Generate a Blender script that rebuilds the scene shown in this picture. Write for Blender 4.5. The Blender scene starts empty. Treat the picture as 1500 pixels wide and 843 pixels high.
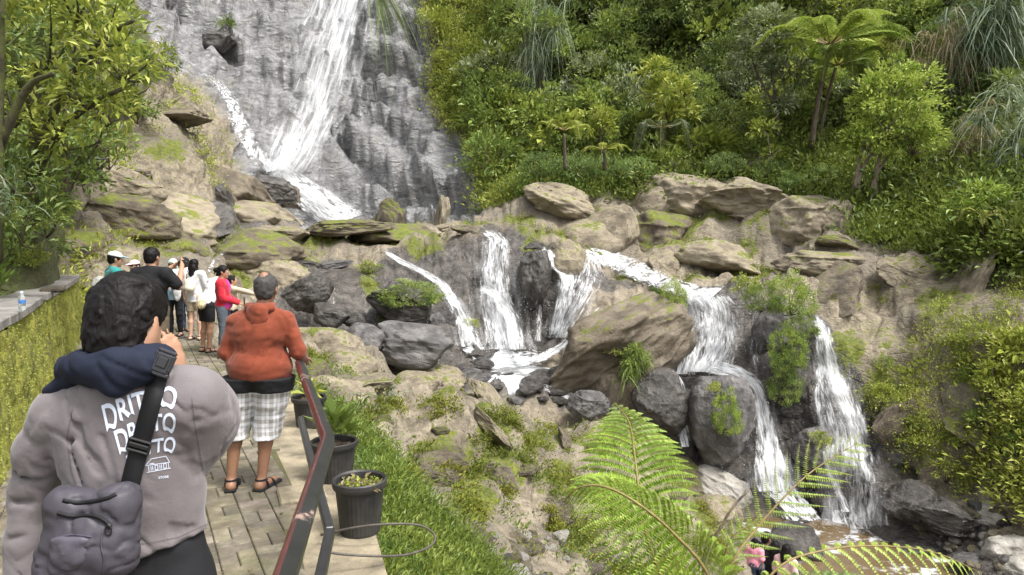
import bpy, math, random
import numpy as np
from mathutils import Vector, Matrix
from mathutils.bvhtree import BVHTree
random.seed(7)
RNG = np.random.default_rng(11)
COL = bpy.context.scene.collection
PI = math.pi

# ------------------------------------------------------------------ camera
F = 1013.0                      # focal length in photo pixels (photo 1500 x 843)
CX, CY, HOR = 750.0, 421.5, 356.0
PITCH = math.atan((CY - HOR) / F)
FWD = np.array([0, math.cos(PITCH), -math.sin(PITCH)])
UPV = np.array([0, math.sin(PITCH), math.cos(PITCH)])

def ray(px, py):
    return np.array([(px - CX) / F, 0, 0]) + UPV * (CY - py) / F + FWD

def at(px, py, Y):              # a point of the place seen at a photo pixel, Y metres ahead
    d = ray(px, py)
    return d * (Y / d[1])

def proj(P):
    P = np.asarray(P, float)
    w = P @ FWD
    w = np.where(w < .05, .05, w)
    return CX + F * P[..., 0] / w, CY - F * (P @ UPV) / w

cam_d = bpy.data.cameras.new('camera')
cam = bpy.data.objects.new('camera', cam_d)
COL.objects.link(cam)
cam_d.sensor_width = 36
cam_d.lens = 36 * F / 1500
cam_d.clip_end = 2000
cam_d.clip_start = .05
cam.rotation_euler = (PI / 2 - PITCH, 0, 0)
bpy.context.scene.camera = cam

# ------------------------------------------------------------------ tags
def tag(o, label=None, cat=None, group=None, kind=None):
    if label: o['label'] = label
    if cat: o['category'] = cat
    if group: o['group'] = group
    if kind: o['kind'] = kind
    return o

def empty(name, loc, rz=0.0):
    o = bpy.data.objects.new(name, None)
    COL.objects.link(o)
    o.location = loc
    o.rotation_euler = (0, 0, rz)
    o.empty_display_size = .1
    return o

def copy_tree(o, parent=None):
    c = o.copy()
    COL.objects.link(c)
    c.parent = parent
    for ch in list(o.children):
        copy_tree(ch, c)
    return c

def mesh_obj(name, V, faces, mat=None, parent=None, smooth=True, attrs=None, uv=None, cols=None):
    """faces: one integer array (n,k) or a list of such arrays; attrs: per-vertex floats; cols: per-vertex rgb"""
    V = np.ascontiguousarray(V, np.float32)
    if isinstance(faces, np.ndarray): faces = [faces]
    faces = [np.asarray(f, np.int32) for f in faces if len(f)]
    loops = np.concatenate([f.ravel() for f in faces])
    sizes = np.concatenate([np.full(len(f), f.shape[1], np.int32) for f in faces])
    starts = np.concatenate([[0], np.cumsum(sizes)[:-1]]).astype(np.int32)
    me = bpy.data.meshes.new(name)
    me.vertices.add(len(V)); me.vertices.foreach_set('co', V.ravel())
    me.loops.add(len(loops)); me.loops.foreach_set('vertex_index', loops.astype(np.int32))
    me.polygons.add(len(sizes)); me.polygons.foreach_set('loop_start', starts)
    me.polygons.foreach_set('use_smooth', np.full(len(sizes), smooth, bool))
    if attrs:
        for k, a in attrs.items():
            at_ = me.attributes.new(k, 'FLOAT', 'POINT')
            at_.data.foreach_set('value', np.ascontiguousarray(a, np.float32))
    if cols is not None:
        ca = me.color_attributes.new('col', 'FLOAT_COLOR', 'POINT')
        c4 = np.ones((len(V), 4), np.float32); c4[:, :3] = cols
        ca.data.foreach_set('color', c4.ravel())
    if uv is not None:
        ul = me.uv_layers.new(name='uv')
        ul.data.foreach_set('uv', np.ascontiguousarray(uv[loops], np.float32).ravel())
    me.update(calc_edges=True)
    me.validate()
    if mat is not None: me.materials.append(mat)
    o = bpy.data.objects.new(name, me)
    COL.objects.link(o)
    if parent is not None: o.parent = parent
    return o

class MB:                       # collects simple shapes into one mesh
    def __init__(s): s.V = []; s.F = {3: [], 4: []}; s.n = 0; s.C = []
    def add(s, V, Fs, c=None):
        V = np.asarray(V, float)
        for f in Fs: s.F.setdefault(len(f), []).append([i + s.n for i in f])
        s.V.append(V); s.n += len(V)
        s.C.append(np.tile(np.asarray(c if c is not None else (1, 1, 1), float), (len(V), 1)))
    def box(s, c, size, R=None, b=.0, col=None):
        x, y, z = np.asarray(size) / 2.
        if b <= 0:
            V = np.array([[i * x, j * y, k * z] for i in (-1, 1) for j in (-1, 1) for k in (-1, 1)])
            Fs = [(0, 1, 3, 2), (4, 6, 7, 5), (0, 4, 5, 1), (2, 3, 7, 6), (0, 2, 6, 4), (1, 5, 7, 3)]
        else:
            V = []; idx = {}
            for i in (-1, 1):
                for j in (-1, 1):
                    for k in (-1, 1):
                        for a in range(3):
                            p = np.array([i * x, j * y, k * z]); q = np.array([i, j, k]) * b; q[a] = 0
                            idx[(i, j, k, a)] = len(V); V.append(p - q)
            V = np.array(V)
            Fs = []
            for a in range(3):
                o1, o2 = [t for t in range(3) if t != a]
                for sg in (-1, 1):
                    f = []
                    for e1, e2 in ((-1, -1), (1, -1), (1, 1), (-1, 1)):
                        t = [0, 0, 0]; t[a] = sg; t[o1] = e1; t[o2] = e2
                        f.append(idx[(*t, a)])
                    Fs.append(f)
                for e1 in (-1, 1):
                    for e2 in (-1, 1):
                        t0 = [0, 0, 0]; t0[a] = -1; t0[o1] = e1; t0[o2] = e2
                        t1 = list(t0); t1[a] = 1
                        Fs.append([idx[(*t0, o1)], idx[(*t1, o1)], idx[(*t1, o2)], idx[(*t0, o2)]])
            for i in (-1, 1):
                for j in (-1, 1):
                    for k in (-1, 1): Fs.append([idx[(i, j, k, a)] for a in range(3)])
        if R is not None: V = V @ np.asarray(R).T
        s.add(V + np.asarray(c), Fs, col)
    def tube(s, P, r, n=8, cap=True, col=None, squash=None, up=None):
        P = np.asarray(P, float); m = len(P)
        r = np.full(m, r, float) if np.isscalar(r) else np.asarray(r, float)
        V = tube_rings(P, r, n, squash, up)
        Fs = [(i * n + j, i * n + (j + 1) % n, (i + 1) * n + (j + 1) % n, (i + 1) * n + j) for i in range(m - 1) for j in range(n)]
        V = V.reshape(-1, 3)
        if cap:
            V = np.vstack([V, P[0], P[-1]])
            for j in range(n):
                Fs.append((m * n, (j + 1) % n, j)); Fs.append((m * n + 1, (m - 1) * n + j, (m - 1) * n + (j + 1) % n))
        s.add(V, Fs, col)
    def lathe(s, prof, c=(0, 0, 0), n=24, col=None):
        prof = np.asarray(prof, float); a = np.arange(n) * 2 * PI / n; m = len(prof)
        V = np.stack([np.outer(prof[:, 0], np.cos(a)), np.outer(prof[:, 0], np.sin(a)), np.outer(prof[:, 1], np.ones(n))], -1).reshape(-1, 3)
        Fs = [(i * n + j, i * n + (j + 1) % n, (i + 1) * n + (j + 1) % n, (i + 1) * n + j) for i in range(m - 1) for j in range(n)]
        s.add(V + np.asarray(c), Fs, col)
    def build(s, name, mat, parent=None, smooth=False, colors=False):
        fs = [np.array(v, np.int32) for k, v in s.F.items() if v]
        return mesh_obj(name, np.vstack(s.V), fs, mat, parent, smooth, cols=np.vstack(s.C) if colors else None)

def unit(v):
    v = np.asarray(v, float)
    return v / np.maximum(np.linalg.norm(v, axis=-1, keepdims=True), 1e-9)

def tube_rings(P, r, n, squash=None, up=None):
    T = unit(np.gradient(P, axis=0))
    u0 = np.array(up if up is not None else (0, 0, 1.0))
    if up is None and abs(T[0] @ u0) > .9: u0 = np.array([1.0, 0, 0])
    N = np.cross(T, u0); N = unit(N)
    for i in range(1, len(N)):
        v = N[i - 1] - T[i] * (N[i - 1] @ T[i]); nv = np.linalg.norm(v)
        if up is None and nv > 1e-6: N[i] = v / nv
    B = np.cross(N, T)
    a = np.arange(n) * 2 * PI / n + (PI / 4 if n == 4 else 0)
    sq = 1.0 if squash is None else squash
    return P[:, None, :] + r[:, None, None] * (np.cos(a)[None, :, None] * N[:, None, :] + sq * np.sin(a)[None, :, None] * B[:, None, :])

def spline(P, n):
    P = np.asarray(P, float)
    if len(P) < 3:
        t = np.linspace(0, 1, n)[:, None]; return P[0] * (1 - t) + P[-1] * t
    Q = np.vstack([2 * P[0] - P[1], P, 2 * P[-1] - P[-2]])
    t = np.linspace(0, len(P) - 1 - 1e-6, n); i = t.astype(int); f = (t - i)[:, None]
    a, b, c, d = Q[i], Q[i + 1], Q[i + 2], Q[i + 3]
    return .5 * (2 * b + (c - a) * f + (2 * a - 5 * b + 4 * c - d) * f ** 2 + (3 * b - a - 3 * c + d) * f ** 3)

# ------------------------------------------------------------------ noise
def _h(ix, iy, iz, seed):
    h = (ix.astype(np.uint32) * np.uint32(374761393) + iy.astype(np.uint32) * np.uint32(668265263)
         + iz.astype(np.uint32) * np.uint32(2147483647 - 362437) + np.uint32((seed * 1274126177) & 0xffffffff))
    h = (h ^ (h >> np.uint32(13))) * np.uint32(1274126177)
    h = (h ^ (h >> np.uint32(16))) * np.uint32(2246822519)
    return (h ^ (h >> np.uint32(15))).astype(np.float32) / np.float32(4294967295.0)

def vnoise(P, seed=0):
    P = np.asarray(P, np.float32)
    I = np.floor(P); f = P - I; I = I.astype(np.int64)
    f = f * f * f * (f * (f * 6 - 15) + 10)
    x, y, z = I[..., 0], I[..., 1], I[..., 2]; r = 0
    for i in (0, 1):
        wx = f[..., 0] if i else 1 - f[..., 0]
        for j in (0, 1):
            wy = f[..., 1] if j else 1 - f[..., 1]
            for k in (0, 1):
                wz = f[..., 2] if k else 1 - f[..., 2]
                r = r + wx * wy * wz * _h(x + i, y + j, z + k, seed)
    return r * 2 - 1

_ROT = np.array([[.36, .48, -.8], [-.8, .6, 0], [.48, .64, .6]], np.float32)
def fbm(P, o=4, seed=0, gain=.5, lac=2.03):
    P = np.asarray(P, np.float32); r = 0; a = 1.0; t = 0
    for i in range(o):
        r = r + a * vnoise(P, seed + i); t += a; a *= gain; P = P @ _ROT.T * lac
    return r / t * 1.6

def worley(P, seed=0):
    P = np.asarray(P, np.float32); I = np.floor(P).astype(np.int64)
    f1 = np.full(P.shape[:-1], 9, np.float32); f2 = f1.copy()
    for i in (-1, 0, 1):
        for j in (-1, 0, 1):
            for k in (-1, 0, 1):
                x, y, z = I[..., 0] + i, I[..., 1] + j, I[..., 2] + k
                d = np.sqrt((x + _h(x, y, z, seed) - P[..., 0]) ** 2 + (y + _h(x, y, z, seed + 17) - P[..., 1]) ** 2 + (z + _h(x, y, z, seed + 41) - P[..., 2]) ** 2)
                f2 = np.minimum(np.maximum(d, f1), f2); f1 = np.minimum(f1, d)
    return f1, f2

def sstep(a, b, x):
    t = np.clip((x - a) / (b - a), 0, 1); return t * t * (3 - 2 * t)

# ------------------------------------------------------------------ implicit surfaces (surface nets)
class SDF:
    def __init__(s, lo, hi, h):
        s.lo = np.asarray(lo, float); s.h = h
        s.n = np.ceil((np.asarray(hi, float) - s.lo) / h).astype(int) + 1
        s.ax = [(s.lo[i] + np.arange(s.n[i]) * h).astype(np.float32) for i in range(3)]
        s.d = np.full(s.n, 1.0, np.float32)
    def _sl(s, lo, hi):
        a = np.clip(np.floor((lo - s.lo) / s.h).astype(int), 0, s.n)
        b = np.clip(np.ceil((hi - s.lo) / s.h).astype(int) + 1, 0, s.n)
        sl = tuple(slice(a[i], b[i]) for i in range(3))
        if (b <= a).any(): return None, None
        P = np.stack(np.meshgrid(*[s.ax[i][sl[i]] for i in range(3)], indexing='ij'), -1)
        return sl, P
    def _mix(s, sl, d, k, sub=False):
        o = s.d[sl]
        if sub:
            d = -d; h = np.clip(.5 + .5 * (d - o) / k, 0, 1); s.d[sl] = o * (1 - h) + d * h + k * h * (1 - h); return
        h = np.clip(.5 + .5 * (o - d) / k, 0, 1)
        s.d[sl] = o * (1 - h) + d * h - k * h * (1 - h)
    def cone(s, a, b, ra, rb=None, k=.02, sub=False, flat=None):
        a = np.asarray(a, float); b = np.asarray(b, float); rb = ra if rb is None else rb
        m = max(ra, rb) + 3 * k + 2 * s.h + .03
        sl, P = s._sl(np.minimum(a, b) - m, np.maximum(a, b) + m)
        if sl is None: return s
        ba = (b - a).astype(np.float32); q = P - a.astype(np.float32)
        t = np.clip((q @ ba) / max(ba @ ba, 1e-9), 0, 1)
        v = q - t[..., None] * ba
        if flat is not None:          # flatten along a direction: (direction, factor)
            n = unit(flat[0]).astype(np.float32); w = v @ n
            v = v + (w * (1 / flat[1] - 1))[..., None] * n
        d = np.sqrt((v ** 2).sum(-1)) - (ra + (rb - ra) * t)
        if flat is not None: d = d * min(1, .5 + .5 * flat[1])
        s._mix(sl, d, k, sub); return s
    def chain(s, pts, rs, k=.02, flat=None):
        for i in range(len(pts) - 1): s.cone(pts[i], pts[i + 1], rs[i], rs[i + 1], k, flat=flat)
        return s
    def ell(s, c, r, k=.02, R=None, sub=False):
        c = np.asarray(c, float); r = np.asarray(r, np.float32); m = r.max() + 3 * k + 2 * s.h + .03
        sl, P = s._sl(c - m, c + m)
        if sl is None: return s
        q = P - c.astype(np.float32)
        if R is not None: q = q @ np.asarray(R, np.float32)
        k0 = np.sqrt(((q / r) ** 2).sum(-1)); k1 = np.sqrt(((q / r ** 2) ** 2).sum(-1))
        d = k0 * (k0 - 1) / np.maximum(k1, 1e-6)
        s._mix(sl, d, k, sub); return s
    def grid(s): return np.stack(np.meshgrid(*s.ax, indexing='ij'), -1)
    def cut(s, o, n, k=.004):         # keep the side the normal points away from
        g = (s.grid() - np.asarray(o, np.float32)) @ unit(n).astype(np.float32)
        h = np.clip(.5 + .5 * (g - s.d) / k, 0, 1)
        s.d = s.d * (1 - h) + g * h + k * h * (1 - h); return s
    def disp(s, fn):
        near = np.abs(s.d) < .08
        P = s.grid()[near]; s.d[near] += fn(P).astype(np.float32); return s
    def mesh(s):
        d = s.d.copy()
        d[0] = d[-1] = 1; d[:, 0] = d[:, -1] = 1; d[:, :, 0] = d[:, :, -1] = 1
        n = s.n; nc = n - 1
        acc = np.zeros((*nc, 3), np.float32); cnt = np.zeros(nc, np.float32); E = []
        for a in range(3):
            s0 = [slice(None)] * 3; s1 = [slice(None)] * 3
            s0[a] = slice(0, -1); s1[a] = slice(1, None)
            d0, d1 = d[tuple(s0)], d[tuple(s1)]
            idx = np.argwhere((d0 < 0) != (d1 < 0))
            v0 = d0[tuple(idx.T)]; v1 = d1[tuple(idx.T)]
            p = idx.astype(np.float32); p[:, a] += v0 / (v0 - v1)
            b, c = [(1, 2), (2, 0), (0, 1)][a]
            for ob in (0, -1):
                for oc in (0, -1):
                    q = idx.copy(); q[:, b] += ob; q[:, c] += oc
                    np.add.at(acc, tuple(q.T), p); np.add.at(cnt, tuple(q.T), 1)
            E.append((idx, v0 < 0, b, c))
        act = np.argwhere(cnt > 0)
        im = np.full(nc, -1, np.int64); im[tuple(act.T)] = np.arange(len(act))
        V = acc[tuple(act.T)] / cnt[tuple(act.T)][:, None] * s.h + s.lo
        Q = []
        for idx, inside, b, c in E:
            def cell(ob, oc):
                q = idx.copy(); q[:, b] += ob; q[:, c] += oc; return im[tuple(q.T)]
            q = np.stack([cell(-1, -1), cell(0, -1), cell(0, 0), cell(-1, 0)], 1)
            q[~inside] = q[~inside][:, ::-1]
            Q.append(q)
        return V, np.concatenate(Q)

def relax(V, Q, it=1, f=.5):
    for _ in range(it):
        acc = np.zeros_like(V); cnt = np.zeros(len(V))
        for i in range(4):
            for j in ((i + 1) % 4, (i + 3) % 4):
                np.add.at(acc, Q[:, i], V[Q[:, j]]); np.add.at(cnt, Q[:, i], 1)
        V = V + f * (acc / np.maximum(cnt, 1)[:, None] - V)
    return V

def rot_z(a): c, s = math.cos(a), math.sin(a); return np.array([[c, -s, 0], [s, c, 0], [0, 0, 1.0]])
def rot_x(a): c, s = math.cos(a), math.sin(a); return np.array([[1.0, 0, 0], [0, c, -s], [0, s, c]])
def rot_y(a): c, s = math.cos(a), math.sin(a); return np.array([[c, 0, s], [0, 1.0, 0], [-s, 0, c]])

# ------------------------------------------------------------------ materials
class NT:
    def __init__(s, name):
        s.m = bpy.data.materials.new(name); s.m.use_nodes = True
        s.t = s.m.node_tree; s.t.nodes.clear()
        s.out = s.t.nodes.new('ShaderNodeOutputMaterial')
    def n(s, typ, ins=None, **pr):
        d = s.t.nodes.new('ShaderNode' + typ)
        for k, v in pr.items(): setattr(d, k, v)
        for k, v in (ins or {}).items():
            i = d.inputs[k]
            if isinstance(v, bpy.types.NodeSocket): s.t.links.new(v, i)
            elif isinstance(v, bpy.types.Node): s.t.links.new(v.outputs[0], i)
            else:
                if hasattr(i.default_value, '__len__') and len(i.default_value) == 4 and len(v) == 3: v = (*v, 1)
                i.default_value = v
        return d
    def attr(s, name, out='Fac'): return s.n('Attribute', attribute_name=name).outputs[out]
    def noise(s, vec, scale, detail=4, rough=.55, dist=0):
        return s.n('TexNoise', {'Vector': vec, 'Scale': scale, 'Detail': detail, 'Roughness': rough, 'Distortion': dist}).outputs['Fac']
    def math(s, op, a, b=0.0, c=0.0, clamp=False):
        return s.n('Math', {0: a, 1: b, 2: c}, operation=op, use_clamp=clamp).outputs[0]
    def rng(s, v, a, b, lo=0.0, hi=1.0):
        return s.n('MapRange', {'Value': v, 'From Min': a, 'From Max': b, 'To Min': lo, 'To Max': hi}, interpolation_type='SMOOTHSTEP').outputs[0]
    def mix(s, f, a, b, mode='MIX'):
        d = s.n('Mix', data_type='RGBA', blend_type=mode)
        for i, v in ((0, f), (6, a), (7, b)):
            if isinstance(v, bpy.types.NodeSocket): s.t.links.new(v, d.inputs[i])
            elif i == 0: d.inputs[0].default_value = v
            else: d.inputs[i].default_value = (*v, 1) if len(v) == 3 else v
        return d.outputs[2]
    def ramp(s, f, stops):
        d = s.n('ValToRGB', {'Fac': f}); e = d.color_ramp.elements
        while len(e) < len(stops): e.new(.5)
        for i, (p, c) in enumerate(stops): e[i].position = p; e[i].color = (*c, 1)
        return d.outputs[0]
    def pos(s): return s.n('NewGeometry').outputs['Position']
    def obj(s): return s.n('TexCoord').outputs['Object']
    def bump(s, h, strength=.5, dist=.02, normal=None):
        ins = {'Height': h, 'Strength': strength, 'Distance': dist}
        if normal is not None: ins['Normal'] = normal
        return s.n('Bump', ins).outputs[0]
    def bsdf(s, **k):
        names = {'color': 'Base Color', 'rough': 'Roughness', 'metal': 'Metallic', 'normal': 'Normal', 'spec': 'Specular IOR Level', 'alpha': 'Alpha',
                 'trans': 'Transmission Weight', 'ior': 'IOR', 'sheen': 'Sheen Weight', 'sss': 'Subsurface Weight', 'coat': 'Coat Weight'}
        return s.n('BsdfPrincipled', {names[a]: b for a, b in k.items()})
    def done(s, sh):
        s.t.links.new(sh.outputs[0] if isinstance(sh, bpy.types.Node) else sh, s.out.inputs[0]); return s.m

def simple(name, color, rough=.6, var=.25, scale=8, bump=.15, bdist=.01, metal=0, fine=None, **k):
    t = NT(name); v = t.obj()
    n = t.noise(v, scale, 5)
    c0 = [x * (1 - var) for x in color]; c1 = [min(1, x * (1 + var)) for x in color]
    c = t.ramp(n, [(.3, c0), (.7, c1)])
    ins = dict(color=c, rough=rough, metal=metal, **k)
    if bump: ins['normal'] = t.bump(t.noise(v, fine or scale * 6, 4), bump, bdist)
    return t.done(t.bsdf(**ins))
# ------------------------------------------------------------------ the lie of the land: surveyed points (photo x, photo y, metres ahead)
PX = """20,420,9.3 60,385,11 100,330,14 30,300,12 0,200,14 100,270,17 140,240,20 60,100,22 0,0,20 200,60,30 150,0,32 240,90,34 270,170,34 200,200,27 330,230,35 300,130,38
-200,380,10 -200,150,14 -200,-50,20 300,60,47 220,0,47 350,150,43 380,230,40 420,290,38 460,330,35
180,260,24 250,300,26 330,300,30 400,330,31 300,340,25 200,350,20 150,370,18 250,380,20 330,350,24 420,370,25 440,400,24.5 400,385,24 200,400,17.5 120,385,17 330,372,23.5 320,395,22 300,420,20.5
430,430,21.5 440,470,20 500,480,20.5 470,400,24 560,400,24 560,460,21.5 620,480,21.5 600,400,24.5 650,430,23 560,350,27.5 620,340,29 680,345,28 540,325,32 640,320,33
725,343,25.5 725,400,24.4 735,450,23.6 745,510,22.6 740,527,22 690,530,21.5 800,512,22.5 680,500,22.2 570,368,26 640,420,24 690,450,23.4
560,520,19 640,530,19.5 740,545,20.5 800,575,19.7 850,590,19.3 900,600,19 940,610,19
450,490,15 520,495,15.5 480,520,13 540,535,14 620,542,14.5 700,570,15 760,582,15.3 830,602,15.8 880,614,16 980,664,16 1070,718,15.5 1110,770,14.8
560,580,11 600,640,10 700,640,12 800,650,13.3 900,690,14 1000,740,14 700,720,10 800,740,11.5 900,780,12.5 640,720,8.3 720,780,8.7 780,830,9 880,835,11 980,835,12
560,680,6.8 500,610,8 470,565,9.5 600,760,6 680,830,5.8 750,860,6.5
1100,900,12 1200,860,14 1300,830,15.5 1200,795,17 1250,775,18 1400,830,15.2 1500,800,14 1450,785,15.5
850,370,25 920,385,24.3 990,420,23 1010,432,22.5 1050,440,22.5 1040,520,21 1000,540,20.5 1080,545,20.3 1110,600,19.5 1130,690,18.5 1150,740,18 1000,640,19 1050,660,18.5 1180,550,19.8 1150,640,19 1190,460,20.5 1215,560,19.3 1240,660,18.5 1260,765,18 1290,640,18.3 1310,720,17.5
1120,420,23 1140,470,21.3 940,470,21 870,440,23 1060,600,19.2
760,330,27.5 850,340,27.5 950,350,27 1000,380,25.5 1080,410,24 1100,370,25.5 850,300,30 950,290,30 1000,265,31.5 1100,285,29 1200,310,27 1050,330,27.5 1130,410,22.5
800,280,32 900,265,33.5 1000,250,33.5 1100,265,31.5 1200,285,29
1150,400,22 1200,360,23.5 1250,340,24 1330,345,23 1400,380,21 1450,420,19 1250,400,21.5 1300,440,20 1200,440,21 1250,500,19 1350,500,18.5 1300,580,18 1400,600,17 1350,660,17 1330,700,17 1400,740,16 1350,770,16.3 1480,700,15.5 1500,550,16 1500,450,17.5 1650,500,15 1650,700,14
1250,310,26 1350,320,24.5 1450,340,21.5 1500,350,20 1300,290,28 1400,260,27 1480,230,25 1300,200,32 1400,100,33 1500,0,33 1300,0,40 1150,230,33 1150,100,40 1100,0,44 900,235,35 900,100,43 900,0,48 800,240,34 750,150,42 740,0,49 700,250,37.5 650,100,46 710,300,36 1700,200,24 1700,0,30
620,0,50 500,0,53 400,0,51 450,100,47 550,100,47.5 500,200,43.5 600,200,43.5 430,250,40 500,310,38 600,300,38.5 690,300,37.5 650,200,43.5 480,320,37 600,318,36 690,320,34 420,330,34"""
WPTS = """-.5,2,-2.15 -2,2,-2.15 -1.5,4,-2.2 -3,4,-2.2 -2.5,6,-2.2 -4,6,-2.2 -4,9,-2.2 -5.4,9,-2.2 -5.6,12,-2.2 -6.6,12,-2.2 -7,15,-2.1 -8.4,15,-2.1 -.45,3,-2.2 -1.1,5,-2.2 -2.2,7,-2.15 -3.3,9,-2.1
.3,3.2,-3.1 .9,4,-3.7 1.5,5,-4.4 3,6,-6 5,8,-7.4 2,2,-5 6,3,-8 9,12,-7.6 12,12,-6.5 -4,2,-2 -7,4,-1 -7,7,-.7 -9.3,12,-.6
-2,17,-3.7 .3,17.6,-4.6 2.3,17.6,-5.1 4,17.4,-6.2 5.6,17.2,-7.1 -4.2,17,-2.7 -4,18.5,-3
-40,72,42 -20,75,42 0,76,42 20,72,44 40,70,44 60,60,40 -60,60,40 -12,60,30 10,60,29 -2,62,32 25,58,30 -30,50,28 45,40,24 -30,30,14 -25,20,9 30,20,3 35,30,14 14,9,-7 16,16,-4"""
pp = np.array([[float(x) for x in s.split(',')] for s in PX.split()])
W0 = np.array([at(*q) for q in pp])
W1 = np.array([[float(x) for x in s.split(',')] for s in WPTS.split()])
WC = np.vstack([W0, W1])
def uv_of(X, Y): return np.stack([X / Y, np.log(Y) * 1.7], -1)
_C = uv_of(WC[:, 0], WC[:, 1])
def _phi(r): return r
_A = _phi(np.linalg.norm(_C[:, None] - _C[None], axis=-1)) - np.eye(len(_C)) * .004
_Pm = np.hstack([np.ones((len(_C), 1)), _C])
_S = np.zeros((len(_C) + 3,) * 2); _S[:len(_C), :len(_C)] = _A; _S[:len(_C), len(_C):] = _Pm; _S[len(_C):, :len(_C)] = _Pm.T
_W = np.linalg.solve(_S, np.concatenate([WC[:, 2], [0, 0, 0]]))
def land(U, L):
    q = np.stack([U, L], -1).reshape(-1, 2); out = np.empty(len(q))
    for i in range(0, len(q), 20000):
        s = q[i:i + 20000]
        out[i:i + 20000] = _phi(np.linalg.norm(s[:, None] - _C[None], axis=-1)) @ _W[:len(_C)] + _W[-3] + s @ _W[-2:]
    return out.reshape(np.shape(U))

_u = np.concatenate([np.linspace(-1.7, -.85, 26)[:-1], np.arange(-.85, .8501, .0026), np.linspace(.85, 1.7, 26)[1:]])
_l = np.log(np.geomspace(1.3, 76, 420)) * 1.7
_uc = np.linspace(-1.7, 1.7, 260)
Zc = land(*np.meshgrid(_uc, _l, indexing='ij'))
for _ in range(2):                      # soften the survey's kinks
    Zc[1:-1] = (Zc[:-2] + 2 * Zc[1:-1] + Zc[2:]) / 4
    Zc[:, 1:-1] = (Zc[:, :-2] + 2 * Zc[:, 1:-1] + Zc[:, 2:]) / 4
Zu = np.empty((len(_u), len(_l)))
for j in range(len(_l)): Zu[:, j] = np.interp(_u, _uc, Zc[:, j])
NR = 500
Y0 = np.exp(_l / 1.7)
BASE = np.empty((len(_u), NR, 3))
for i, u in enumerate(_u):              # rows are spread by how much of the slope they cover
    z = Zu[i]; el = z / Y0
    ds = np.hypot(np.diff(el), .30 * np.diff(np.log(Y0)))
    s = np.concatenate([[0], np.cumsum(ds)]); t = np.linspace(0, s[-1], NR)
    yy = np.interp(t, s, Y0); BASE[i] = np.stack([u * yy, yy, np.interp(t, s, z)], -1)

# ------------------------------------------------------------------ what grows or runs where
def poly(px, py, pts, soft=12):
    pts = np.asarray(pts, float); n = len(pts); ins = np.zeros(px.shape, bool); dm = np.full(px.shape, 1e9)
    for i in range(n):
        a, b = pts[i], pts[(i + 1) % n]
        c = (a[1] > py) != (b[1] > py)
        with np.errstate(divide='ignore', invalid='ignore'):
            ins ^= c & (px < (b[0] - a[0]) * (py - a[1]) / (b[1] - a[1]) + a[0])
        d = b - a; t = np.clip(((px - a[0]) * d[0] + (py - a[1]) * d[1]) / max(d @ d, 1e-9), 0, 1)
        dm = np.minimum(dm, np.hypot(px - a[0] - t * d[0], py - a[1] - t * d[1]))
    return sstep(-soft, soft, np.where(ins, dm, -dm))
def pts(s): return [tuple(float(x) for x in q.split(',')) for q in s.split()]
P_CLIFF = pts("170,-500 195,0 250,90 300,115 345,180 360,240 350,265 420,290 440,330 480,334 560,326 700,325 706,265 690,215 640,180 622,130 634,60 612,0 600,-500")
P_HILL = pts("612,-500 622,0 640,60 630,130 650,180 698,220 706,300 760,290 850,288 960,282 1050,272 1140,288 1230,300 1255,345 1350,335 1420,390 1500,385 1800,380 1800,-500")
P_RBANK = pts("1215,470 1290,440 1400,440 1500,390 1800,380 1800,780 1450,735 1340,705 1290,620 1240,540")
P_LBANK = pts("-500,-500 190,-500 215,60 245,110 170,170 120,240 130,300 110,400 60,425 -500,500")
P_LMOSS = pts("110,250 170,180 250,110 300,130 340,240 330,270 200,290 150,300 180,370 120,400 90,390")
P_WET1 = pts("405,395 440,375 480,365 540,385 580,362 690,350 720,335 800,355 830,375 960,395 860,420 800,515 760,545 680,535 560,490 440,480 410,440")
P_WET2 = pts("900,600 960,540 1000,420 960,405 1110,430 1190,450 1240,500 1300,640 1360,720 1420,770 1300,820 1180,800 1090,720 960,640")
P_WET3 = pts("640,530 760,540 900,580 960,620 900,605 830,590 760,575 690,560")
P_WET4 = pts("340,240 430,260 470,325 430,335 300,345 240,300 330,280")
P_GRASS = pts("430,545 482,560 525,612 600,702 662,772 745,843 800,1000 500,1000 540,843 560,780 500,640 440,600")
P_FACE = pts("520,560 600,620 720,590 900,615 1080,720 1110,843 900,900 760,843 640,720 560,650")
MOSS = """470,350,40,12 520,345,30,10 620,360,40,12 350,385,40,14 270,370,40,12 780,340,40,12 870,330,40,10 1080,355,50,14 1150,375,40,12 640,430,30,12 840,640,40,20 740,610,40,18 680,660,36,18 760,318,40,10 830,325,40,12 900,310,50,14 960,318,30,12 1040,308,50,12 1120,330,50,14 1180,345,40,10 1010,395,40,8 1210,380,40,14 1300,400,50,16 1240,430,40,16 700,585,50,12 800,625,50,14 560,600,40,18 640,590,40,10 520,550,40,12 430,365,45,9 300,355,40,10 560,345,40,8 590,330,40,7 200,330,30,14 230,355,60,14 350,365,30,10 780,370,22,26 795,395,18,24 590,440,45,26 540,400,20,20 880,355,45,10 980,335,50,28 1100,385,60,16
1000,320,45,14 1050,350,60,12 930,385,40,10 740,690,70,40 720,640,40,26 820,700,40,40 850,780,50,30 690,740,40,40 640,660,40,30 900,740,60,40 1040,740,30,70 960,640,40,20 600,700,40,30 460,545,40,16 400,350,30,8
250,215,40,30 300,300,30,12 1240,520,40,50 1300,560,70,60 1400,520,60,50 1350,650,70,60 660,200,22,40 645,110,18,50 1380,430,60,30 880,660,30,30 790,640,30,30 560,560,40,12 200,270,40,20 120,330,40,50 330,330,40,8 640,345,20,6 700,325,40,8 860,300,30,10""".split()
bpx, bpy_ = proj(BASE)
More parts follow.
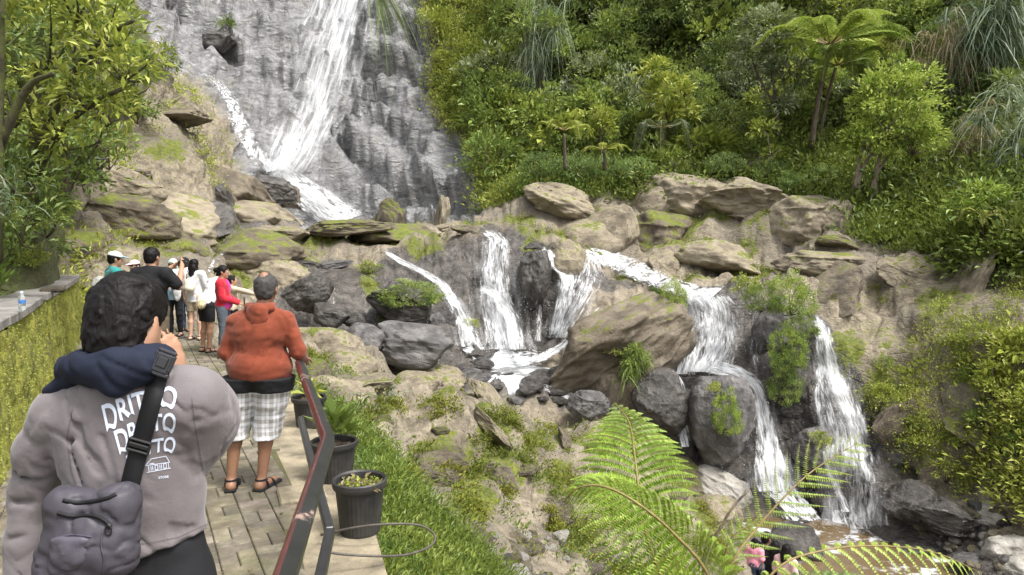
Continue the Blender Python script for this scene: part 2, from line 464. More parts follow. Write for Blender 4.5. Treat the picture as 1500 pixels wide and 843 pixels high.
M = {k: poly(bpx, bpy_, p, s) for k, p, s in (('cliff', P_CLIFF, 7), ('hill', P_HILL, 10), ('rb', P_RBANK, 22), ('lb', P_LBANK, 14), ('lm', P_LMOSS, 20),
     ('w1', P_WET1, 14), ('w2', P_WET2, 12), ('w3', P_WET3, 10), ('w4', P_WET4, 14), ('grass', P_GRASS, 10), ('face', P_FACE, 16))}
YB = BASE[..., 1]
M['cliff'] = M['cliff'] * (YB > 31); M['hill'] = M['hill'] * (YB > 17.5)
M['lb'] *= (YB > 5); M['grass'] *= (YB < 12) * (YB > 2); M['face'] *= YB < 17; M['w3'] *= YB > 16.5; M['w2'] *= YB > 16; M['rb'] *= YB > 10
PLAN = [(-.2, -3), (-.55, 1.9), (-.85, 3.3), (-1.55, 5.4), (-2.8, 8), (-3.9, 10), (-6.0, 14), (-7.5, 17.3), (-10.4, 17.3), (-9.2, 14.2), (-5.6, 8), (-2.4, 2), (.2, -3)]
near_path = poly(BASE[..., 0], BASE[..., 1], PLAN, .22)
wet = np.clip(M['w1'] + M['w2'] + M['w3'] + M['w4'] * .8, 0, 1)
valley = sstep(-6.2, -6.9, BASE[..., 2]) * (YB > 10); wet = np.maximum(wet, valley * .7)
moss = np.zeros(wet.shape)
for m in MOSS:
    x, y, a, b = [float(q) for q in m.split(',')]
    moss = np.maximum(moss, sstep(1.35, .35, np.hypot((bpx - x) / a, (bpy_ - y) / b)))
moss = np.clip(np.maximum.reduce([moss, M['lm'] * .5, M['rb'] * .6, M['face'] * .24]), 0, 1) * (1 - M['cliff'] * .75)
green = np.clip(M['hill'] + M['lb'] + M['grass'] + M['rb'] * .35, 0, 1)
cliff = M['cliff']

# ------------------------------------------------------------------ broken rock: displacement in the place's own metres
def normals(G):
    a = np.gradient(G, axis=0); b = np.gradient(G, axis=1); return unit(np.cross(a, b))
N0 = normals(BASE); N0[N0[..., 2] < 0] *= -1
Pn = BASE + .5 * np.stack([fbm(BASE / 2.2, 3, 5), fbm(BASE / 2.2, 3, 6), fbm(BASE / 2.2, 3, 7)], -1)
def blocks(P, sc, seed, sq=(1, 1, 1)):
    f1, f2 = worley(P / sc * np.asarray(sq), seed); return np.minimum(f2 - f1, .42) / .42
tilt = rot_y(-.35)
def stair(z, step, sharp):                # weathered shelves
    q = z / step; f = q - np.floor(q); return step * (np.floor(q) + sstep(.5 - .5 * sharp, .5 + .5 * sharp, f)) - z
def crack(P, o, seed): return 1 - np.minimum(np.abs(fbm(P, o, seed)) / .16, 1)     # thin dark clefts
rockd = (.75 * fbm(BASE / 4.0 * np.array([1, 1, 1.3]), 3, 20, .5) + .30 * (blocks(Pn @ tilt, 3.0, 2, (.7, .7, 1.5)) - .6) + .13 * (blocks(Pn @ tilt, 1.1, 9, (.7, .7, 1.8)) - .6) + .16 * fbm(BASE / 1.1, 4, 22, .6)
         + .06 * (blocks(Pn, .42, 30, (1, 1, 1.8)) - .5) - .34 * crack((BASE @ tilt) * np.array([.16, .16, .42]), 3, 33) - .15 * crack((BASE @ tilt) * np.array([.5, .5, 1.2]), 3, 36) - .05 * crack((BASE @ tilt) * np.array([1.4, 1.4, 3.0]), 2, 38))
Pc = BASE @ rot_y(.5) * np.array([.55, .55, 1.0])
cl = np.abs(fbm(Pc / 3.0, 4, 50)); cl2 = np.abs(fbm(Pc / 1.1, 3, 61))
cliffd = .9 * fbm(BASE / 7, 3, 40) - 1.5 * cl - 1.0 * cl2 - .5 * crack(Pc * .6, 3, 66) + .6 * (blocks(Pn @ tilt, 2.2, 77, (.6, .6, 1.5)) - .6) + .5
cq = BASE[..., 2] + .55 * BASE[..., 0] + 1.3 * fbm(BASE / 6, 3, 44)
cliffd += .9 * stair(cq, 2.6, .5) + .45 * stair(cq * 1.0 + .7 * fbm(BASE / 2.2, 3, 46), .9, .5)
soild = .5 * fbm(BASE / 2.5, 4, 80)
amp = np.clip((YB - 6) / 9, .18, 1)
damp = 1 - near_path
D = rockd * (1 - green * .6) * amp * (1 - cliff) + cliffd * cliff + soild * green * .5 * amp * (1 - cliff)
D *= damp * (1 - .55 * valley)
# ledges under the near bank
D += M['face'] * .16 * np.abs(fbm(BASE * np.array([.6, .6, 2.2]), 3, 90)) * 1.4
TER = BASE + N0 * D[..., None]
rk = (1 - cliff) * (1 - green * .8) * (1 - near_path) * (1 - valley) * sstep(9, 13, YB)
tz = TER[..., 2] + .8 * fbm(TER / 8, 2, 101) + .22 * TER[..., 0]
TER[..., 2] += rk * (.16 * stair(tz, 1.3, .8) + .45 * stair(tz + .05 * fbm(TER / 1.5, 2, 105), .42, .6) * wet)
TER[..., 2] = TER[..., 2] * (1 - near_path) + np.minimum(TER[..., 2], -2.08) * near_path
nu, nr = TER.shape[:2]
Vt = TER.reshape(-1, 3)
ii = (np.arange(nu - 1)[:, None] * nr + np.arange(nr - 1)[None]).astype(np.int64)
QT = np.stack([ii, ii + nr, ii + nr + 1, ii + 1], -1).reshape(-1, 4)

def land_material():
    t = NT('rock_moss_and_soil'); p = t.pos()
    wetA, mossA, greenA, cliffA = [t.attr(k) for k in ('wet', 'moss', 'green', 'cliff')]
    n1 = t.noise(p, .55, 6, .6); n2 = t.noise(p, 2.6, 6, .65); n3 = t.noise(p, 11, 5, .7); n4 = t.noise(p, 45, 3, .6)
    tan = t.ramp(n2, [(.28, (.065, .053, .038)), (.42, (.165, .138, .098)), (.55, (.265, .225, .162)), (.75, (.39, .345, .265))])
    tan = t.mix(t.math('MULTIPLY', t.rng(n3, .5, .68), .85), tan, (.125, .105, .075))
    tan = t.mix(t.math('MULTIPLY', t.rng(n1, .45, .62), .75), tan, t.ramp(n3, [(.3, (.07, .06, .045)), (.6, (.19, .165, .13)), (.8, (.26, .23, .19))]))
    dk = t.ramp(n2, [(.3, (.032, .028, .025)), (.5, (.085, .076, .067)), (.75, (.17, .155, .138))])
    wetm = t.rng(t.math('ADD', t.math('ADD', wetA, t.math('MULTIPLY', t.math('SUBTRACT', n2, .5), 1.8)), t.math('MULTIPLY', t.math('SUBTRACT', n1, .5), 1.6)), .3, .62)
    c = t.mix(wetm, tan, dk)
    sp = t.n('Mapping', {'Vector': p, 'Rotation': (0, .5, 0), 'Scale': (.8, .8, 2.0)}).outputs[0]
    cn = t.noise(sp, .9, 7, .68, .8)
    cn2 = t.noise(sp, 4.5, 6, .7)
    cg = t.ramp(cn, [(.3, (.06, .06, .06)), (.44, (.155, .155, .157)), (.57, (.265, .265, .268)), (.75, (.40, .40, .405))])
    cg = t.mix(t.math('MULTIPLY', t.rng(cn2, .5, .66), .6), cg, (.095, .095, .096))
    cg = t.mix(t.math('MULTIPLY', t.rng(n1, .5, .75), .3), cg, (.30, .26, .21))
    rg = t.n('TexNoise', {'Vector': sp, 'Scale': 1.7, 'Detail': 8, 'Roughness': .62, 'Distortion': .5}, noise_type='RIDGED_MULTIFRACTAL', normalize=True).outputs['Fac']
    cg = t.mix(t.math('MULTIPLY', t.rng(rg, .25, .6), .5), cg, (.46, .46, .463))
    c = t.mix(cliffA, c, cg)
    nz = t.n('SeparateXYZ', {0: t.n('NewGeometry').outputs['Normal']}).outputs[2]
    ms = t.math('ADD', t.math('MULTIPLY', mossA, .85), t.math('MULTIPLY', t.math('SUBTRACT', n2, .5), 2.2))
    ms = t.math('ADD', ms, t.math('MULTIPLY', t.math('SUBTRACT', n3, .5), .9))
    ms = t.math('ADD', ms, t.math('MULTIPLY', t.math('SUBTRACT', nz, .6), .35))
    msf = t.rng(ms, .55, .85)
    mc = t.ramp(n3, [(.3, (.035, .045, .008)), (.5, (.10, .12, .014)), (.7, (.19, .20, .022)), (.85, (.14, .13, .03))])
    c = t.mix(msf, c, mc)
    so = t.ramp(n3, [(.3, (.03, .035, .012)), (.55, (.07, .075, .022)), (.75, (.13, .105, .055))])
    gm = t.rng(t.math('ADD', greenA, t.math('MULTIPLY', t.math('SUBTRACT', n3, .5), .8)), .4, .7)
    gm = t.math('MULTIPLY', gm, t.math('SUBTRACT', 1.0, cliffA, clamp=True))
    c = t.mix(gm, c, so)
    r = t.math('MULTIPLY', wetm, t.math('SUBTRACT', 1.0, msf, clamp=True))
    r = t.math('MAXIMUM', r, t.math('MULTIPLY', cliffA, .85))
    rough = t.rng(t.math('ADD', r, t.math('MULTIPLY', n4, .25)), 0, 1.1, .92, .18)
    vc = t.n('TexVoronoi', {'Vector': t.n('Mapping', {'Vector': p, 'Rotation': (0, -.3, .2), 'Scale': (1, 1, 1.8)}).outputs[0], 'Scale': 2.2}, feature='DISTANCE_TO_EDGE').outputs['Distance']
    h = t.math('ADD', t.math('MULTIPLY', n2, .8), t.math('ADD', t.math('MULTIPLY', n3, .42), t.math('MULTIPLY', n4, .13)))
    h = t.math('ADD', h, t.math('MULTIPLY', t.rng(vc, 0, .10), .12))
    rk_ = t.n('TexNoise', {'Vector': p, 'Scale': 1.6, 'Detail': 9, 'Roughness': .6, 'Distortion': .4}, noise_type='RIDGED_MULTIFRACTAL', normalize=True).outputs['Fac']
    h = t.math('SUBTRACT', h, t.math('MULTIPLY', t.rng(rk_, .2, .7), .8))
    c = t.mix(t.math('MULTIPLY', t.math('MULTIPLY', t.rng(rk_, .35, .7), .5), t.math('SUBTRACT', 1.0, cliffA, clamp=True)), c, t.mix(.7, c, (.02, .018, .014)))
    h = t.math('ADD', h, t.math('MULTIPLY', t.math('ADD', t.math('MULTIPLY', cn2, .8), t.math('MULTIPLY', rg, 1.4)), cliffA))
    return t.done(t.bsdf(color=c, rough=rough, normal=t.bump(h, 1.0, .14)))
MAT_LAND = land_material()

fl = lambda a: a.reshape(-1)[QT[:, 0]]
fy = fl(YB)
is_cliff = fl(cliff) > .5
is_hill = (fl(M['hill']) > .5) & ~is_cliff
is_left = (fl(M['lb']) > .5) & ~is_cliff
is_near = (fl(M['grass']) > .5)
is_bank = (fl(M['rb']) > .5) & ~is_hill
sets = {'cliff': is_cliff, 'hillside': is_hill, 'left_bank': is_left & ~is_hill, 'grass_slope': is_near, 'right_bank': is_bank}
done_ = np.zeros(len(QT), bool)
AT = dict(wet=wet.reshape(-1), moss=moss.reshape(-1), green=green.reshape(-1), cliff=cliff.reshape(-1))
def land_piece(name, sel):
    idx, inv = np.unique(QT[sel], return_inverse=True)
    tag(mesh_obj(name, Vt[idx], inv.reshape(-1, 4), MAT_LAND, attrs={k: a[idx] for k, a in AT.items()}), kind='structure')
for nm, s in sets.items():
    land_piece(nm, s & ~done_); done_ |= s
land_piece('rocky_ground', ~done_)
# the far ground that carries everything out to the horizon
gm = MB(); gm.add([(-900, -900, -9), (900, -900, -9), (900, 900, -9), (-900, 900, -9)], [(0, 1, 2, 3)])
tag(gm.build('ground', simple('soil', (.09, .08, .05), .95, scale=.5)), kind='structure')

TREE = BVHTree.FromPolygons(Vt.tolist(), QT.tolist())
ORI = Vector((0, 0, 0))
def hit(px, py, far=100):
    d = Vector(ray(px, py)).normalized()
    h = TREE.ray_cast(ORI, d, far)
    return (np.array(h[0]), np.array(h[1])) if h[0] is not None else (None, None)
def ground_z(x, y, top=60):
    h = TREE.ray_cast(Vector((x, y, top)), Vector((0, 0, -1)), 200)
    return h[0].z if h[0] is not None else -9
# ------------------------------------------------------------------ boulders
def rock_material(name, stops, rough, mosscol=None, moss=.0):
    t = NT(name); p = t.obj(); rnd = t.n('ObjectInfo').outputs['Random']
    p2 = t.n('VectorMath', {0: p, 1: t.n('CombineXYZ', {0: t.math('MULTIPLY', rnd, 40), 1: t.math('MULTIPLY', rnd, 17), 2: 0.0}).outputs[0]}, operation='ADD').outputs[0]
    n2 = t.noise(p2, 2.2, 6, .65); n3 = t.noise(p2, 9, 5, .7); n4 = t.noise(p2, 40, 3, .6)
    c = t.ramp(n2, stops)
    c = t.mix(t.math('MULTIPLY', t.rng(n3, .5, .72), .6), c, tuple(x * .45 for x in stops[1][1]))
    if moss > 0:
        nz = t.n('SeparateXYZ', {0: t.n('NewGeometry').outputs['Normal']}).outputs[2]
        ms = t.math('ADD', t.math('MULTIPLY', t.math('SUBTRACT', n2, .5), 2.0), t.math('ADD', t.math('MULTIPLY', nz, .3), t.math('SUBTRACT', n3, .5)))
        mf = t.rng(ms, .42 - moss * .5, .66 - moss * .5)
        c = t.mix(mf, c, t.ramp(n3, [(.3, (.035, .045, .008)), (.5, (.10, .12, .014)), (.75, (.18, .19, .02))]))
    h = t.math('ADD', t.math('MULTIPLY', n2, .8), t.math('ADD', t.math('MULTIPLY', n3, .42), t.math('MULTIPLY', n4, .13)))
    return t.done(t.bsdf(color=c, rough=rough, normal=t.bump(h, 1.0, .12)))
TAN = [(.28, (.065, .053, .038)), (.42, (.165, .138, .098)), (.55, (.265, .225, .162)), (.75, (.39, .345, .265))]
BRN = [(.28, (.035, .028, .02)), (.43, (.09, .072, .05)), (.56, (.165, .135, .098)), (.78, (.27, .23, .175))]
GRY = [(.28, (.03, .028, .028)), (.45, (.085, .08, .078)), (.6, (.16, .15, .145)), (.8, (.26, .25, .24))]
DRK = [(.28, (.020, .018, .017)), (.45, (.050, .045, .041)), (.6, (.10, .091, .082)), (.8, (.18, .165, .15))]
RM = {'tan': rock_material('tan_rock', TAN, .9, moss=.3), 'brown': rock_material('brown_rock', BRN, .8, moss=.22),
      'grey': rock_material('grey_rock', GRY, .6), 'dark': rock_material('wet_dark_rock', DRK, .2), 'mossy': rock_material('mossy_rock', BRN, .9, moss=.62),
      'pale': rock_material('pale_stone', [(.2, (.2, .18, .15)), (.45, (.33, .31, .27)), (.6, (.43, .41, .37)), (.8, (.52, .5, .46))], .85)}
ROCKV = []
def rock_shape(seed, h=.045, cuts=9, soft=.10):
    r = np.random.default_rng(seed)
    s = SDF((-1.35,) * 3, (1.35,) * 3, h)
    s.ell((0, 0, 0), (1, 1, 1), .01)
    for i in range(cuts):
        n = unit(r.normal(size=3)); s.cut(n * r.uniform(.6, .9), n, soft)
    s.disp(lambda P:   .085 * fbm(P * 1.3, 4, seed * 7, .58) - .055 * crack(P * np.array([.7, .7, 1.2]), 3, seed * 5 + 1) - .03 * crack(P * np.array([1.9, 1.9, 3.0]), 2, seed * 5 + 2) - .03 * (blocks(P, .45, seed, (1, 1, 1.7)) - .5))
    return s.mesh()
for k in range(7): ROCKV.append(rock_shape(100 + k, .045 if k else .032, 11 + k % 5, (.04, .10)[k % 2]))
for k in range(4): ROCKV.append(rock_shape(140 + k, .13, 6, .12))
ROCK_ME = {}
def rock_mesh(k, mat):
    if (k, mat) not in ROCK_ME:
        o = mesh_obj('boulder', *ROCKV[k], RM[mat]); ROCK_ME[(k, mat)] = o.data; bpy.data.objects.remove(o)
    return ROCK_ME[(k, mat)]
def boulder(k, mat, loc, size, rot, name='boulder', label=None, group=None):
    o = bpy.data.objects.new(name, rock_mesh(k, mat)); COL.objects.link(o)
    o.location = loc; o.scale = size; o.rotation_euler = rot
    return tag(o, label, 'rock', group)
def boulder_px(px, py, w, h, Y, mat, k, label, depth=None, tilt=0.0, group=None, rz=0.0):
    """boulder filling w x h photo pixels about (px, py), Y metres ahead"""
    P, n = hit(px, py + h * .15)
    big = mat in ('tan', 'mossy', 'brown', 'pale') and w < 200 and P is not None and abs(P[1] - Y) < 7
    if big:                                   # outcrops grow out of the bank: half buried
        Y = P[1] + .24 * w * Y / F; h = h * 1.9; py = py + h * .22; w = w * 1.45; depth = w * 1.1
    s = Y / F; c = at(px, py, Y); d = depth or .8 * w
    return boulder(k, mat, c, (w * s / 1.75, d * s / 1.75, h * s / 1.7), (0, tilt, rz), 'boulder', label, group)
B = boulder_px
B(903, 512, 250, 132, 20.5, 'brown', 0, 'huge brown sloping boulder between the pool and the middle cascade', 150, -.60)
B(1050, 606, 95, 130, 18.6, 'grey', 1, 'grey boulder with a fern clump splitting the middle cascade in two', 90, .1)
B(967, 590, 80, 85, 18.9, 'dark', 2, 'dark wet boulder with thin trickles left of the mossy one', 70)
B(860, 592, 62, 44, 18.5, 'grey', 3, 'grey block of rock at the foot of the huge brown boulder', 50, .3)
B(898, 552, 60, 75, 18.9, 'brown', 4, 'brown rock leaning on the lower right of the huge boulder', 50, .2)
B(705, 534, 38, 20, 20.8, 'dark', 5, 'small dark wet rock sitting alone in the plunge pool', 34, .1)
B(612, 505, 125, 66, 19.4, 'grey', 4, 'broad grey brown boulder right of the cracked one by the basin', 90, .12)
B(530, 503, 76, 52, 19.2, 'grey', 5, 'flat topped grey boulder left in the row before the dark basin', 70, -.05)
B(520, 470, 36, 20, 20.3, 'dark', 2, 'small dark angular stone on the wet shelf of the basin', 30)
B(452, 430, 70, 50, 20.5, 'dark', 1, 'angular dark slab jutting beside the balding man', 60, -.4)
B(488, 462, 60, 34, 20, 'dark', 4, 'low dark slab at the foot of the seeping wall', 50, .2)
B(590, 445, 105, 62, 22, 'dark', 0, 'dark rock under the moss hump left of the slanting chute', 90, .15)
B(470, 500, 80, 50, 14.2, 'tan', 1, 'pale tan boulder right of the balding man', 70, .1)
B(502, 530, 78, 36, 13.3, 'tan', 5, 'low tan rock below the pale boulder beside the grass', 60, .1)
B(458, 556, 56, 40, 10.5, 'mossy', 2, 'moss covered rock just behind the balding man', 50)
B(500, 575, 110, 66, 12.0, 'tan', 6, 'tan ledge rock over the grass slope', 80, .25)
B(640, 550, 70, 30, 14.8, 'tan', 4, 'rounded tan rock on top of the near ridge', 60, .1)
B(782, 405, 46, 84, 24.0, 'dark', 1, 'dark mossy rock dividing the plunge fall from the side trickles', 70, .1)
B(823, 374, 48, 34, 24, 'tan', 5, 'small orange tan rock above the side trickles', 44)
B(1172, 310, 86, 44, 26, 'tan', 3, 'big grey tan boulder on the grassy terrace, left of a pair', 70, .1)
B(1213, 312, 48, 36, 26, 'tan', 1, 'smaller grey tan boulder on the grassy terrace, right of a pair', 40)
B(820, 290, 74, 26, 30, 'tan', 2, 'jagged tan rock under the low hedge of the terrace', 60, .3)
B(1010, 276, 84, 38, 30.5, 'tan', 4, 'rounded tan outcrop breaking the middle of the hedge', 70, .1)
B(1085, 285, 92, 34, 29.5, 'tan', 0, 'long tan outcrop right of the hedge break', 70, .05)
B(975, 245, 66, 24, 33.5, 'brown', 5, 'dark brown rock under leaves above the hedge', 60)
B(1095, 245, 60, 26, 32, 'brown', 2, 'mossy brown rock at the foot of the jungle', 50)
B(965, 335, 90, 50, 27, 'mossy', 3, 'mossy outcrop in the middle of the tan slope', 70, .2)
B(1060, 370, 100, 34, 25.3, 'tan', 6, 'tan shelf above the middle cascade', 70, .15)
B(1190, 655, 66, 62, 18.1, 'grey', 3, 'grey boulder topped with green between the two lower falls', 60, .1)
B(1130, 500, 56, 110, 20.6, 'grey', 2, 'grey rock rib between the two lower falls', 60, .1)
B(1160, 560, 70, 150, 19.6, 'dark', 6, 'tall dark rock rib carrying the hanging green plants', 70, .08)
B(1215, 700, 100, 100, 18.3, 'dark', 4, 'dark wet rock at the foot of the right fall', 80)
B(1375, 752, 96, 52, 15.9, 'dark', 0, 'dark streaked rock at the right edge of the lower pool', 90, .2)
B(1330, 735, 70, 60, 16.4, 'dark', 5, 'small dark rock beside the lower pool', 60)
B(1165, 792, 86, 64, 13.6, 'dark', 6, 'smooth dark brown boulder behind the family', 70, .1)
B(1050, 700, 66, 34, 15, 'pale', 1, 'pale smooth slab on the crest of the near ridge', 60, .5)
B(1040, 745, 60, 44, 13.9, 'tan', 3, 'tan rock below the pale slab', 50, .3)
B(985, 690, 60, 40, 14.8, 'mossy', 5, 'mossy tan rock behind the fern frond', 50, .2)
B(330, 268, 90, 44, 33, 'brown', 4, 'brown rock low on the left wall by the small side fall', 80, .3)
B(395, 280, 70, 44, 35.5, 'dark', 3, 'dark rock at the foot of the left wall', 60, .3)
B(255, 300, 150, 46, 26.5, 'tan', 6, 'broad smooth grey tan slab left of the fall', 110, .2)
B(172, 258, 80, 34, 24, 'tan', 1, 'smooth grey tan boulder high on the left bank', 70, .35)
B(130, 232, 46, 44, 20, 'grey', 5, 'round grey boulder under the left trees', 44)
B(360, 312, 110, 40, 30, 'tan', 4, 'flat grey tan slab below the dark wall', 90, .1)
B(185, 305, 90, 40, 21, 'mossy', 3, 'mossy boulder low on the left bank', 90, .3)
B(230, 350, 120, 46, 19.5, 'mossy', 6, 'long mossy ledge behind the walkers', 80, .1)
B(110, 365, 90, 60, 15.5, 'mossy', 3, 'large mossy hump above the end of the retaining wall', 90, .2)
B(175, 395, 70, 46, 15.8, 'tan', 2, 'tan rock at the end of the retaining wall', 60, .2)
B(380, 362, 100, 36, 23.5, 'mossy', 5, 'moss topped tan rock beside the small left stream', 70, .05)
B(405, 400, 70, 44, 22, 'tan', 1, 'tan rock under the moss topped one', 60, .1)
B(505, 335, 120, 26, 28, 'mossy', 3, 'long mossy tan ledge in front of the main fall', 80)
B(590, 338, 90, 24, 28, 'mossy', 6, 'moss streaked tan ledge in the middle of the terrace', 70)
B(1445, 745, 40, 20, 15.1, 'pale', 5, 'pale flat topped rock on the right bank', 36)
B(1462, 748, 34, 22, 14.8, 'mossy', 7, 'mossy square rock on the right bank', 30)
B(1480, 800, 60, 40, 14.4, 'pale', 1, 'largest pale boulder beside the brown stream', 50)
B(1492, 828, 46, 28, 13.6, 'pale', 3, 'pale boulder cut off by the right edge', 40)
B(1420, 822, 44, 20, 14.6, 'grey', 9, 'dark grey stone in the brown stream', 36)
for i, (x, y, w, h) in enumerate(((682, 545, 34, 26), (722, 556, 40, 22), (760, 560, 34, 20), (795, 556, 44, 26), (742, 553, 26, 16), (700, 552, 28, 18), (830, 548, 50, 34), (812, 570, 40, 24), (776, 574, 44, 22))):
    B(x, y, w, h, 20.4 - .03 * i, 'dark', 7 + i % 4, 'wet dark stone damming the front of the plunge pool', None, .1, 'stones damming the plunge pool', i)
B(322, 62, 50, 30, 46.6, 'dark', 4, 'dark block jutting from the upper left of the wet cliff', 40)
# fractured outcrops that break up the slopes
def outcrops(region, n, mats, lo_, hi_, label, group, seed, ymax=40, ymin=5, flat=.55):
    r = np.random.default_rng(seed); x0, y0 = np.min(region, 0); x1, y1 = np.max(region, 0); k = 0; tries = 0
    while k < n and tries < n * 30:
        tries += 1; px, py = r.uniform(x0, x1), r.uniform(y0, y1)
        if poly(np.array([px]), np.array([py]), region, 1)[0] < .9: continue
        P, nn = hit(px, py)
        if P is None or not ymin < P[1] < ymax: continue
        w = r.uniform(lo_, hi_) * P[1] / F; m = mats[k % len(mats)]; vv = int(r.integers(0, 7)); hgt = w * r.uniform(.35, .8) * flat
        q = Vector(nn).to_track_quat('Z', 'Y').to_matrix().to_4x4() if abs(nn[2]) < .75 else Matrix.Identity(4)
        e = (Matrix.Rotation(r.uniform(-.25, .25), 4, 'Y') @ Matrix.Rotation(r.uniform(-.4, .4), 4, 'Z') @ q).to_euler()
        boulder(vv, m, P - nn * hgt * .30, (w * .62, w * r.uniform(.4, .6), hgt), e, 'outcrop', label, group); k += 1
P_TAN1 = pts("705,330 800,300 880,300 960,280 1080,290 1180,320 1240,340 1180,400 1090,420 980,400 900,365 820,352 740,350")
P_TAN2 = pts("1120,425 1180,370 1250,345 1370,350 1420,395 1440,440 1330,450 1260,470 1210,470")
P_TAN3 = pts("400,340 540,325 690,325 700,338 640,350 560,352 480,350 430,380 390,370")
P_TAN4 = pts("460,480 560,545 700,570 830,600 900,620 980,665 920,690 800,660 700,650 600,620 520,580")
outcrops(P_TAN1, 6, ('tan', 'brown', 'tan', 'mossy', 'tan'), 50, 120, 'weathered tan outcrop among others on the middle slope', 'outcrops of the middle slope', 1, flat=.38)
outcrops(P_TAN2, 4, ('tan', 'brown', 'tan'), 70, 150, 'weathered tan outcrop among others on the right brow', 'outcrops of the right brow', 2, flat=.3)
outcrops(P_TAN3, 5, ('tan', 'mossy', 'brown', 'tan'), 44, 100, 'weathered outcrop among others on the shelf before the great fall', 'outcrops of the shelf', 35, flat=.4)
outcrops(P_TAN4, 5, ('tan', 'tan', 'brown'), 60, 130, 'tan outcrop among others on the crest of the near bank', 'outcrops of the near bank crest', 4, flat=.34)
outcrops(P_FACE, 30, ('brown', 'mossy', 'brown', 'brown'), 24, 80, 'brown earthy rock among others on the face of the near bank', 'rocks of the near bank face', 5, ymax=17, flat=.5)
outcrops(P_WET1, 9, ('dark', 'dark', 'grey'), 26, 60, 'wet dark rock among others on the wall behind the basin', 'wet rocks of the basin wall', 6, flat=.4)
outcrops(P_WET2, 10, ('dark', 'dark', 'grey'), 26, 60, 'wet dark rock among others beside the lower falls', 'wet rocks of the lower falls', 7, flat=.4)
outcrops(P_WET4, 8, ('dark', 'brown', 'grey'), 30, 80, 'wet dark rock among others left of the great fall', 'wet rocks left of the great fall', 8)
outcrops(P_LMOSS, 5, ('brown', 'brown', 'tan'), 40, 110, 'brown rock among others on the slope left of the great fall', 'brown rocks of the left slope', 11, flat=.45)
outcrops(P_RBANK, 12, ('brown', 'mossy', 'mossy'), 40, 100, 'mossy rock among others on the right bank', 'mossy rocks of the right bank', 9, flat=.35)
outcrops(pts("1310,720 1420,735 1500,745 1500,790 1420,795 1330,790"), 26, ('dark', 'brown', 'tan', 'grey'), 18, 46, 'small rock in the rubble at the edge of the lower pool', 'rubble by the lower pool', 10)
# stones and rubble
for i in range(60):
    px = RNG.uniform(1370, 1520); py = RNG.uniform(775, 838); P, n = hit(px, py)
    if P is None or P[1] > 22: continue
    s = RNG.uniform(.05, .16); boulder(7 + i % 4, ('pale', 'grey', 'tan')[i % 3], P + (0, 0, s * .3), (s * 1.3, s, s * .7), (RNG.uniform(-.3, .3), 0, RNG.uniform(0, 6)), 'stone', 'loose river stone on the bank of the brown stream at lower right', 'loose stones by the brown stream')
for i in range(90):
    px = RNG.uniform(690, 1000); py = RNG.uniform(778, 860); P, n = hit(px, py)
    if P is None or P[1] > 14 or py < 778 + (px - 690) * .08: continue
    s = RNG.choice([.03, .05, .05, .08, .14]) * RNG.uniform(.7, 1.3); boulder(7 + i % 4, ('pale', 'tan', 'brown', 'grey')[i % 4], P + (0, 0, s * .2), (s * 1.3, s, s * .75), (RNG.uniform(-.3, .3), 0, RNG.uniform(0, 6)), 'stone', 'loose stone lying under the near mossy bank', 'loose stones under the near bank')
for i in range(46):
    t_ = RNG.uniform(); px = 690 + 230 * t_ + RNG.normal() * 12; py = 545 + 55 * t_ + RNG.normal() * 10; P, n = hit(px, py)
    if P is None or P[1] < 17: continue
    s = RNG.uniform(.10, .34); boulder(7 + i % 4, ('dark', 'grey', 'dark')[i % 3], P + (0, 0, s * .2), (s * 1.4, s, s * .6), (RNG.uniform(-.3, .3), 0, RNG.uniform(0, 6)), 'stone', 'wet dark stone in the shallow stream below the plunge pool', 'wet stones in the stream')

# ------------------------------------------------------------------ water
def fall_material(name, su, sv, lo, hi, sharp, tint=(.86, .88, .90)):
    t = NT(name); uv = t.n('UVMap', uv_map='uv').outputs[0]
    m = t.n('Mapping', {'Vector': uv, 'Scale': (su, sv, 1)}).outputs[0]
    m2 = t.n('Mapping', {'Vector': uv, 'Scale': (su * 3.1, sv * 2.6, 1)}).outputs[0]
    n = t.noise(m, 1, 5, .62, .6); n2 = t.noise(m2, 1, 4, .65, .3)
    d = t.attr('dens')
    a = t.math('ADD', t.math('ADD', t.math('MULTIPLY', t.math('SUBTRACT', n, .5), 2.0), t.math('MULTIPLY', t.math('SUBTRACT', n2, .5), 1.1 * sharp)), d)
    a = t.rng(a, lo, hi)
    b = t.bsdf(color=t.mix(t.rng(n2, .35, .65), tint, (.78, .79, .8)), rough=.4, normal=t.bump(t.math('ADD', n, t.math('MULTIPLY', n2, .6)), .7, .12), alpha=a)
    tr = t.n('BsdfTranslucent', {'Color': (.9, .92, .95)})
    tp = t.n('BsdfTransparent')
    m3 = t.n('MixShader', {0: a, 1: tp, 2: tr})
    return t.done(t.n('MixShader', {0: .25, 1: b, 2: m3}))
W_VEIL = fall_material('falling_water_veil', 1.6, .12, .22, 1.5, 1.3, (.7, .72, .75))
W_FALL = fall_material('falling_white_water', 5.5, 1.0, .26, 1.12, 1.6, (.56, .58, .61))
W_MIST = fall_material('thin_water_film', 3.0, .6, .05, 1.6, .8, (.6, .62, .65))
W_RUN = fall_material('running_white_water', 4.5, 2.0, .4, .95, 1.5, (.56, .58, .61))

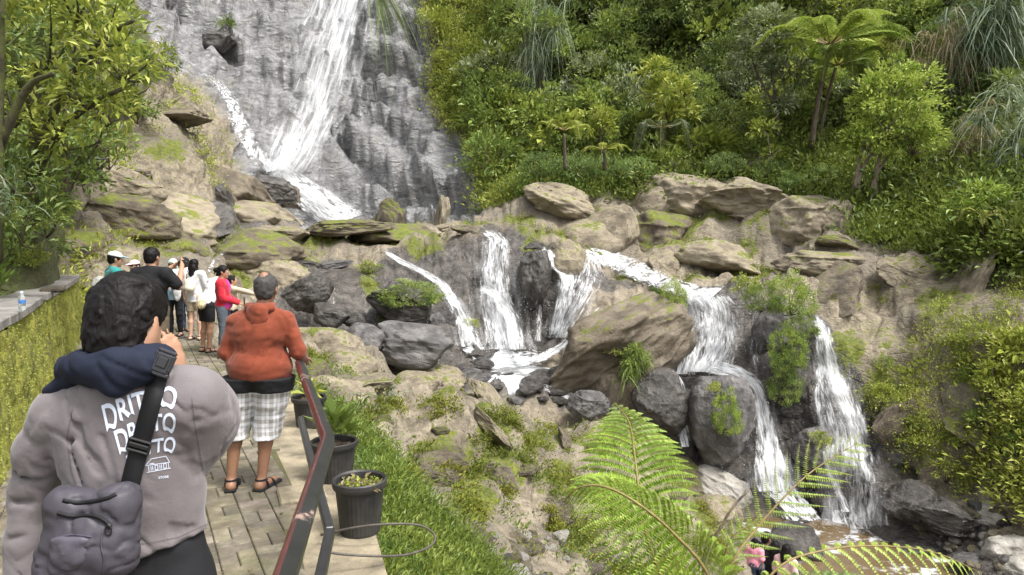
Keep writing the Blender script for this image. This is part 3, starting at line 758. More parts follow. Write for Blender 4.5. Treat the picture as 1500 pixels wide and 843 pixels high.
def fall(path, mat, name='waterfall', off=.12, dens=(0, 1.0), edge=1.0, smooth=3, nacross=14, step=3.0, lift=None, label=None):
    """path: photo x, photo y, full width in photo pixels, density; laid on the rock where it runs"""
    A = np.array(path, float); seg = np.concatenate([[0], np.cumsum(np.hypot(*np.diff(A[:, :2], axis=0).T))])
    n = max(6, int(seg[-1] / step)); S = spline(A, 400)
    sl = np.concatenate([[0], np.cumsum(np.hypot(*np.diff(S[:, :2], axis=0).T))]); t = np.linspace(0, sl[-1], n)
    C = np.stack([np.interp(t, sl, S[:, k]) for k in range(A.shape[1])], -1)
    T = unit(np.gradient(C[:, :2], axis=0)); Nn = np.stack([-T[:, 1], T[:, 0]], -1)
    # water that drops spreads level across the frame; water that runs spreads across its bed
    w = np.abs(T[:, 1:2]) ** .5; Nn = unit(Nn * (1 - w) + np.array([-1.0, 0]) * w * np.sign(T[:, 1:2] + 1e-6) + 1e-9)
    e = np.linspace(-1, 1, nacross)
    D = np.empty((n, nacross)); Q = np.empty((n, nacross, 2))
    for i in range(n):
        for j in range(nacross):
            q = C[i, :2] + Nn[i] * e[j] * C[i, 2] / 2; Q[i, j] = q
            P, nn_ = hit(*q); D[i, j] = P[1] if P is not None else np.nan
    D = np.where(np.isnan(D), np.nanmedian(D), D)
    # the sheet bridges small hollows: follow the foremost rock, then smooth
    for _ in range(smooth):
        E = np.pad(D, 1, mode='edge')
        D = np.minimum(D, .2 * (E[:-2, 1:-1] + E[2:, 1:-1] + E[1:-1, :-2] + E[1:-1, 2:] + D))
        E = np.pad(D, 1, mode='edge')
        D = .2 * (E[:-2, 1:-1] + E[2:, 1:-1] + E[1:-1, :-2] + E[1:-1, 2:] + D)
    G = np.array([[at(*Q[i, j], D[i, j] - off) for j in range(nacross)] for i in range(n)])
    G = G + np.array([0, -1, .35]) * (.05 * fbm(G * 2.2, 3, 7))[..., None]
    L = np.linalg.norm(np.diff(G[:, nacross // 2], axis=0), axis=-1); vv = np.concatenate([[0], np.cumsum(L)])
    ww = np.linalg.norm(G[:, -1] - G[:, 0], axis=-1)
    uvq = np.stack([(e[None] * ww[:, None] / 2) + RNG.uniform(0, 50), np.repeat(vv[:, None], nacross, 1)], -1)
    dn = C[:, 3:4] * (1 - np.abs(e[None]) ** 2.2 * edge) - edge * .35 * sstep(.6, 1, np.abs(e[None]))
    ends = np.minimum(sstep(0, .06, np.linspace(0, 1, n)), 1)[:, None]; dn = dn - (1 - ends) * .4
    ii = np.arange(n - 1)[:, None] * nacross + np.arange(nacross - 1)[None]
    fq = np.stack([ii, ii + 1, ii + nacross + 1, ii + nacross], -1).reshape(-1, 4)
    o = mesh_obj(name, G.reshape(-1, 3), fq, mat, uv=uvq.reshape(-1, 2), attrs={'dens': dn.reshape(-1)})
    tag(o, kind='structure'); return G
# the great fall and its side stream
for off, dd in ((.5, .54), (1.0, .34)):
    fall([(520, -60, 200, dd), (505, 0, 180, dd), (480, 90, 160, dd), (455, 170, 160, dd * .95), (425, 240, 130, dd), (408, 262, 90, dd * .8)], W_VEIL, off=off, nacross=30, step=5, smooth=12)
fall([(520, -60, 80, .72), (510, 0, 76, .78), (484, 90, 80, .7), (462, 170, 76, .66), (438, 215, 74, .68), (415, 250, 76, .8)], W_VEIL, off=1.1, nacross=18, step=5, smooth=12)
fall([(435, 150, 50, .35), (424, 200, 70, .8), (405, 245, 60, .9)], W_VEIL, off=.4, nacross=12)
fall([(395, 235, 60, .9), (425, 262, 62, 1.0), (460, 290, 80, 1.0), (490, 312, 86, .95), (510, 322, 70, .8)], W_FALL, off=.35, nacross=18)
fall([(300, 105, 24, .4), (318, 122, 26, .6), (338, 150, 32, .7), (352, 185, 40, .75), (366, 212, 40, .8), (384, 236, 40, .85), (402, 250, 44, .9)], W_RUN, off=.3, nacross=12, smooth=6)
fall([(205, 10, 60, .25), (250, 80, 50, .3), (300, 110, 40, .4)], W_VEIL, off=.25, nacross=12)
fall([(415, 320, 40, .3), (440, 330, 90, .35), (430, 345, 50, .3)], W_RUN, off=.1, nacross=12)
# the middle cascades
fall([(714, 338, 26, .8), (728, 350, 36, .95), (727, 362, 50, .8), (726, 400, 58, .75), (728, 438, 62, .8), (734, 478, 66, .85), (740, 512, 72, .9)], W_FALL, off=.3, nacross=20)
fall([(700, 420, 30, .35), (716, 424, 40, .6), (738, 445, 40, .9), (752, 480, 34, .85), (757, 512, 36, .9)], W_FALL, off=.65, nacross=12)
fall([(560, 366, 14, .75), (590, 384, 16, .85), (625, 402, 18, .95), (650, 420, 22, 1), (666, 445, 28, .95), (680, 475, 34, .9), (690, 508, 40, .9)], W_FALL, off=.3, nacross=12)
fall([(798, 362, 20, .85), (810, 385, 24, .95), (830, 405, 30, .9), (826, 440, 34, .8), (818, 470, 30, .8), (812, 490, 26, .7)], W_FALL, off=.5, nacross=10)
fall([(862, 372, 40, .6), (858, 410, 74, .58), (842, 450, 74, .55), (820, 495, 56, .55)], W_FALL, off=.45, nacross=16)
fall([(790, 440, 10, .6), (788, 500, 14, .7)], W_FALL, off=.25, nacross=6)
fall([(850, 368, 36, .9), (890, 378, 52, .95), (930, 396, 56, .9), (970, 414, 46, .9), (1010, 426, 44, .95), (1045, 434, 60, .9)], W_RUN, off=.3, nacross=14)
fall([(880, 450, 14, .8), (845, 488, 18, .9), (805, 518, 22, .95), (760, 532, 28, .9)], W_RUN, off=.8, nacross=8)
fall([(690, 508, 44, 1.1), (715, 524, 46, 1.1), (745, 526, 50, .95), (790, 524, 40, .5)], W_RUN, off=.25, nacross=16)
fall([(745, 540, 20, .4), (790, 565, 20, .5), (832, 580, 24, .75), (850, 598, 20, .5)], W_RUN, off=.2, nacross=10)
# the lower falls
fall([(1035, 432, 90, .9), (1048, 455, 92, .8), (1050, 490, 90, .75), (1044, 520, 92, .85), (1030, 545, 100, .95)], W_FALL, off=.35, nacross=24)
fall([(1012, 440, 30, .3), (1010, 500, 44, .55), (1000, 548, 50, .8)], W_FALL, off=.45, nacross=12)
fall([(1040, 538, 40, .9), (1080, 548, 34, 1), (1108, 568, 32, 1), (1118, 610, 38, .85), (1125, 650, 46, .85), (1130, 690, 66, .9), (1135, 720, 84, .8)], W_FALL, off=.75, nacross=16)
fall([(985, 548, 40, .8), (996, 570, 22, .9), (998, 610, 22, .95), (1004, 655, 22, .8)], W_FALL, off=.7, nacross=10)
fall([(985, 545, 14, .7), (950, 565, 12, .7), (932, 590, 8, .7)], W_FALL, off=.6, nacross=6)
fall([(945, 570, 8, .6), (955, 600, 9, .65), (958, 625, 8, .5)], W_FALL, off=.75, nacross=6)
fall([(1196, 462, 20, .95), (1206, 490, 34, 1), (1216, 540, 50, .9), (1226, 580, 66, .8), (1240, 640, 92, .72), (1248, 700, 98, .68), (1250, 755, 98, .64), (1255, 775, 90, .7)], W_FALL, off=.4, nacross=20)
fall([(1205, 480, 14, .5), (1224, 545, 24, .9), (1246, 610, 26, .85), (1268, 680, 24, .6), (1280, 740, 22, .4)], W_FALL, off=.6, nacross=10)
fall([(1202, 520, 14, .6), (1200, 580, 20, .75), (1206, 630, 20, .7), (1218, 690, 18, .7), (1240, 750, 18, .9)], W_FALL, off=.6, nacross=8)
fall([(1130, 700, 80, .9), (1165, 745, 70, .8), (1200, 775, 70, .9), (1260, 780, 50, .7)], W_RUN, off=.3, nacross=18)
fall([(1120, 460, 12, .3), (1105, 510, 30, .35), (1112, 545, 20, .3)], W_FALL, off=.3, nacross=8)
fall([(332, 362, 9, .6), (324, 372, 12, .6), (314, 386, 14, .55), (303, 402, 14, .4)], W_RUN, off=.15, nacross=6)
fall([(488, 420, 8, .4), (489, 470, 12, .3)], W_FALL, off=.2, nacross=5)
fall([(536, 440, 5, .5), (535, 462, 8, .4)], W_FALL, off=.2, nacross=5)

# thin films of water and spray round the white water
fall([(722, 345, 60, .3), (726, 400, 100, .34), (732, 450, 112, .36), (742, 512, 124, .42)], W_MIST, off=.5, nacross=16)
fall([(640, 412, 40, .26), (668, 450, 54, .34), (690, 506, 70, .4)], W_MIST, off=.5, nacross=10)
fall([(842, 385, 90, .3), (842, 440, 90, .34), (825, 495, 80, .34)], W_MIST, off=.6, nacross=12)
fall([(1035, 436, 110, .3), (1048, 490, 116, .36), (1035, 545, 120, .4)], W_MIST, off=.55, nacross=14)
fall([(1108, 570, 60, .26), (1125, 640, 80, .34), (1135, 715, 120, .42)], W_MIST, off=1.0, nacross=12)
fall([(1206, 490, 50, .26), (1228, 580, 100, .34), (1246, 690, 130, .38), (1252, 770, 140, .42)], W_MIST, off=.9, nacross=14)
# flat water: the plunge pool, and the brown stream at the bottom
def pool_material(name, col, rough, foam=0.0):
    t = NT(name); p = t.pos()
    n = t.noise(p, 3.5, 4, .6); n2 = t.noise(p, 1.2, 5, .65)
    c = t.mix(t.rng(t.math('ADD', n2, t.math('MULTIPLY', n, .25)), .70 - foam * .25, .82 - foam * .2), col, (.62, .65, .67))
    return t.done(t.bsdf(color=c, rough=rough, spec=.6, normal=t.bump(n, .5, .08)))
def sheet(name, ring, z, mat, grid=.25):
    ring = np.asarray(ring, float); c = ring.mean(0); V = [(c[0], c[1], z)]; 
    for k in np.linspace(.12, 1, 7): V += [(c[0] + (x - c[0]) * k, c[1] + (y - c[1]) * k, z) for x, y in ring]
    V += [(c[0] + (x - c[0]) * 1.06, c[1] + (y - c[1]) * 1.22, z - .55) for x, y in ring]
    n = len(ring); fs = [[(0, 1 + j, 1 + (j + 1) % n) for j in range(n)], [(1 + i * n + j, 1 + (i + 1) * n + j, 1 + (i + 1) * n + (j + 1) % n, 1 + i * n + (j + 1) % n) for i in range(7) for j in range(n)]]
    return tag(mesh_obj(name, np.array(V), [np.array(f) for f in fs], mat), kind='structure')
def on_plane(px, py, z): d = ray(px, py); return (d * (z / d[2]))[:2]
ZP = -3.88
sheet('pool', [on_plane(x, y, ZP) for x, y in ((670, 515), (700, 505), (760, 508), (830, 512), (826, 532), (795, 549), (750, 553), (710, 550), (680, 543))], ZP, pool_material('foaming_pool_water', (.12, .12, .115), .12, .75))
sheet('stream', [on_plane(x, y, -7.16) for x, y in ((1060, 770), (1130, 745), (1220, 765), (1300, 778), (1345, 800), (1400, 812), (1520, 835), (1520, 900), (1300, 930), (1100, 900))], -7.16, pool_material('brown_stream_water', (.12, .085, .045), .1, .1))

# droplets thrown up by the falls
def spray(spots):
    C = []; S = []
    for px, py, rx, ry, Y, n in spots:
        for _ in range(n // 2):
            q = RNG.normal(size=3) * (rx, .3, ry); c = at(px, py, Y)
            C.append(c + np.array([q[0] * Y / F, q[1], q[2] * Y / F])); S.append(RNG.choice([.003, .0045, .0065]) * Y / 16)
    C = np.array(C); S = np.array(S)[:, None, None]
    tet = np.array([(1, 1, 1), (-1, -1, 1), (-1, 1, -1), (1, -1, -1)]) * .7
    V = (C[:, None] + tet[None] * S * np.array([.8, .8, 1.6])).reshape(-1, 3); b = np.arange(len(C))[:, None] * 4
    Fs = np.concatenate([b + np.array(f) for f in ((0, 1, 2), (0, 3, 1), (0, 2, 3), (1, 3, 2))])
    tag(mesh_obj('water_spray', V, Fs, simple('water_droplets', (.85, .87, .9), .3, .05, bump=0)), 'white droplets of spray flying around the cascades', 'spray', kind='stuff')
spray([(735, 470, 30, 40, 21.6, 500), (745, 505, 40, 14, 21.4, 300), (685, 490, 20, 20, 21.2, 260), (1125, 690, 34, 26, 17.6, 500), (1250, 720, 34, 40, 17.2, 500), (1230, 640, 30, 60, 17.6, 300), (1050, 500, 40, 36, 20, 250), (1240, 770, 40, 8, 16.8, 250), (800, 460, 20, 30, 22, 150), (1115, 620, 16, 40, 17.9, 200)])
# ------------------------------------------------------------------ leaves
def leaf_material(name, dark, mid, light, rough=.5, trans=.3, var=.5):
    t = NT(name); tint = t.attr('tint'); hue = t.attr('hue'); r = t.n('ObjectInfo').outputs['Random']
    f = t.math('ADD', tint, t.math('MULTIPLY', t.math('SUBTRACT', r, .5), .6))
    c = t.ramp(f, [(.05, dark), (.5, mid), (.95, light)])
    c = t.mix(t.math('MULTIPLY', hue, .8), c, t.mix(.5, c, (.20, .19, .02)))
    b = t.bsdf(color=c, rough=rough, spec=.4)
    tr = t.n('BsdfTranslucent', {'Color': t.mix(.5, c, (.25, .29, .07))})
    return t.done(t.n('MixShader', {0: trans, 1: b, 2: tr}))
LM = {'deep': leaf_material('deep_green_leaves', (.026, .050, .012), (.078, .132, .030), (.20, .26, .07)),
      'mid': leaf_material('mid_green_leaves', (.055, .098, .016), (.17, .255, .048), (.34, .42, .10)),
      'lime': leaf_material('yellow_green_leaves', (.11, .15, .016), (.30, .355, .05), (.48, .51, .12)),
      'grey': leaf_material('grey_green_leaves', (.075, .10, .05), (.24, .28, .16), (.48, .52, .36)),
      'fresh': leaf_material('fresh_green_leaves', (.09, .16, .02), (.26, .37, .055), (.46, .54, .12)),
      'hedge': leaf_material('soft_green_leaves', (.08, .14, .04), (.21, .32, .10), (.37, .49, .19)),
      'blue': leaf_material('pale_blue_green_blades', (.05, .085, .045), (.13, .18, .105), (.26, .31, .20)),
      'grass': leaf_material('bright_grass', (.04, .075, .012), (.105, .175, .028), (.22, .29, .06)),
      'fern': leaf_material('fern_green', (.12, .20, .022), (.26, .37, .05), (.42, .52, .11), .42, .3),
      'straw': leaf_material('dry_straw_blades', (.10, .075, .035), (.23, .18, .10), (.36, .30, .19)),
      'moss': leaf_material('moss_tufts', (.035, .05, .006), (.095, .12, .012), (.18, .19, .02), .8, .1)}
def bark_material(name, a, b, mossy=.3):
    t = NT(name); p = t.obj(); m = t.n('Mapping', {'Vector': p, 'Scale': (6, 6, 1.5)}).outputs[0]
    n = t.noise(m, 3, 5, .65); n2 = t.noise(p, 5, 4)
    c = t.mix(t.rng(n2, .62 - mossy * .3, .72), t.ramp(n, [(.35, a), (.65, b)]), (.07, .085, .015))
    return t.done(t.bsdf(color=c, rough=.9, normal=t.bump(n, .9, .04)))
BARK = bark_material('brown_bark', (.03, .022, .016), (.12, .09, .065))
BARKP = bark_material('pale_bark', (.09, .07, .05), (.26, .21, .16), 0)
BARKM = bark_material('mossy_bark', (.02, .017, .01), (.07, .06, .03), 1.0)

def leaf_quads(P, D, L, W, rng, fold=.25, roll=.6):
    """one folded diamond per leaf: base, side, tip, side"""
    n = len(P); D = unit(D)
    S = unit(np.cross(D, np.array([0, 0, 1.0])) + 1e-4); U = np.cross(S, D)
    a = rng.normal(size=(n, 1)) * roll; S, U = S * np.cos(a) + U * np.sin(a), U * np.cos(a) - S * np.sin(a)
    L = np.broadcast_to(np.asarray(L, float).reshape(-1, 1), (n, 1)); W = np.broadcast_to(np.asarray(W, float).reshape(-1, 1), (n, 1))
    m = P + D * L * .45
    V = np.stack([P, m + S * W / 2 + U * W * fold, P + D * L - U * L * .12, m - S * W / 2 + U * W * fold], 1)
    return V.reshape(-1, 3), np.arange(4 * n).reshape(-1, 4)
def foliage(name, mat, P, D, L, W, tint, hue=None, parent=None, seed=0, **k):
    V, Q = leaf_quads(P, D, L, W, np.random.default_rng(seed), **k)
    t = np.clip(np.repeat(tint, 4), 0, 1); h = np.repeat(hue if hue is not None else np.zeros(len(P)), 4)
    return mesh_obj(name, V, Q, mat, parent, smooth=False, attrs={'tint': t, 'hue': h})
def crown_points(r, ncl, nlf, cr, rng, lump=.3, low=-.3, fill=.35):
    """leaf positions and directions: clumps spread over (and some inside) a lumpy ellipsoid"""
    d = rng.normal(size=(ncl * 3, 3)); d = unit(d); d = d[d[:, 2] > low][:ncl]
    rad = 1 + lump * fbm(d * 1.7 + rng.uniform(0, 50), 3, 3) - fill * rng.uniform(size=len(d)) ** 2
    C = d * rad[:, None] * np.asarray(r)
    cs = rng.uniform(.6, 1.35, len(C)) * cr
    off = rng.normal(size=(len(C), nlf, 3)); off = unit(off) * rng.uniform(.15, 1, (len(C), nlf, 1)) ** .5
    P = C[:, None] + off * cs[:, None, None] * np.array([1, 1, .7])
    D = off * .8 + d[:, None] * .7 + rng.normal(size=off.shape) * .45 + np.array([0, 0, .12])
    tint = .5 + .26 * rng.normal(size=(len(C), 1)) + .15 * rng.normal(size=(len(C), nlf)) + .10 * off[..., 2]
    return P.reshape(-1, 3), D.reshape(-1, 3), tint.ravel(), C
def stems(mb, base, C, rng, n=5, r=.03):
    for c in C[rng.choice(len(C), min(n, len(C)), replace=False)]:
        m = base * .45 + c * .55 + rng.normal(size=3) * .12 * np.linalg.norm(c - base); m[2] -= .05
        mb.tube(spline([base, m, c], 7), np.linspace(r, r * .3, 7), 5)
def make_shrub(kind, mat, r, ncl, nlf, cr, leaf, asp, seed, name='shrub', low=-.35, lift=.55, stem=BARK):
    rng = np.random.default_rng(seed); root = empty(name, (0, 0, 0))
    P, D, t, C = crown_points(r, ncl, nlf, cr, rng, low=low); up = np.array([0, 0, r[2] * lift])
    L = leaf * rng.uniform(.6, 1.3, len(P))
    foliage('crown', LM[mat], P + up, D, L, L * asp, t, rng.uniform(0, .5, len(P)) * (rng.uniform(size=len(P)) < .3), root, seed)
    mb = MB(); stems(mb, np.array([0, 0, -r[2] * .35]), C + up, rng, 8, .03 * max(r)); mb.build('trunk', stem, root, True)
    return root
def place(proto, loc, s, rz, label, cat, group=None, used=set(), tilt=(0, 0), sz=None):
    if proto.name in used: o = copy_tree(proto)
    else: o = proto; used.add(proto.name)
    o.location = loc; o.scale = (s, s, sz or s); o.rotation_euler = (tilt[0], tilt[1], rz)
    return tag(o, label, cat, group)

SH = {'deep': [make_shrub('b', 'deep', (1, 1, .85), 34, 26, .34, .24, .45, 200 + i) for i in range(3)],
      'mid': [make_shrub('b', 'mid', (1, 1, .85), 36, 26, .32, .20, .42, 210 + i) for i in range(3)],
      'lime': [make_shrub('b', 'lime', (1, 1, .9), 34, 24, .32, .22, .4, 220 + i) for i in range(3)],
      'grey': [make_shrub('b', 'grey', (1, 1, .9), 34, 24, .30, .20, .36, 230 + i) for i in range(2)],
      'fine': [make_shrub('b', 'mid', (1, 1, .75), 60, 40, .24, .10, .35, 240 + i, low=-.5) for i in range(3)],
      'hedge': [make_shrub('b', 'hedge', (1, .8, .6), 80, 40, .2, .085, .35, 280 + i, low=-.5) for i in range(2)],
      'round': [make_shrub('b', m_, (1, 1, .9), 150, 40, .19, .085, .42, 290 + i, low=-.8, lift=.5) for i, m_ in enumerate(('mid', 'fresh'))],
      'tree': [make_shrub('b', m_, (1, 1, .85), 95, 26, .21, .115, .42, 260 + i, low=-.5) for i, m_ in enumerate(('mid', 'deep', 'grey', 'lime', 'deep'))],
      'big': [make_shrub('b', 'lime', (1, 1, .8), 22, 15, .36, .42, .42, 250 + i) for i in range(2)]}
GL = {'deep': 'dark green leafy shrub massed with others on the steep jungle hillside', 'mid': 'mid green leafy shrub massed with others on the steep jungle hillside',
      'lime': 'yellow green leafy shrub massed with others on the steep jungle hillside', 'grey': 'dull grey green shrub massed with others on the steep jungle hillside',
      'big': 'large leaved light green shrub massed with others on the steep jungle hillside', 'fine': 'fine leaved green shrub massed with others on the steep jungle hillside'}
KIND_SEQ = {}
def shrub_px(px, py, wpx, kind, label, group=None, Y=None, sink=.15, aspect=1.0, out=.25, which=None):
    P, n = hit(px, py)
    if P is None: return
    if Y: P = at(px, py, Y)
    s = wpx / 2 * P[1] / F / 1.15; i = KIND_SEQ.get(kind, 0); KIND_SEQ[kind] = i + 1
    if which is not None: i = which
    place(SH[kind][i % len(SH[kind])], P + n * s * out - np.array([0, 0, s * sink + s * .4]), s, RNG.uniform(0, 6), label, 'shrub', group, sz=s * aspect * RNG.uniform(.9, 1.15))
# the jungle hillside: shrubs one can tell apart in front of the undergrowth
rows = []
for py in range(-20, 262, 27):
    for px in range(635, 1530, 46):
        x = px + RNG.uniform(-16, 16) + (py // 27 % 2) * 17; y = py + RNG.uniform(-10, 10)
        rows.append((x, y))
inside = poly(np.array([r[0] for r in rows]), np.array([r[1] for r in rows]), P_HILL, 3)
for (x, y), ok in zip(rows, inside):
    if ok < .8: continue
    if y > 215 and x > 720 and RNG.uniform() < .5: continue
    if 1320 < x < 1420 and y > 150 and RNG.uniform() < .6: continue
    u = RNG.uniform()
    edge = x < 720 + RNG.uniform(-20, 20)
    if edge: k = 'lime' if u < .55 else ('fine' if u < .8 else 'mid')
    elif 820 < x < 1120 and y < 210: k = 'deep' if u < .58 else ('mid' if u < .8 else ('grey' if u < .92 else 'big'))
    elif x > 1330: k = 'mid' if u < .4 else ('grey' if u < .6 else ('lime' if u < .85 else 'deep'))
    else: k = 'mid' if u < .42 else ('deep' if u < .66 else ('grey' if u < .78 else ('lime' if u < .9 else 'big')))
    shrub_px(x, y, RNG.choice([34, 48, 62, 78, 96]) * RNG.uniform(.85, 1.15) * (.6 if edge else 1), k, GL[k], k + ' shrubs of the jungle hillside', out=RNG.uniform(.2, .7))
TN = ('mid green', 'dark green', 'pale grey green', 'yellow green', 'dark green')
for x, y, w, k in ((760, 60, 110, 0), (850, 40, 120, 2), (905, 95, 110, 1), (960, 60, 120, 4), (1060, 130, 120, 1), (1010, 160, 90, 0), (870, 140, 90, 2), (820, 100, 80, 3), (930, 10, 110, 2), (1050, 20, 130, 4), (1110, 150, 90, 2), (760, 150, 80, 0), (1220, 150, 80, 0), (1260, 40, 110, 3), (1330, 40, 110, 0), (1300, 100, 70, 3), (1380, 150, 80, 2), (1170, 190, 80, 1), (1400, 20, 100, 2), (730, 20, 80, 3),
        (690, 130, 56, 3), (720, 200, 60, 0), (1060, 200, 80, 4), (940, 205, 70, 1), (1010, 225, 60, 0), (1480, 120, 80, 0), (1440, 235, 80, 3), (1330, 250, 60, 0), (790, 215, 60, 0), (850, 205, 60, 1)):
    shrub_px(x, y, w, 'tree', TN[k] + ' rounded tree crown rising out of the jungle undergrowth', TN[k] + ' tree crowns of the jungle', out=.55, which=k)

# undergrowth and ground cover nobody could count
def scatter(name, mask, n, mat, leaf, asp, per, cr, label, seed, up=.6, huefn=None, tintfn=None, droop=0.0):
    rng = np.random.default_rng(seed); w = mask.reshape(-1).copy()
    px = bpx.reshape(-1); py = bpy_.reshape(-1)
    w *= ((px > -160) & (px < 1660) & (py > -120) & (py < 960)); w = w / w.sum()
    idx = rng.choice(len(w), n, p=w)
    C = Vt[idx]; N = NV[idx]; Y = np.clip(C[:, 1:2], 4, 60)
    rad = cr * rng.uniform(.5, 1.5, (n, 1, 1)); off = rng.normal(size=(n, per, 3)) * rad
    P = C[:, None] + off * np.array([1, 1, .5]) + N[:, None] * np.abs(rng.normal(size=(n, per, 1))) * rad * 1.1
    D = N[:, None] * .5 + np.array([0, 0, up]) + unit(off) * .9 + rng.normal(size=off.shape) * .4
    tint = (.5 + .28 * fbm(C / 2.2, 3, seed))[:, None] + .13 * rng.normal(size=(n, per))
    hue = np.clip(.35 + .8 * fbm(C / 5.0, 2, seed + 9), 0, 1)[:, None] + np.zeros((n, per))
    L = leaf * rng.uniform(.55, 1.4, n * per)
    o = foliage(name, mat, P.reshape(-1, 3), D.reshape(-1, 3), L, L * asp, tint.ravel(), hue.ravel(), None, seed)
    return tag(o, label, 'plants', kind='stuff')
NV = normals(TER); NV[NV[..., 2] < -.2] *= -1; NV = NV.reshape(-1, 3)
fb = fbm(BASE / 2.0, 4, 300)
scatter('undergrowth', M['hill'] * (.6 + .4 * (fb > 0)), 9500, LM['mid'], .20, .45, 14, .32, 'tangled undergrowth covering the steep jungle hillside', 41, up=.15)
scatter('dark_undergrowth', M['hill'] * (bpx > 720) * (fb > -.1), 5200, LM['deep'], .26, .45, 13, .36, 'darker broad leaved undergrowth of the jungle hillside', 42, up=.15)
scatter('cliff_edge_plants', M['hill'] * (bpx < 760) * (bpy_ < 320), 2200, LM['lime'], .20, .4, 16, .26, 'yellow green plants draping the edge of the wet cliff', 43)
ledge = poly(bpx, bpy_, pts("700,300 760,288 850,286 985,276 1050,262 1140,282 1240,296 1255,345 1400,372 1500,380 1500,300 1250,255 1000,235 760,255 700,250"), 8) * (YB > 18)
scatter('terrace_ground_cover', ledge, 3800, LM['mid'], .14, .4, 16, .20, 'low soft green ground cover along the terrace below the jungle', 44, up=1.0)
scatter('bank_creepers', M['rb'] * (fb + .3 * fbm(BASE / .8, 3, 310) > .26) * (bpx > 1230), 1100, LM['lime'], .08, .42, 13, .14, 'small yellow green creepers spread over the mossy right bank', 45)
scatter('bank_leaves', M['rb'] * (bpx > 1440 + 60 * fb) * (bpy_ > 490), 420, LM['lime'], .15, .42, 14, .20, 'light green leafy plants spread over the right bank', 46)
scatter('left_bank_plants', M['lb'] * (YB > 5.5) * (bpy_ < 470) * (BASE[..., 0] < -2.15 - .543 * YB), 5200, LM['mid'], .13, .38, 14, .17, 'mixed green plants covering the left bank', 47)
scatter('left_cliff_moss_plants', M['lm'] * (fb > .15) * (1 - M['lb']) * (YB > 14), 420, LM['lime'], .13, .4, 14, .16, 'mossy plants in patches on the left rock wall', 48)
mossy = moss * (1 - M['rb']) * (1 - M['lm']) * (YB > 6) * (fbm(BASE / .5, 3, 333) > -.1)
scatter('moss_cushions', mossy ** 3, 2300, LM['moss'], .045, .6, 16, .06, 'bright yellow green moss cushions in patches on the rocks', 49)
scatter('slope_plants', poly(bpx, bpy_, pts("1230,300 1260,340 1340,332 1400,352 1450,372 1500,385 1500,330 1400,300"), 10) * (YB > 14), 900, LM['mid'], .14, .4, 16, .2, 'bushy green plants at the top of the right rock slope', 50)

# shrubs that sit on the rocks between the falls
S_ = shrub_px
S_(331, 36, 30, 'mid', 'small green shrub growing on the upper left of the wet cliff')
S_(1117, 452, 54, 'round', 'left one of two round bushes on the ledge between the lower falls', sink=-.3, Y=19.5)
S_(1160, 452, 72, 'round', 'right and larger one of two round bushes on the ledge between the lower falls', sink=-.3, Y=19.4)
S_(1172, 490, 52, 'round', 'bush hanging just below the two round ones', sink=-.3, Y=19.1)
S_(1158, 532, 58, 'round', 'leafy green plant hanging halfway down the rock rib', sink=-.3, aspect=1.3, Y=18.7)
S_(1152, 576, 50, 'round', 'leafy green plant at the lower end of the rock rib', sink=-.3, aspect=1.3, Y=18.6)
S_(1064, 625, 50, 'round', 'bushy ferns growing low on the grey boulder amid the cascade', sink=-.3, aspect=1.5, Y=17.75)
S_(1048, 570, 22, 'lime', 'small green tuft high on the grey boulder amid the cascade', Y=17.9)
S_(1200, 650, 32, 'lime', 'green tuft topping the boulder between the two lower falls', Y=17.4)
S_(592, 438, 96, 'round', 'wide green moss and fern clump on the dark basin wall', sink=-.2, aspect=.55, Y=21.2)
S_(690, 478, 24, 'lime', 'small green clump just left of the foot of the slanting chute')
S_(545, 395, 40, 'lime', 'mossy clump above the basin wall', aspect=.7)
S_(990, 452, 40, 'round', 'green bush on the right shoulder of the huge boulder', aspect=1.5, Y=20.0, sink=-.3)
S_(930, 540, 44, 'mid', 'leafy tuft on the front of the huge brown boulder', Y=18.9, aspect=1.4, sink=-.3)
S_(900, 520, 28, 'lime', 'small fern tuft high on the front of the huge brown boulder', Y=19.3, sink=-.3)
S_(1092, 434, 44, 'lime', 'bright grassy bush at the left of the round bushes', Y=20.6, sink=-.3)
S_(884, 355, 66, 'fine', 'low green bush above the running cascade', aspect=.5)
S_(845, 385, 26, 'lime', 'moss bush beside the small side trickles', aspect=1.3)
S_(1265, 322, 76, 'fine', 'dense round bush at the foot of the leaning round tree', aspect=.8)
S_(1430, 376, 50, 'fine', 'dense round bush on the brow of the right rock slope', aspect=.8)
S_(1345, 310, 90, 'mid', 'wide green bush right of the round tree', aspect=.6)
for i, (x, y, w) in enumerate(((800, 270, 70), (846, 272, 76), (892, 274, 76), (936, 272, 70), (978, 262, 46), (1060, 262, 60), (1130, 268, 56), (1160, 286, 60), (1205, 280, 60))):
    S_(x, y - 2, w * 1.15, 'hedge', 'low rounded bush in the hedge like row along the terrace', 'bushes of the terrace row', aspect=.9, sink=-.35)
for i, (x, y, w, k) in enumerate(((1470, 570, 70, 'lime'), (1500, 520, 80, 'big'), (1495, 600, 80, 'lime'), (1450, 620, 60, 'mid'), (1495, 660, 80, 'mid'), (1405, 640, 50, 'lime'), (1340, 620, 36, 'mid'), (1300, 585, 40, 'lime'), (1480, 710, 60, 'mid'), (1290, 530, 30, 'fine'), (1385, 690, 50, 'lime'), (1420, 560, 44, 'mid'))):
    S_(x, y, w, k, {'lime': 'yellow green shrub among others on the right bank', 'big': 'light green large leaved shrub among others on the right bank', 'mid': 'mid green shrub among others on the right bank', 'fine': 'fine leaved shrub among yellower ones on the right bank'}[k], k + ' shrubs of the right bank')
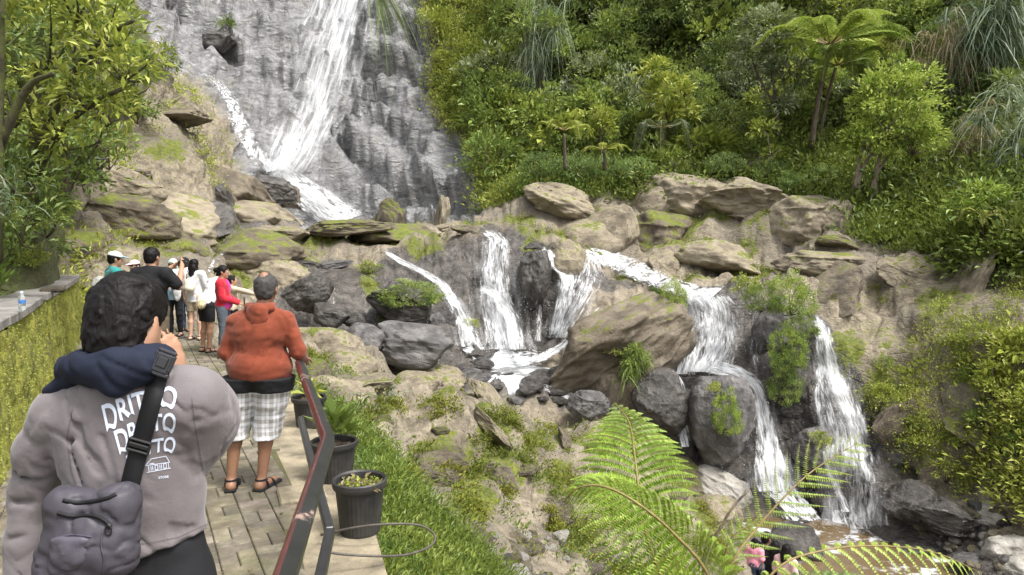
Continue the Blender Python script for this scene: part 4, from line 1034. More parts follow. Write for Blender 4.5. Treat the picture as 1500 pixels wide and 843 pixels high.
for i, (x, y, w, k, Y) in enumerate(((15, 300, 150, 'mid', 10.5), (70, 240, 130, 'deep', 13), (5, 360, 90, 'mid', 9.0), (45, 385, 44, 'lime', 11.0), (130, 150, 130, 'lime', 18), (190, 110, 90, 'mid', 26), (110, 60, 170, 'mid', 17), (30, 120, 200, 'deep', 15), (200, 160, 70, 'mid', 28), (150, 215, 80, 'mid', 18), (225, 95, 60, 'lime', 33), (60, 320, 90, 'lime', 11.5))):
    S_(x, y, w, k, {'lime': 'yellow green shrub among others on the left bank', 'deep': 'dark green shrub among others on the left bank', 'mid': 'mid green shrub among others on the left bank'}[k], k + ' shrubs of the left bank', Y=Y)

# ------------------------------------------------------------------ trees
def limb(mb, P, r0, r1, n=9, sides=7): mb.tube(spline(P, n), np.linspace(r0, r1, n), sides)
def make_tree(label, base, tops, r0, leafmat, crowns, leaf, asp, seed, bark=BARK, group=None, nlf=22, cr=.3, cat='tree'):
    """base point, branch tips (each a list of points from the base), crown blobs (centre, radii, clumps)"""
    rng = np.random.default_rng(seed); b = np.asarray(base, float); root = empty('tree', b); root['label'] = label; root['category'] = cat
    if group: root['group'] = group
    mb = MB()
    for i, tp in enumerate(tops): limb(mb, [np.asarray(q, float) - b for q in tp], r0 * (1 if i == 0 else .7), r0 * .25)
    mb.build('trunk', bark, root, True)
    Ps, Ds, ts = [], [], []
    for c, r, n in crowns:
        P, D, t, C = crown_points(r, n, nlf, cr, rng, lump=.35, low=-.75, fill=.6); c = np.asarray(c, float) - b
        Ps.append(P + c); Ds.append(D); ts.append(t)
        tw = MB(); stems(tw, c - np.array([0, 0, r[2] * .7]), C + c, rng, max(4, n // 4), r0 * .22); tw.build('branch', bark, root, True)
    P = np.vstack(Ps); L = leaf * rng.uniform(.6, 1.35, len(P))
    foliage('crown', LM[leafmat], P, np.vstack(Ds), L, L * asp, np.concatenate(ts), rng.uniform(0, .6, len(P)) * (rng.uniform(size=len(P)) < .25), root, seed)
    return root
g = lambda px, py: hit(px, py)[0]
# the round tree on the terrace
Y = 25.5; A = lambda x, y, Y=25.5: at(x, y, Y)
make_tree('round crowned green tree leaning over the terrace on several thin trunks', A(1285, 306), [[A(1285, 306), A(1282, 260), A(1300, 190)], [A(1255, 283), A(1262, 250), A(1290, 205)], [A(1276, 300), A(1284, 255), A(1325, 200)], [A(1252, 280), A(1258, 240), A(1268, 200)]], .13, 'fresh',
          [(A(1305, 165), (1.4, 1.35, 1.5), 110), (A(1338, 198), (.95, 1, 1.0), 60), (A(1278, 205), (.8, .9, .75), 44), (A(1310, 125), (.85, .9, .55), 40)], 0.17, .42, 61, BARKP, nlf=36, cr=.30)
Y = 31; A = lambda x, y, Y=31: at(x, y, Y)
make_tree('pale grey green tree left of the tall tree fern', A(1140, 200), [[A(1140, 200), A(1135, 140), A(1125, 75)], [A(1138, 160), A(1110, 110), A(1100, 80)]], .10, 'grey',
          [(A(1128, 50), (1.4, 1.3, 1.0), 44), (A(1150, 100), (1.0, 1, .8), 26), (A(1098, 85), (.9, .9, .7), 22), (A(1145, 150), (.8, .9, .6), 18)], .26, .36, 62)
A = lambda x, y, Y=34: at(x, y, Y)
make_tree('light green broad leaved tree standing out of the dark jungle', A(975, 230), [[A(975, 230), A(978, 190), A(972, 140)]], .10, 'big' and 'lime', [(A(975, 140), (1.2, 1.1, .7), 30), (A(990, 165), (.9, .9, .5), 18), (A(960, 105), (.8, .8, .5), 14)], .36, .42, 63, nlf=14)
A = lambda x, y, Y=33: at(x, y, Y)
make_tree('small rounded light green tree above the hedge row', A(882, 246), [[A(882, 246), A(880, 215), A(878, 185)]], .08, 'lime', [(A(878, 180), (.85, .8, .75), 34)], .24, .4, 64)
make_tree('thin little tree with a bent bare stem at the edge of the terrace', A(1118, 262, 30), [[A(1112, 268, 30), A(1128, 240, 30), A(1124, 195, 30)], [A(1126, 235, 30), A(1140, 222, 30), A(1148, 215, 30)]], .05, 'lime', [(A(1122, 188, 30), (.55, .5, .3), 14), (A(1138, 225, 30), (.4, .4, .2), 8)], .24, .4, 65, BARKP, nlf=12)
A = lambda x, y, Y=20.5: at(x, y, Y)
make_tree('young yellow green tree with a dark stem on the right brow', A(1431, 338), [[A(1431, 338), A(1433, 315), A(1436, 285)]], .05, 'fresh', [(A(1437, 285), (.62, .6, .5), 26), (A(1452, 305), (.4, .4, .3), 12), (A(1418, 310), (.4, .4, .25), 10)], .20, .34, 66)
A = lambda x, y, Y=33: at(x, y, Y)
make_tree('dark leafy tree crowning the top of the jungle', A(1010, 90, 42), [[A(1010, 90, 42), A(1008, 50, 42), A(1000, 10, 42)]], .16, 'deep', [(A(1005, 10, 42), (2.0, 1.8, 1.3), 50), (A(960, 30, 42), (1.4, 1.4, 1), 30), (A(1045, 40, 42), (1.4, 1.4, 1), 30)], .34, .42, 67)
make_tree('mid green tree above the cliff edge plants', A(790, 150, 41), [[A(790, 150, 41), A(792, 90, 41), A(785, 40, 41)]], .14, 'mid', [(A(785, 40, 41), (1.7, 1.6, 1.2), 44), (A(815, 75, 41), (1.2, 1.2, .8), 22)], .30, .42, 68)
# near trees on the left bank
A = at
make_tree('leafy tree with mossy trunks reaching over the walkway at upper left', A(55, 330, 10.5), [[A(45, 330, 10.5), A(50, 200, 10.5), A(58, 60, 10.3), A(66, -60, 10)], [A(52, 230, 10.5), A(100, 120, 10.2), A(150, 60, 9.8), A(196, 30, 9.5)], [A(50, 260, 10.5), A(90, 190, 10.2), A(140, 150, 9.8), A(180, 130, 9.6)], [A(52, 180, 10.5), A(20, 90, 10), A(-10, 20, 9.8)]], .10, 'lime',
          [(A(150, 40, 9.7), (.55, .6, .35), 30), (A(180, 95, 9.6), (.42, .5, .32), 24), (A(120, 130, 9.9), (.6, .6, .35), 28), (A(70, 60, 10), (.7, .7, .5), 34), (A(30, 20, 9.8), (.7, .7, .4), 26), (A(95, 195, 10), (.55, .5, .35), 22), (A(20, 150, 10), (.6, .6, .5), 24), (A(110, 10, 9.6), (.6, .6, .3), 24), (A(165, 160, 9.8), (.35, .4, .22), 14)], .15, .36, 71, BARKM, nlf=9, cr=.22)
make_tree('dark trunked tree cut off by the left edge of the photo', A(-6, 380, 8.2), [[A(-8, 380, 8.2), A(-2, 150, 8.0), A(6, -80, 7.8)], [A(-4, 220, 8.1), A(40, 130, 8), A(78, 108, 7.8)]], .085, 'deep', [(A(-20, 60, 8), (.6, .6, .5), 24), (A(20, 250, 8.4), (.4, .5, .4), 20), (A(30, 330, 8.6), (.5, .5, .35), 24)], .11, .36, 72, BARKM, nlf=16, cr=.18)
make_tree('slender shrub tree with thin crossing stems above the large mossy hump', A(95, 290, 12.5), [[A(95, 300, 12.5), A(100, 220, 12.4), A(96, 150, 12.3)], [A(92, 300, 12.5), A(130, 230, 12.3), A(165, 190, 12.2)], [A(85, 300, 12.5), A(70, 230, 12.4), A(60, 180, 12.3)]], .04, 'mid', [(A(100, 200, 12.3), (.6, .6, .4), 26), (A(150, 205, 12.2), (.5, .5, .3), 20), (A(70, 250, 12.4), (.6, .6, .4), 26), (A(120, 255, 12.4), (.5, .5, .3), 18), (A(40, 280, 12.4), (.5, .6, .5), 24)], .13, .4, 73, BARK, nlf=9, cr=.22)

# ------------------------------------------------------------------ ferns
def frond_mesh(R, Lmax, npin, nl, droop, upv, seed, ang=(62, 25), base=.12, slim=.17, prof=.32, curl=0.0, tipcut=1.0):
    """feathered frond: rachis points R; returns leaflet arrays and the curve"""
    rng = np.random.default_rng(seed); C = spline(R, 120); T = unit(np.gradient(C, axis=0)); P, D, L, W, ti = [], [], [], [], []
    seg = np.linalg.norm(np.diff(C, axis=0), axis=1); s = np.concatenate([[0], np.cumsum(seg)]); tot = s[-1]
    ribs = []
    for i in range(npin):
        t = base + (1 - base) * (i + .5) / npin; j = min(119, int(np.searchsorted(s, t * tot))); p, tg = C[j], T[j]
        q = (t - base) / (1 - base); l = Lmax * ((.55 + .45 * min(1, q / prof)) if q < prof else (1 - ((q - prof) / (1 - prof)) ** 2.2 * tipcut)); l = max(l, Lmax * .06) * rng.uniform(.93, 1.05)
        up = np.asarray(upv, float); up = unit(up - tg * (up @ tg)); sd = np.cross(tg, up); a = math.radians(ang[0] + (ang[1] - ang[0]) * q)
        tone = rng.normal() * .10
        for sg in (-1, 1):
            d = sd * sg * math.sin(a) + tg * math.cos(a); m = nl
            ss = (np.arange(m) + .5) / m * l; x = ss / l
            pts_ = p + d * ss[:, None] - np.array([0, 0, 1.0]) * (droop * l * x ** 2)[:, None] + up * (.10 * l * x * (1 - x))[:, None] + tg * (curl * l * x ** 2)[:, None]
            tg2 = unit(np.gradient(pts_, axis=0)); s2 = unit(np.cross(tg2, up)); n2 = np.cross(s2, tg2)
            ll = slim * Lmax * np.clip(1 - x ** 2.5, .12, 1) * min(1, .35 + l / Lmax)
            for e in (-1, 1):
                P.append(pts_); D.append(s2 * e + tg2 * .35 - n2 * .28 + rng.normal(size=(m, 3)) * .06); L.append(ll * rng.uniform(.9, 1.1, m)); W.append(np.full(m, l / m * 1.5)); ti.append(.52 + tone + .12 * rng.normal(size=m) + .06 * e)
            ribs.append(pts_)
    return np.vstack(P), np.vstack(D), np.concatenate(L), np.concatenate(W), np.concatenate(ti), C, ribs
RACH = simple('fern_stalk', (.20, .15, .05), .6, .3, 30, bump=0)
def frond(parent, R, Lmax, npin, nl, droop, upv, seed, mat='fern', rr=.012, ribr=.0013, **k):
    P, D, L, W, t, C, ribs = frond_mesh(R, Lmax, npin, nl, droop, upv, seed, **k)
    f = foliage('frond', LM[mat], P, D, L, W, t, None, parent, seed, fold=.12, roll=.12)
    mb = MB(); mb.tube(C, np.linspace(rr, rr * .25, len(C)), 6)
    if ribr:
        for r in ribs: mb.tube(r[::max(1, len(r) // 8)], ribr, 3, cap=False)
    mb.build('rachis', RACH, f, True); return f
b0 = at(1010, 1010, 4.9); fern = empty('tree_fern', b0); tag(fern, 'near tree fern with two broad bright green arching fronds', 'fern')
rel = lambda *q: [np.array(at(*a)) - b0 for a in q]
frond(fern, rel((1000, 930, 4.7), (952, 800, 4.6), (938, 735, 4.7), (930, 670, 4.9), (922, 620, 5.2), (900, 590, 5.5)), .50, 25, 26, .34, (0, -.75, .66), 81, ang=(80, 40), base=.24, slim=.125)
frond(fern, rel((1060, 960, 4.4), (1040, 850, 4.2), (985, 780, 4.1), (925, 732, 4.1), (880, 712, 4.15), (845, 716, 4.2), (826, 735, 4.25)), .42, 30, 26, .55, (-.1, -.62, .75), 82, ang=(78, 28), base=.15, slim=.125)
frond(fern, rel((1040, 980, 4.9), (1010, 880, 5.0), (960, 850, 5.1), (900, 850, 5.3)), .34, 22, 22, .45, (0, -.5, .8), 83, base=.2)
mb = MB(); limb(mb, [np.array([.2, .1, ground_z(b0[0] + .2, b0[1] + .1) - b0[2] - .3]), np.array([.1, .05, -.4]), np.array([0, 0, .15])], .10, .07, 8, 9); mb.build('trunk', BARK, fern, True)
b0 = at(1070, 1000, 4.6); fern2 = empty('tree_fern', b0); tag(fern2, 'sparser tree fern with thin curling young fronds and drooping stalks at bottom right', 'fern')
frond(fern2, rel((1040, 930, 4.3), (1070, 830, 4.3), (1112, 770, 4.4), (1165, 712, 4.5), (1205, 680, 4.6), (1258, 648, 4.7)), .30, 14, 20, .10, (0, -.85, .5), 84, ang=(62, 30), base=.28, slim=.075, curl=.2, rr=.010, tipcut=.75)
frond(fern2, rel((1060, 960, 4.0), (1130, 842, 4.0), (1200, 808, 4.1), (1290, 800, 4.2), (1370, 810, 4.3), (1438, 840, 4.4)), .22, 20, 17, .8, (0, -.3, .95), 85, 'fern', ang=(60, 35), base=.22, slim=.115, rr=.009)
frond(fern2, rel((1060, 960, 4.5), (1110, 880, 4.5), (1180, 850, 4.6), (1270, 850, 4.7), (1340, 880, 4.8)), .30, 20, 17, .6, (0, -.3, .95), 86, 'hedge', base=.2, slim=.11)
frond(fern2, rel((1050, 960, 5.0), (1060, 850, 5.0), (1070, 790, 5.0), (1120, 760, 5.0)), .22, 14, 16, .2, (0, -.8, .6), 88, 'fern', base=.25, slim=.12)
mb = MB(); mb.tube(spline(rel((1020, 900, 4.8), (1036, 815, 4.8), (1060, 765, 4.8), (1078, 738, 4.8), (1097, 718, 4.8)), 14), np.linspace(.012, .008, 14), 6); mb.build('stalk', BARKP, fern2, True)
mb = MB(); limb(mb, [np.array([.1, .1, ground_z(b0[0] + .1, b0[1] + .1) - b0[2] - .3]), np.array([.05, .05, -.4]), np.array([0, 0, .1])], .09, .06, 8, 9); mb.build('trunk', BARK, fern2, True)

def far_fern(label, trunk, crown_c, nf, Lf, seed, mat='fern', rise=.35, fall_=.5, rr=.13, pin=.5, dirs=None):
    rng = np.random.default_rng(seed); c = np.asarray(crown_c); root = empty('tree_fern', np.asarray(trunk[0])); tag(root, label, 'fern'); b = np.asarray(trunk[0])
    mb = MB(); limb(mb, [np.asarray(q) - b for q in trunk], rr, rr * .7, 9, 8); mb.build('trunk', BARK, root, True)
    for i in range(nf):
        a = 2 * PI * i / nf + rng.uniform(-.2, .2); l = Lf * rng.uniform(.85, 1.1); d = np.array([math.cos(a), math.sin(a), 0]); r_ = rise * rng.uniform(.6, 1.4); f_ = fall_ * rng.uniform(.7, 1.4)
        R = [c - b, c - b + d * l * .35 + (0, 0, l * r_ * .8), c - b + d * l * .7 + (0, 0, l * r_), c - b + d * l + (0, 0, l * (r_ - f_))]
        frond(root, R, l * pin * .5, 20, 9, .35, (0, 0, 1), seed * 20 + i, mat, rr=.03, ribr=0, base=.15, slim=.27)
    return root
A = lambda x, y, Y=30.5: at(x, y, Y)
far_fern('tall tree fern with a wide flat crown towering before the jungle', [A(1188, 218), A(1198, 150), A(1214, 76)], A(1216, 66), 15, 3.4, 91, 'fresh', rise=.17, fall_=.20, pin=.38)
far_fern('second thinner tree fern behind the tall one', [A(1196, 232, 31.5), A(1208, 160, 31.5), A(1224, 100, 31.5)], A(1226, 96, 31.5), 8, 2.2, 92, 'mid', rise=.15, fall_=.6, rr=.10)
A = lambda x, y, Y=31.5: at(x, y, Y)
far_fern('small tree fern with a reddish trunk and a few pale fronds above the hedge row', [A(828, 250), A(827, 220), A(826, 196)], A(826, 192), 6, 1.5, 93, 'lime', rise=.2, fall_=.4, rr=.09)
far_fern('short tree fern right of the one with the reddish trunk', [A(886, 250, 31), A(886, 235, 31), A(884, 222, 31)], A(884, 220, 31), 7, 1.2, 94, 'lime', rise=.15, fall_=.3, rr=.09)
far_fern('pale green feather leaved palm low in the dark jungle', [A(972, 225, 33), A(971, 205, 33), A(970, 190, 33)], A(970, 188, 33), 7, 1.5, 95, 'blue', rise=.15, fall_=.9, rr=.06, pin=.55)
A = lambda x, y, Y=24: at(x, y, Y)
far_fern('small reddish green fern low on the right brow', [A(1440, 345, 20), A(1440, 335, 20), A(1440, 325, 20)], A(1440, 322, 20), 6, .7, 96, 'lime', rr=.03)

# weeping grasses: bunches of long blades
def blades(root_pts, dirs, L, W, droop, n, seed, spread=.35, seg=5, jit=.06):
    rng = np.random.default_rng(seed); m = len(root_pts) * n; P = np.repeat(root_pts, n, 0) + rng.normal(size=(m, 3)) * jit
    D = unit(np.repeat(dirs, n, 0) + rng.normal(size=(m, 3)) * spread); l = L * rng.uniform(.5, 1.2, m); x = np.linspace(0, 1, seg)
    C = P[:, None] + D[:, None] * (l[:, None] * x)[..., None] - np.array([0, 0, 1.0]) * (droop * l[:, None] * x ** 2)[..., None]
    T = unit(np.gradient(C, axis=1)); S = unit(np.cross(T, rng.normal(size=(m, 1, 3)))); w = W * (1 - x ** 2 * .95)[None, :, None]
    V = np.stack([C - S * w / 2, C + S * w / 2], 2).reshape(-1, 3); b = (np.arange(m) * seg * 2)[:, None, None]
    k = np.arange(seg - 1)[None, :, None] * 2; Q = (b + k + np.array([0, 1, 3, 2])[None, None]).reshape(-1, 4)
    return V, Q, np.repeat(np.clip(.5 + .2 * rng.normal(size=m), 0, 1), seg * 2)
def grass_clump(label, centre_px, Y, size, L, W, droop, nroot, n, mat, seed, name='weeping_grass', cat='grass', d0=(0, -.4, 1), spread=.5, group=None):
    rng = np.random.default_rng(seed); c = at(*centre_px, Y); R = c + rng.normal(size=(nroot, 3)) * np.array(size); Dd = np.tile(np.array(d0, float), (nroot, 1)) + rng.normal(size=(nroot, 3)) * .3
    V, Q, t = blades(R - c, Dd, L, W, droop, n, seed, spread); o = mesh_obj(name, V, Q, LM[mat], smooth=False, attrs={'tint': t, 'hue': np.zeros(len(t))}); o.location = c
    return tag(o, label, cat, group)
grass_clump('pale blue green weeping bamboo grass at the upper right edge', (1460, 30), 30, (1.0, .5, 1.3), 2.0, .05, 1.3, 46, 26, 'blue', 1)
grass_clump('pale blue green weeping bamboo grass low at the right edge', (1488, 215), 24, (.5, .4, .9), 1.5, .045, 1.2, 34, 26, 'blue', 2)
grass_clump('dry straw coloured grass hanging on the right hillside', (1400, 70), 31, (.8, .4, .8), 1.7, .035, 1.6, 34, 20, 'straw', 3)
grass_clump('pale hanging grass streaks high on the hillside left of the dark trees', (790, 50), 41, (.7, .4, 1.4), 1.9, .045, 1.7, 26, 18, 'blue', 4)
grass_clump('dry pale grass below the weeping bamboo grass', (1440, 190), 26, (.5, .4, .6), 1.2, .035, 1.2, 22, 18, 'straw', 5)
grass_clump('strappy green leaves hanging from above across the great fall', (545, -30), 44, (.5, .3, .3), 3.2, .07, 1.2, 8, 6, 'deep', 6, 'hanging_leaves', 'plant', (.55, -.2, -.5), .22)
grass_clump('bright grass tuft on the left shoulder of the huge brown boulder', (967, 434), 21.3, (.2, .15, .1), .5, .02, .7, 26, 16, 'grass', 7, 'grass_tuft')
grass_clump('grass tuft drooping down the front of the huge brown boulder', (928, 535), 19.0, (.15, .1, .2), .6, .025, 1.0, 20, 16, 'grass', 8, 'grass_tuft')
grass_clump('long strappy leaves beside the dark trunk at the left edge', (8, 290), 7.6, (.1, .1, .1), .5, .02, .9, 8, 6, 'blue', 9, 'strappy_plant', 'plant')
grass_clump('spiky blue green plant on the ledge above the grass slope', (540, 585), 10.8, (.25, .2, .05), .42, .018, .6, 22, 16, 'blue', 10, 'spiky_plant', 'plant')
grass_clump('spiky green plant under the mossy lump beside the grass', (500, 600), 9.6, (.15, .12, .05), .35, .018, .7, 14, 14, 'mid', 12, 'spiky_plant', 'plant')

# the grass slope below the walkway
def near_grass(n, seed):
    rng = np.random.default_rng(seed); w = (M['grass'] * (YB > 2.6)).reshape(-1); px = bpx.reshape(-1); py = bpy_.reshape(-1); w = w * (px > 350) * (px < 950) * (py < 980); idx = rng.choice(len(w), n, p=w / w.sum())
    P = Vt[idx] + rng.normal(size=(n, 3)) * .03; h = .75 + .4 * fbm(P / .5, 3, 5)
    V, Q, t = blades(P, np.tile([0, -.1, 1.0], (n, 1)), .17, .007, .6, 5, seed, .6, 4)
    tag(mesh_obj('slope_grass', V, Q, LM['grass'], smooth=False, attrs={'tint': t, 'hue': np.zeros(len(t))}), 'bright green grass covering the slope below the walkway', 'grass', kind='stuff')
near_grass(8000, 3)
scatter('slope_weeds', M['grass'] * (YB > 2.6) * (fbm(BASE / .5, 3, 8) > -.05) * (bpx < 900), 2600, LM['grass'], .055, .35, 12, .06, 'small leaved bright weeds among the grass below the walkway', 52, up=.9)
c = g(600, 712)
o = foliage('yellow_weed', LM['lime'], *(lambda q: (q[0], q[1], .07, .03, np.clip(q[2] + .45, 0, 1), np.ones(len(q[0]))))(crown_points((.18, .18, .14), 14, 16, .07, np.random.default_rng(5))[:3])); o.location = c + np.array([0, 0, .05]); tag(o, 'yellowish weed standing out of the green grass slope', 'plant')

nb = poly(bpx, bpy_, P_FACE, 10) * (YB > 6) * (YB < 17)
scatter('bank_moss', nb * (fbm(BASE / .9, 3, 401) > .45), 1000, LM['moss'], .05, .55, 16, .07, 'moss in yellow green patches on the near bank', 61)
scatter('bank_weeds', nb * (fbm(BASE / .8, 3, 402) > .45), 120, LM['mid'], .07, .36, 12, .09, 'small green weeds rooted in the near bank', 62, up=.9)
# ------------------------------------------------------------------ the walkway
ZG = -1.92                                                     # walkway surface below the eye
PD = unit(np.array([-.477, .879, 0])); PN = np.array([PD[1], -PD[0], 0])    # along the walk, and to its right
def wall_x(y): return -1.15 - .543 * y
def rail_x(y): return np.interp(y, [-2, 1.9, 3.2, 5.25, 20], [-.2, -.60, -.86, -1.62, -9.4])
PATHP = [(wall_x(-2), -2), (wall_x(8), 8), (wall_x(17.5), 17.5), (-7.6, 17.5), (-6.2, 14), (-4.1, 10), (-3.0, 8), (-1.75, 5.4), (-.98, 3.3), (-.66, 1.9), (-.2, -2)]
def brick_material():
    t = NT('worn_tan_paver'); p = t.pos(); a = t.attr('col', 'Color'); n = t.noise(p, 9, 5, .65); n2 = t.noise(p, 60, 4, .65); n3 = t.noise(p, 1.3, 4)
    c = t.mix(1.0, t.ramp(n, [(.3, (.085, .074, .054)), (.55, (.17, .150, .112)), (.75, (.27, .243, .19))]), a, 'MULTIPLY')
    c = t.mix(t.math('MULTIPLY', t.rng(n3, .45, .62), .7), c, (.10, .10, .045))
    c = t.mix(t.math('MULTIPLY', t.rng(n2, .52, .68), .55), c, (.075, .065, .045))
    n5 = t.noise(p, 3.5, 5, .7); c = t.mix(t.math('MULTIPLY', t.rng(n5, .52, .66), .5), c, (.085, .075, .055))
    return t.done(t.bsdf(color=c, rough=.88, normal=t.bump(t.math('ADD', t.math('MULTIPLY', n, .6), t.math('MULTIPLY', n2, .5)), .6, .012)))
mb = MB(); mb.add([(x, y, ZG - .016) for x, y in PATHP] + [(x, y, ZG - .2) for x, y in PATHP], [tuple(range(len(PATHP)))[::-1]] + [(i, (i + 1) % len(PATHP), len(PATHP) + (i + 1) % len(PATHP), len(PATHP) + i) for i in range(len(PATHP))])
jm = NT('mossy_joint_sand'); jp = jm.pos(); jm = jm.done(jm.bsdf(color=jm.ramp(jm.noise(jp, 5, 4), [(.35, (.055, .048, .03)), (.6, (.085, .085, .028)), (.75, (.10, .12, .02))]), rough=.95))
base = mb.build('path_bed', jm); tag(base, kind='structure')
mb = MB(); Rz = np.stack([PN, PD, [0, 0, 1]], 1); r_ = np.random.default_rng(4); cell = .214
ctr, who = [], []
for i in range(-30, 50):
    for j in range(-25, 110):
        for k in (-1, 1):
            o = np.array([k * cell / 4, 0]) if (i + j) % 2 else np.array([0, k * cell / 4])
            ctr.append(np.array([-1.5, 2, 0]) + PN * (i * cell + o[0]) + PD * (j * cell + o[1])); who.append((i + j) % 2)
ctr = np.array(ctr); ins = poly(ctr[:, 0], ctr[:, 1], PATHP, .01) > .5
for c, w_ in zip(ctr[ins], np.array(who)[ins]):
    sz = (cell / 2 - .006, cell - .006, .05) if w_ else (cell - .006, cell / 2 - .006, .05)
    v = r_.uniform(.62, 1.2); tint = np.array([1, r_.uniform(.94, 1.02), r_.uniform(.85, 1.05)]) * v
    mb.box((c[0], c[1], ZG - .025 + r_.normal() * .0018), sz, Rz @ rot_x(r_.normal() * .006) @ rot_y(r_.normal() * .008), .006, tint)
tag(mb.build('path', brick_material(), colors=True), kind='structure')

CONC = simple('weathered_concrete', (.21, .178, .122), .9, .5, 5, .5, .02)
mb = MB()
LP = [(-.45, 1.2), (-.66, 2.6), (-1.0, 3.6), (-1.55, 5.2), (-2.4, 7.0), (-3.3, 8.8)]
wd_ = [.14, .16, .30, .34, .36, .3]
top = [np.array([x - .30, y, ZG - .03]) for x, y in LP]; out = [np.array([x + .04 + w, y + w * .4, ZG - .035]) for (x, y), w in zip(LP, wd_)]
dn = [p - np.array([0, 0, .6]) for p in out]; n_ = len(LP)
mb.add(top + out + dn, [(i, n_ + i, n_ + i + 1, i + 1) for i in range(n_ - 1)] + [(n_ + i, 2 * n_ + i, 2 * n_ + i + 1, n_ + i + 1) for i in range(n_ - 1)])
tag(mb.build('ledge', CONC), kind='structure')
for x, y in ((-1.62, 5.25), (-.86, 3.2)):
    pass
rg = np.random.default_rng(77); n = 130; yy = rg.uniform(2.4, 14, n); uu = rg.uniform(0, 1, n) ** .6; xl = wall_x(yy) + .12; xr = rail_x(yy) - .1; q = np.stack([np.where(rg.uniform(size=n) < .5, xl + (1 - uu) * (xr - xl), xr - (1 - uu) * (xr - xl)), yy, np.full(n, ZG + .006)], -1)
for i in range(n):
    o = foliage('fallen_leaf', LM['straw'], q[i:i+1] * 0, rg.normal(size=(1, 3)) * (1, 1, .05), rg.uniform(.03, .07), .025, np.array([rg.uniform(.1, .8)]), None, None, i, roll=.15); o.location = q[i]; tag(o, 'dry fallen leaf lying on the paving of the walkway', 'leaf', 'fallen leaves on the walkway')
# the railing footing
mb = MB(); mb.box((-1.60, 5.15, ZG + .008), (.34, .34, .05), rot_z(.4), .012); tag(mb.build('footing', CONC), 'square concrete footing at the foot of the railing post', 'footing')

# ------------------------------------------------------------------ handrail
def rail_material():
    t = NT('chipped_maroon_and_black_paint'); p = t.obj(); nz = t.n('SeparateXYZ', {0: t.n('NewGeometry').outputs['Normal']})
    n = t.noise(p, 4.5, 5, .65); n2 = t.noise(p, 30, 4, .6)
    side = t.rng(t.math('ADD', nz.outputs[0], t.math('MULTIPLY', t.math('SUBTRACT', n, .5), .3)), -.15, .0)
    c = t.mix(side, (.085, .016, .014), (.018, .018, .019))
    c = t.mix(t.rng(t.math('ADD', n, t.math('MULTIPLY', n2, .12)), .68, .74), c, (.26, .18, .145))
    return t.done(t.bsdf(color=c, rough=t.rng(n, .3, .7, .28, .5), spec=.6, normal=t.bump(n2, .12, .004)))
RAILM = rail_material(); BLK = simple('black_paint', (.016, .016, .017), .35, .3, 12, .15, .004, spec=.6)
rail = empty('handrail', (-.86, 3.2, ZG)); tag(rail, 'bent black and maroon metal handrail along the walkway edge', 'railing')
rb = np.array([-.86, 3.2, ZG])
def bar(mb, a, b, w, h, bev=.012):
    a = np.asarray(a, float) - rb; b = np.asarray(b, float) - rb; d = unit(b - a); s = unit(np.cross(d, (0, 0, 1.0))); u = np.cross(s, d)
    mb.box((a + b) / 2, (w, np.linalg.norm(b - a), h), np.stack([s, d, u], 1), bev)
zt = -.93; RP = [np.array([-.36, .3, zt]), np.array([-.87, 3.22, zt]), np.array([-1.66, 5.35, zt])]
def sweep(mb, P, prof):
    P = np.asarray(P, float) - rb; T = unit(np.gradient(P, axis=0)); T[0] = unit(P[1] - P[0]); T[-1] = unit(P[-1] - P[-2]); S = unit(np.cross(T, (0, 0, 1.0))); m, n = len(P), len(prof)
    V = np.array([[P[i] + S[i] * a + np.array([0, 0, b]) for a, b in prof] for i in range(m)]).reshape(-1, 3)
    mb.add(V, [(i * n + j, i * n + (j + 1) % n, (i + 1) * n + (j + 1) % n, (i + 1) * n + j) for i in range(m - 1) for j in range(n)] + [tuple(range(n))[::-1], tuple(range((m - 1) * n, m * n))])
prof = [(-.032, -.018), (-.032, .010), (-.018, .026), (-.008, .027), (.032, .008), (.032, -.018), (.020, -.028), (-.020, -.028)]
mid = RP[1]; mb = MB(); sweep(mb, [RP[0], mid + (RP[0] - mid) * .035, mid + (RP[0] - mid) * .012, mid + (RP[2] - mid) * .016, mid + (RP[2] - mid) * .045, RP[2]], prof); mb.build('top_rail', RAILM, rail)
zl = -1.38; LB = [np.array([-.36, .3, zl]), np.array([-.87, 3.22, zl]), np.array([-1.66, 5.35, zl])]
mb = MB(); bar(mb, LB[0], LB[1], .045, .05, .008); mb.build('lower_rail', BLK, rail)
mb = MB(); bar(mb, LB[1], LB[2], .045, .05, .008); mb.build('lower_rail', BLK, rail)
for x, y in ((-.87, 3.22), (-1.64, 5.28), (-.6, 1.7)):
    mb = MB(); bar(mb, (x, y, ZG - .03), (x, y, zt - .034), .062, .062, .008); mb.build('post', BLK, rail)

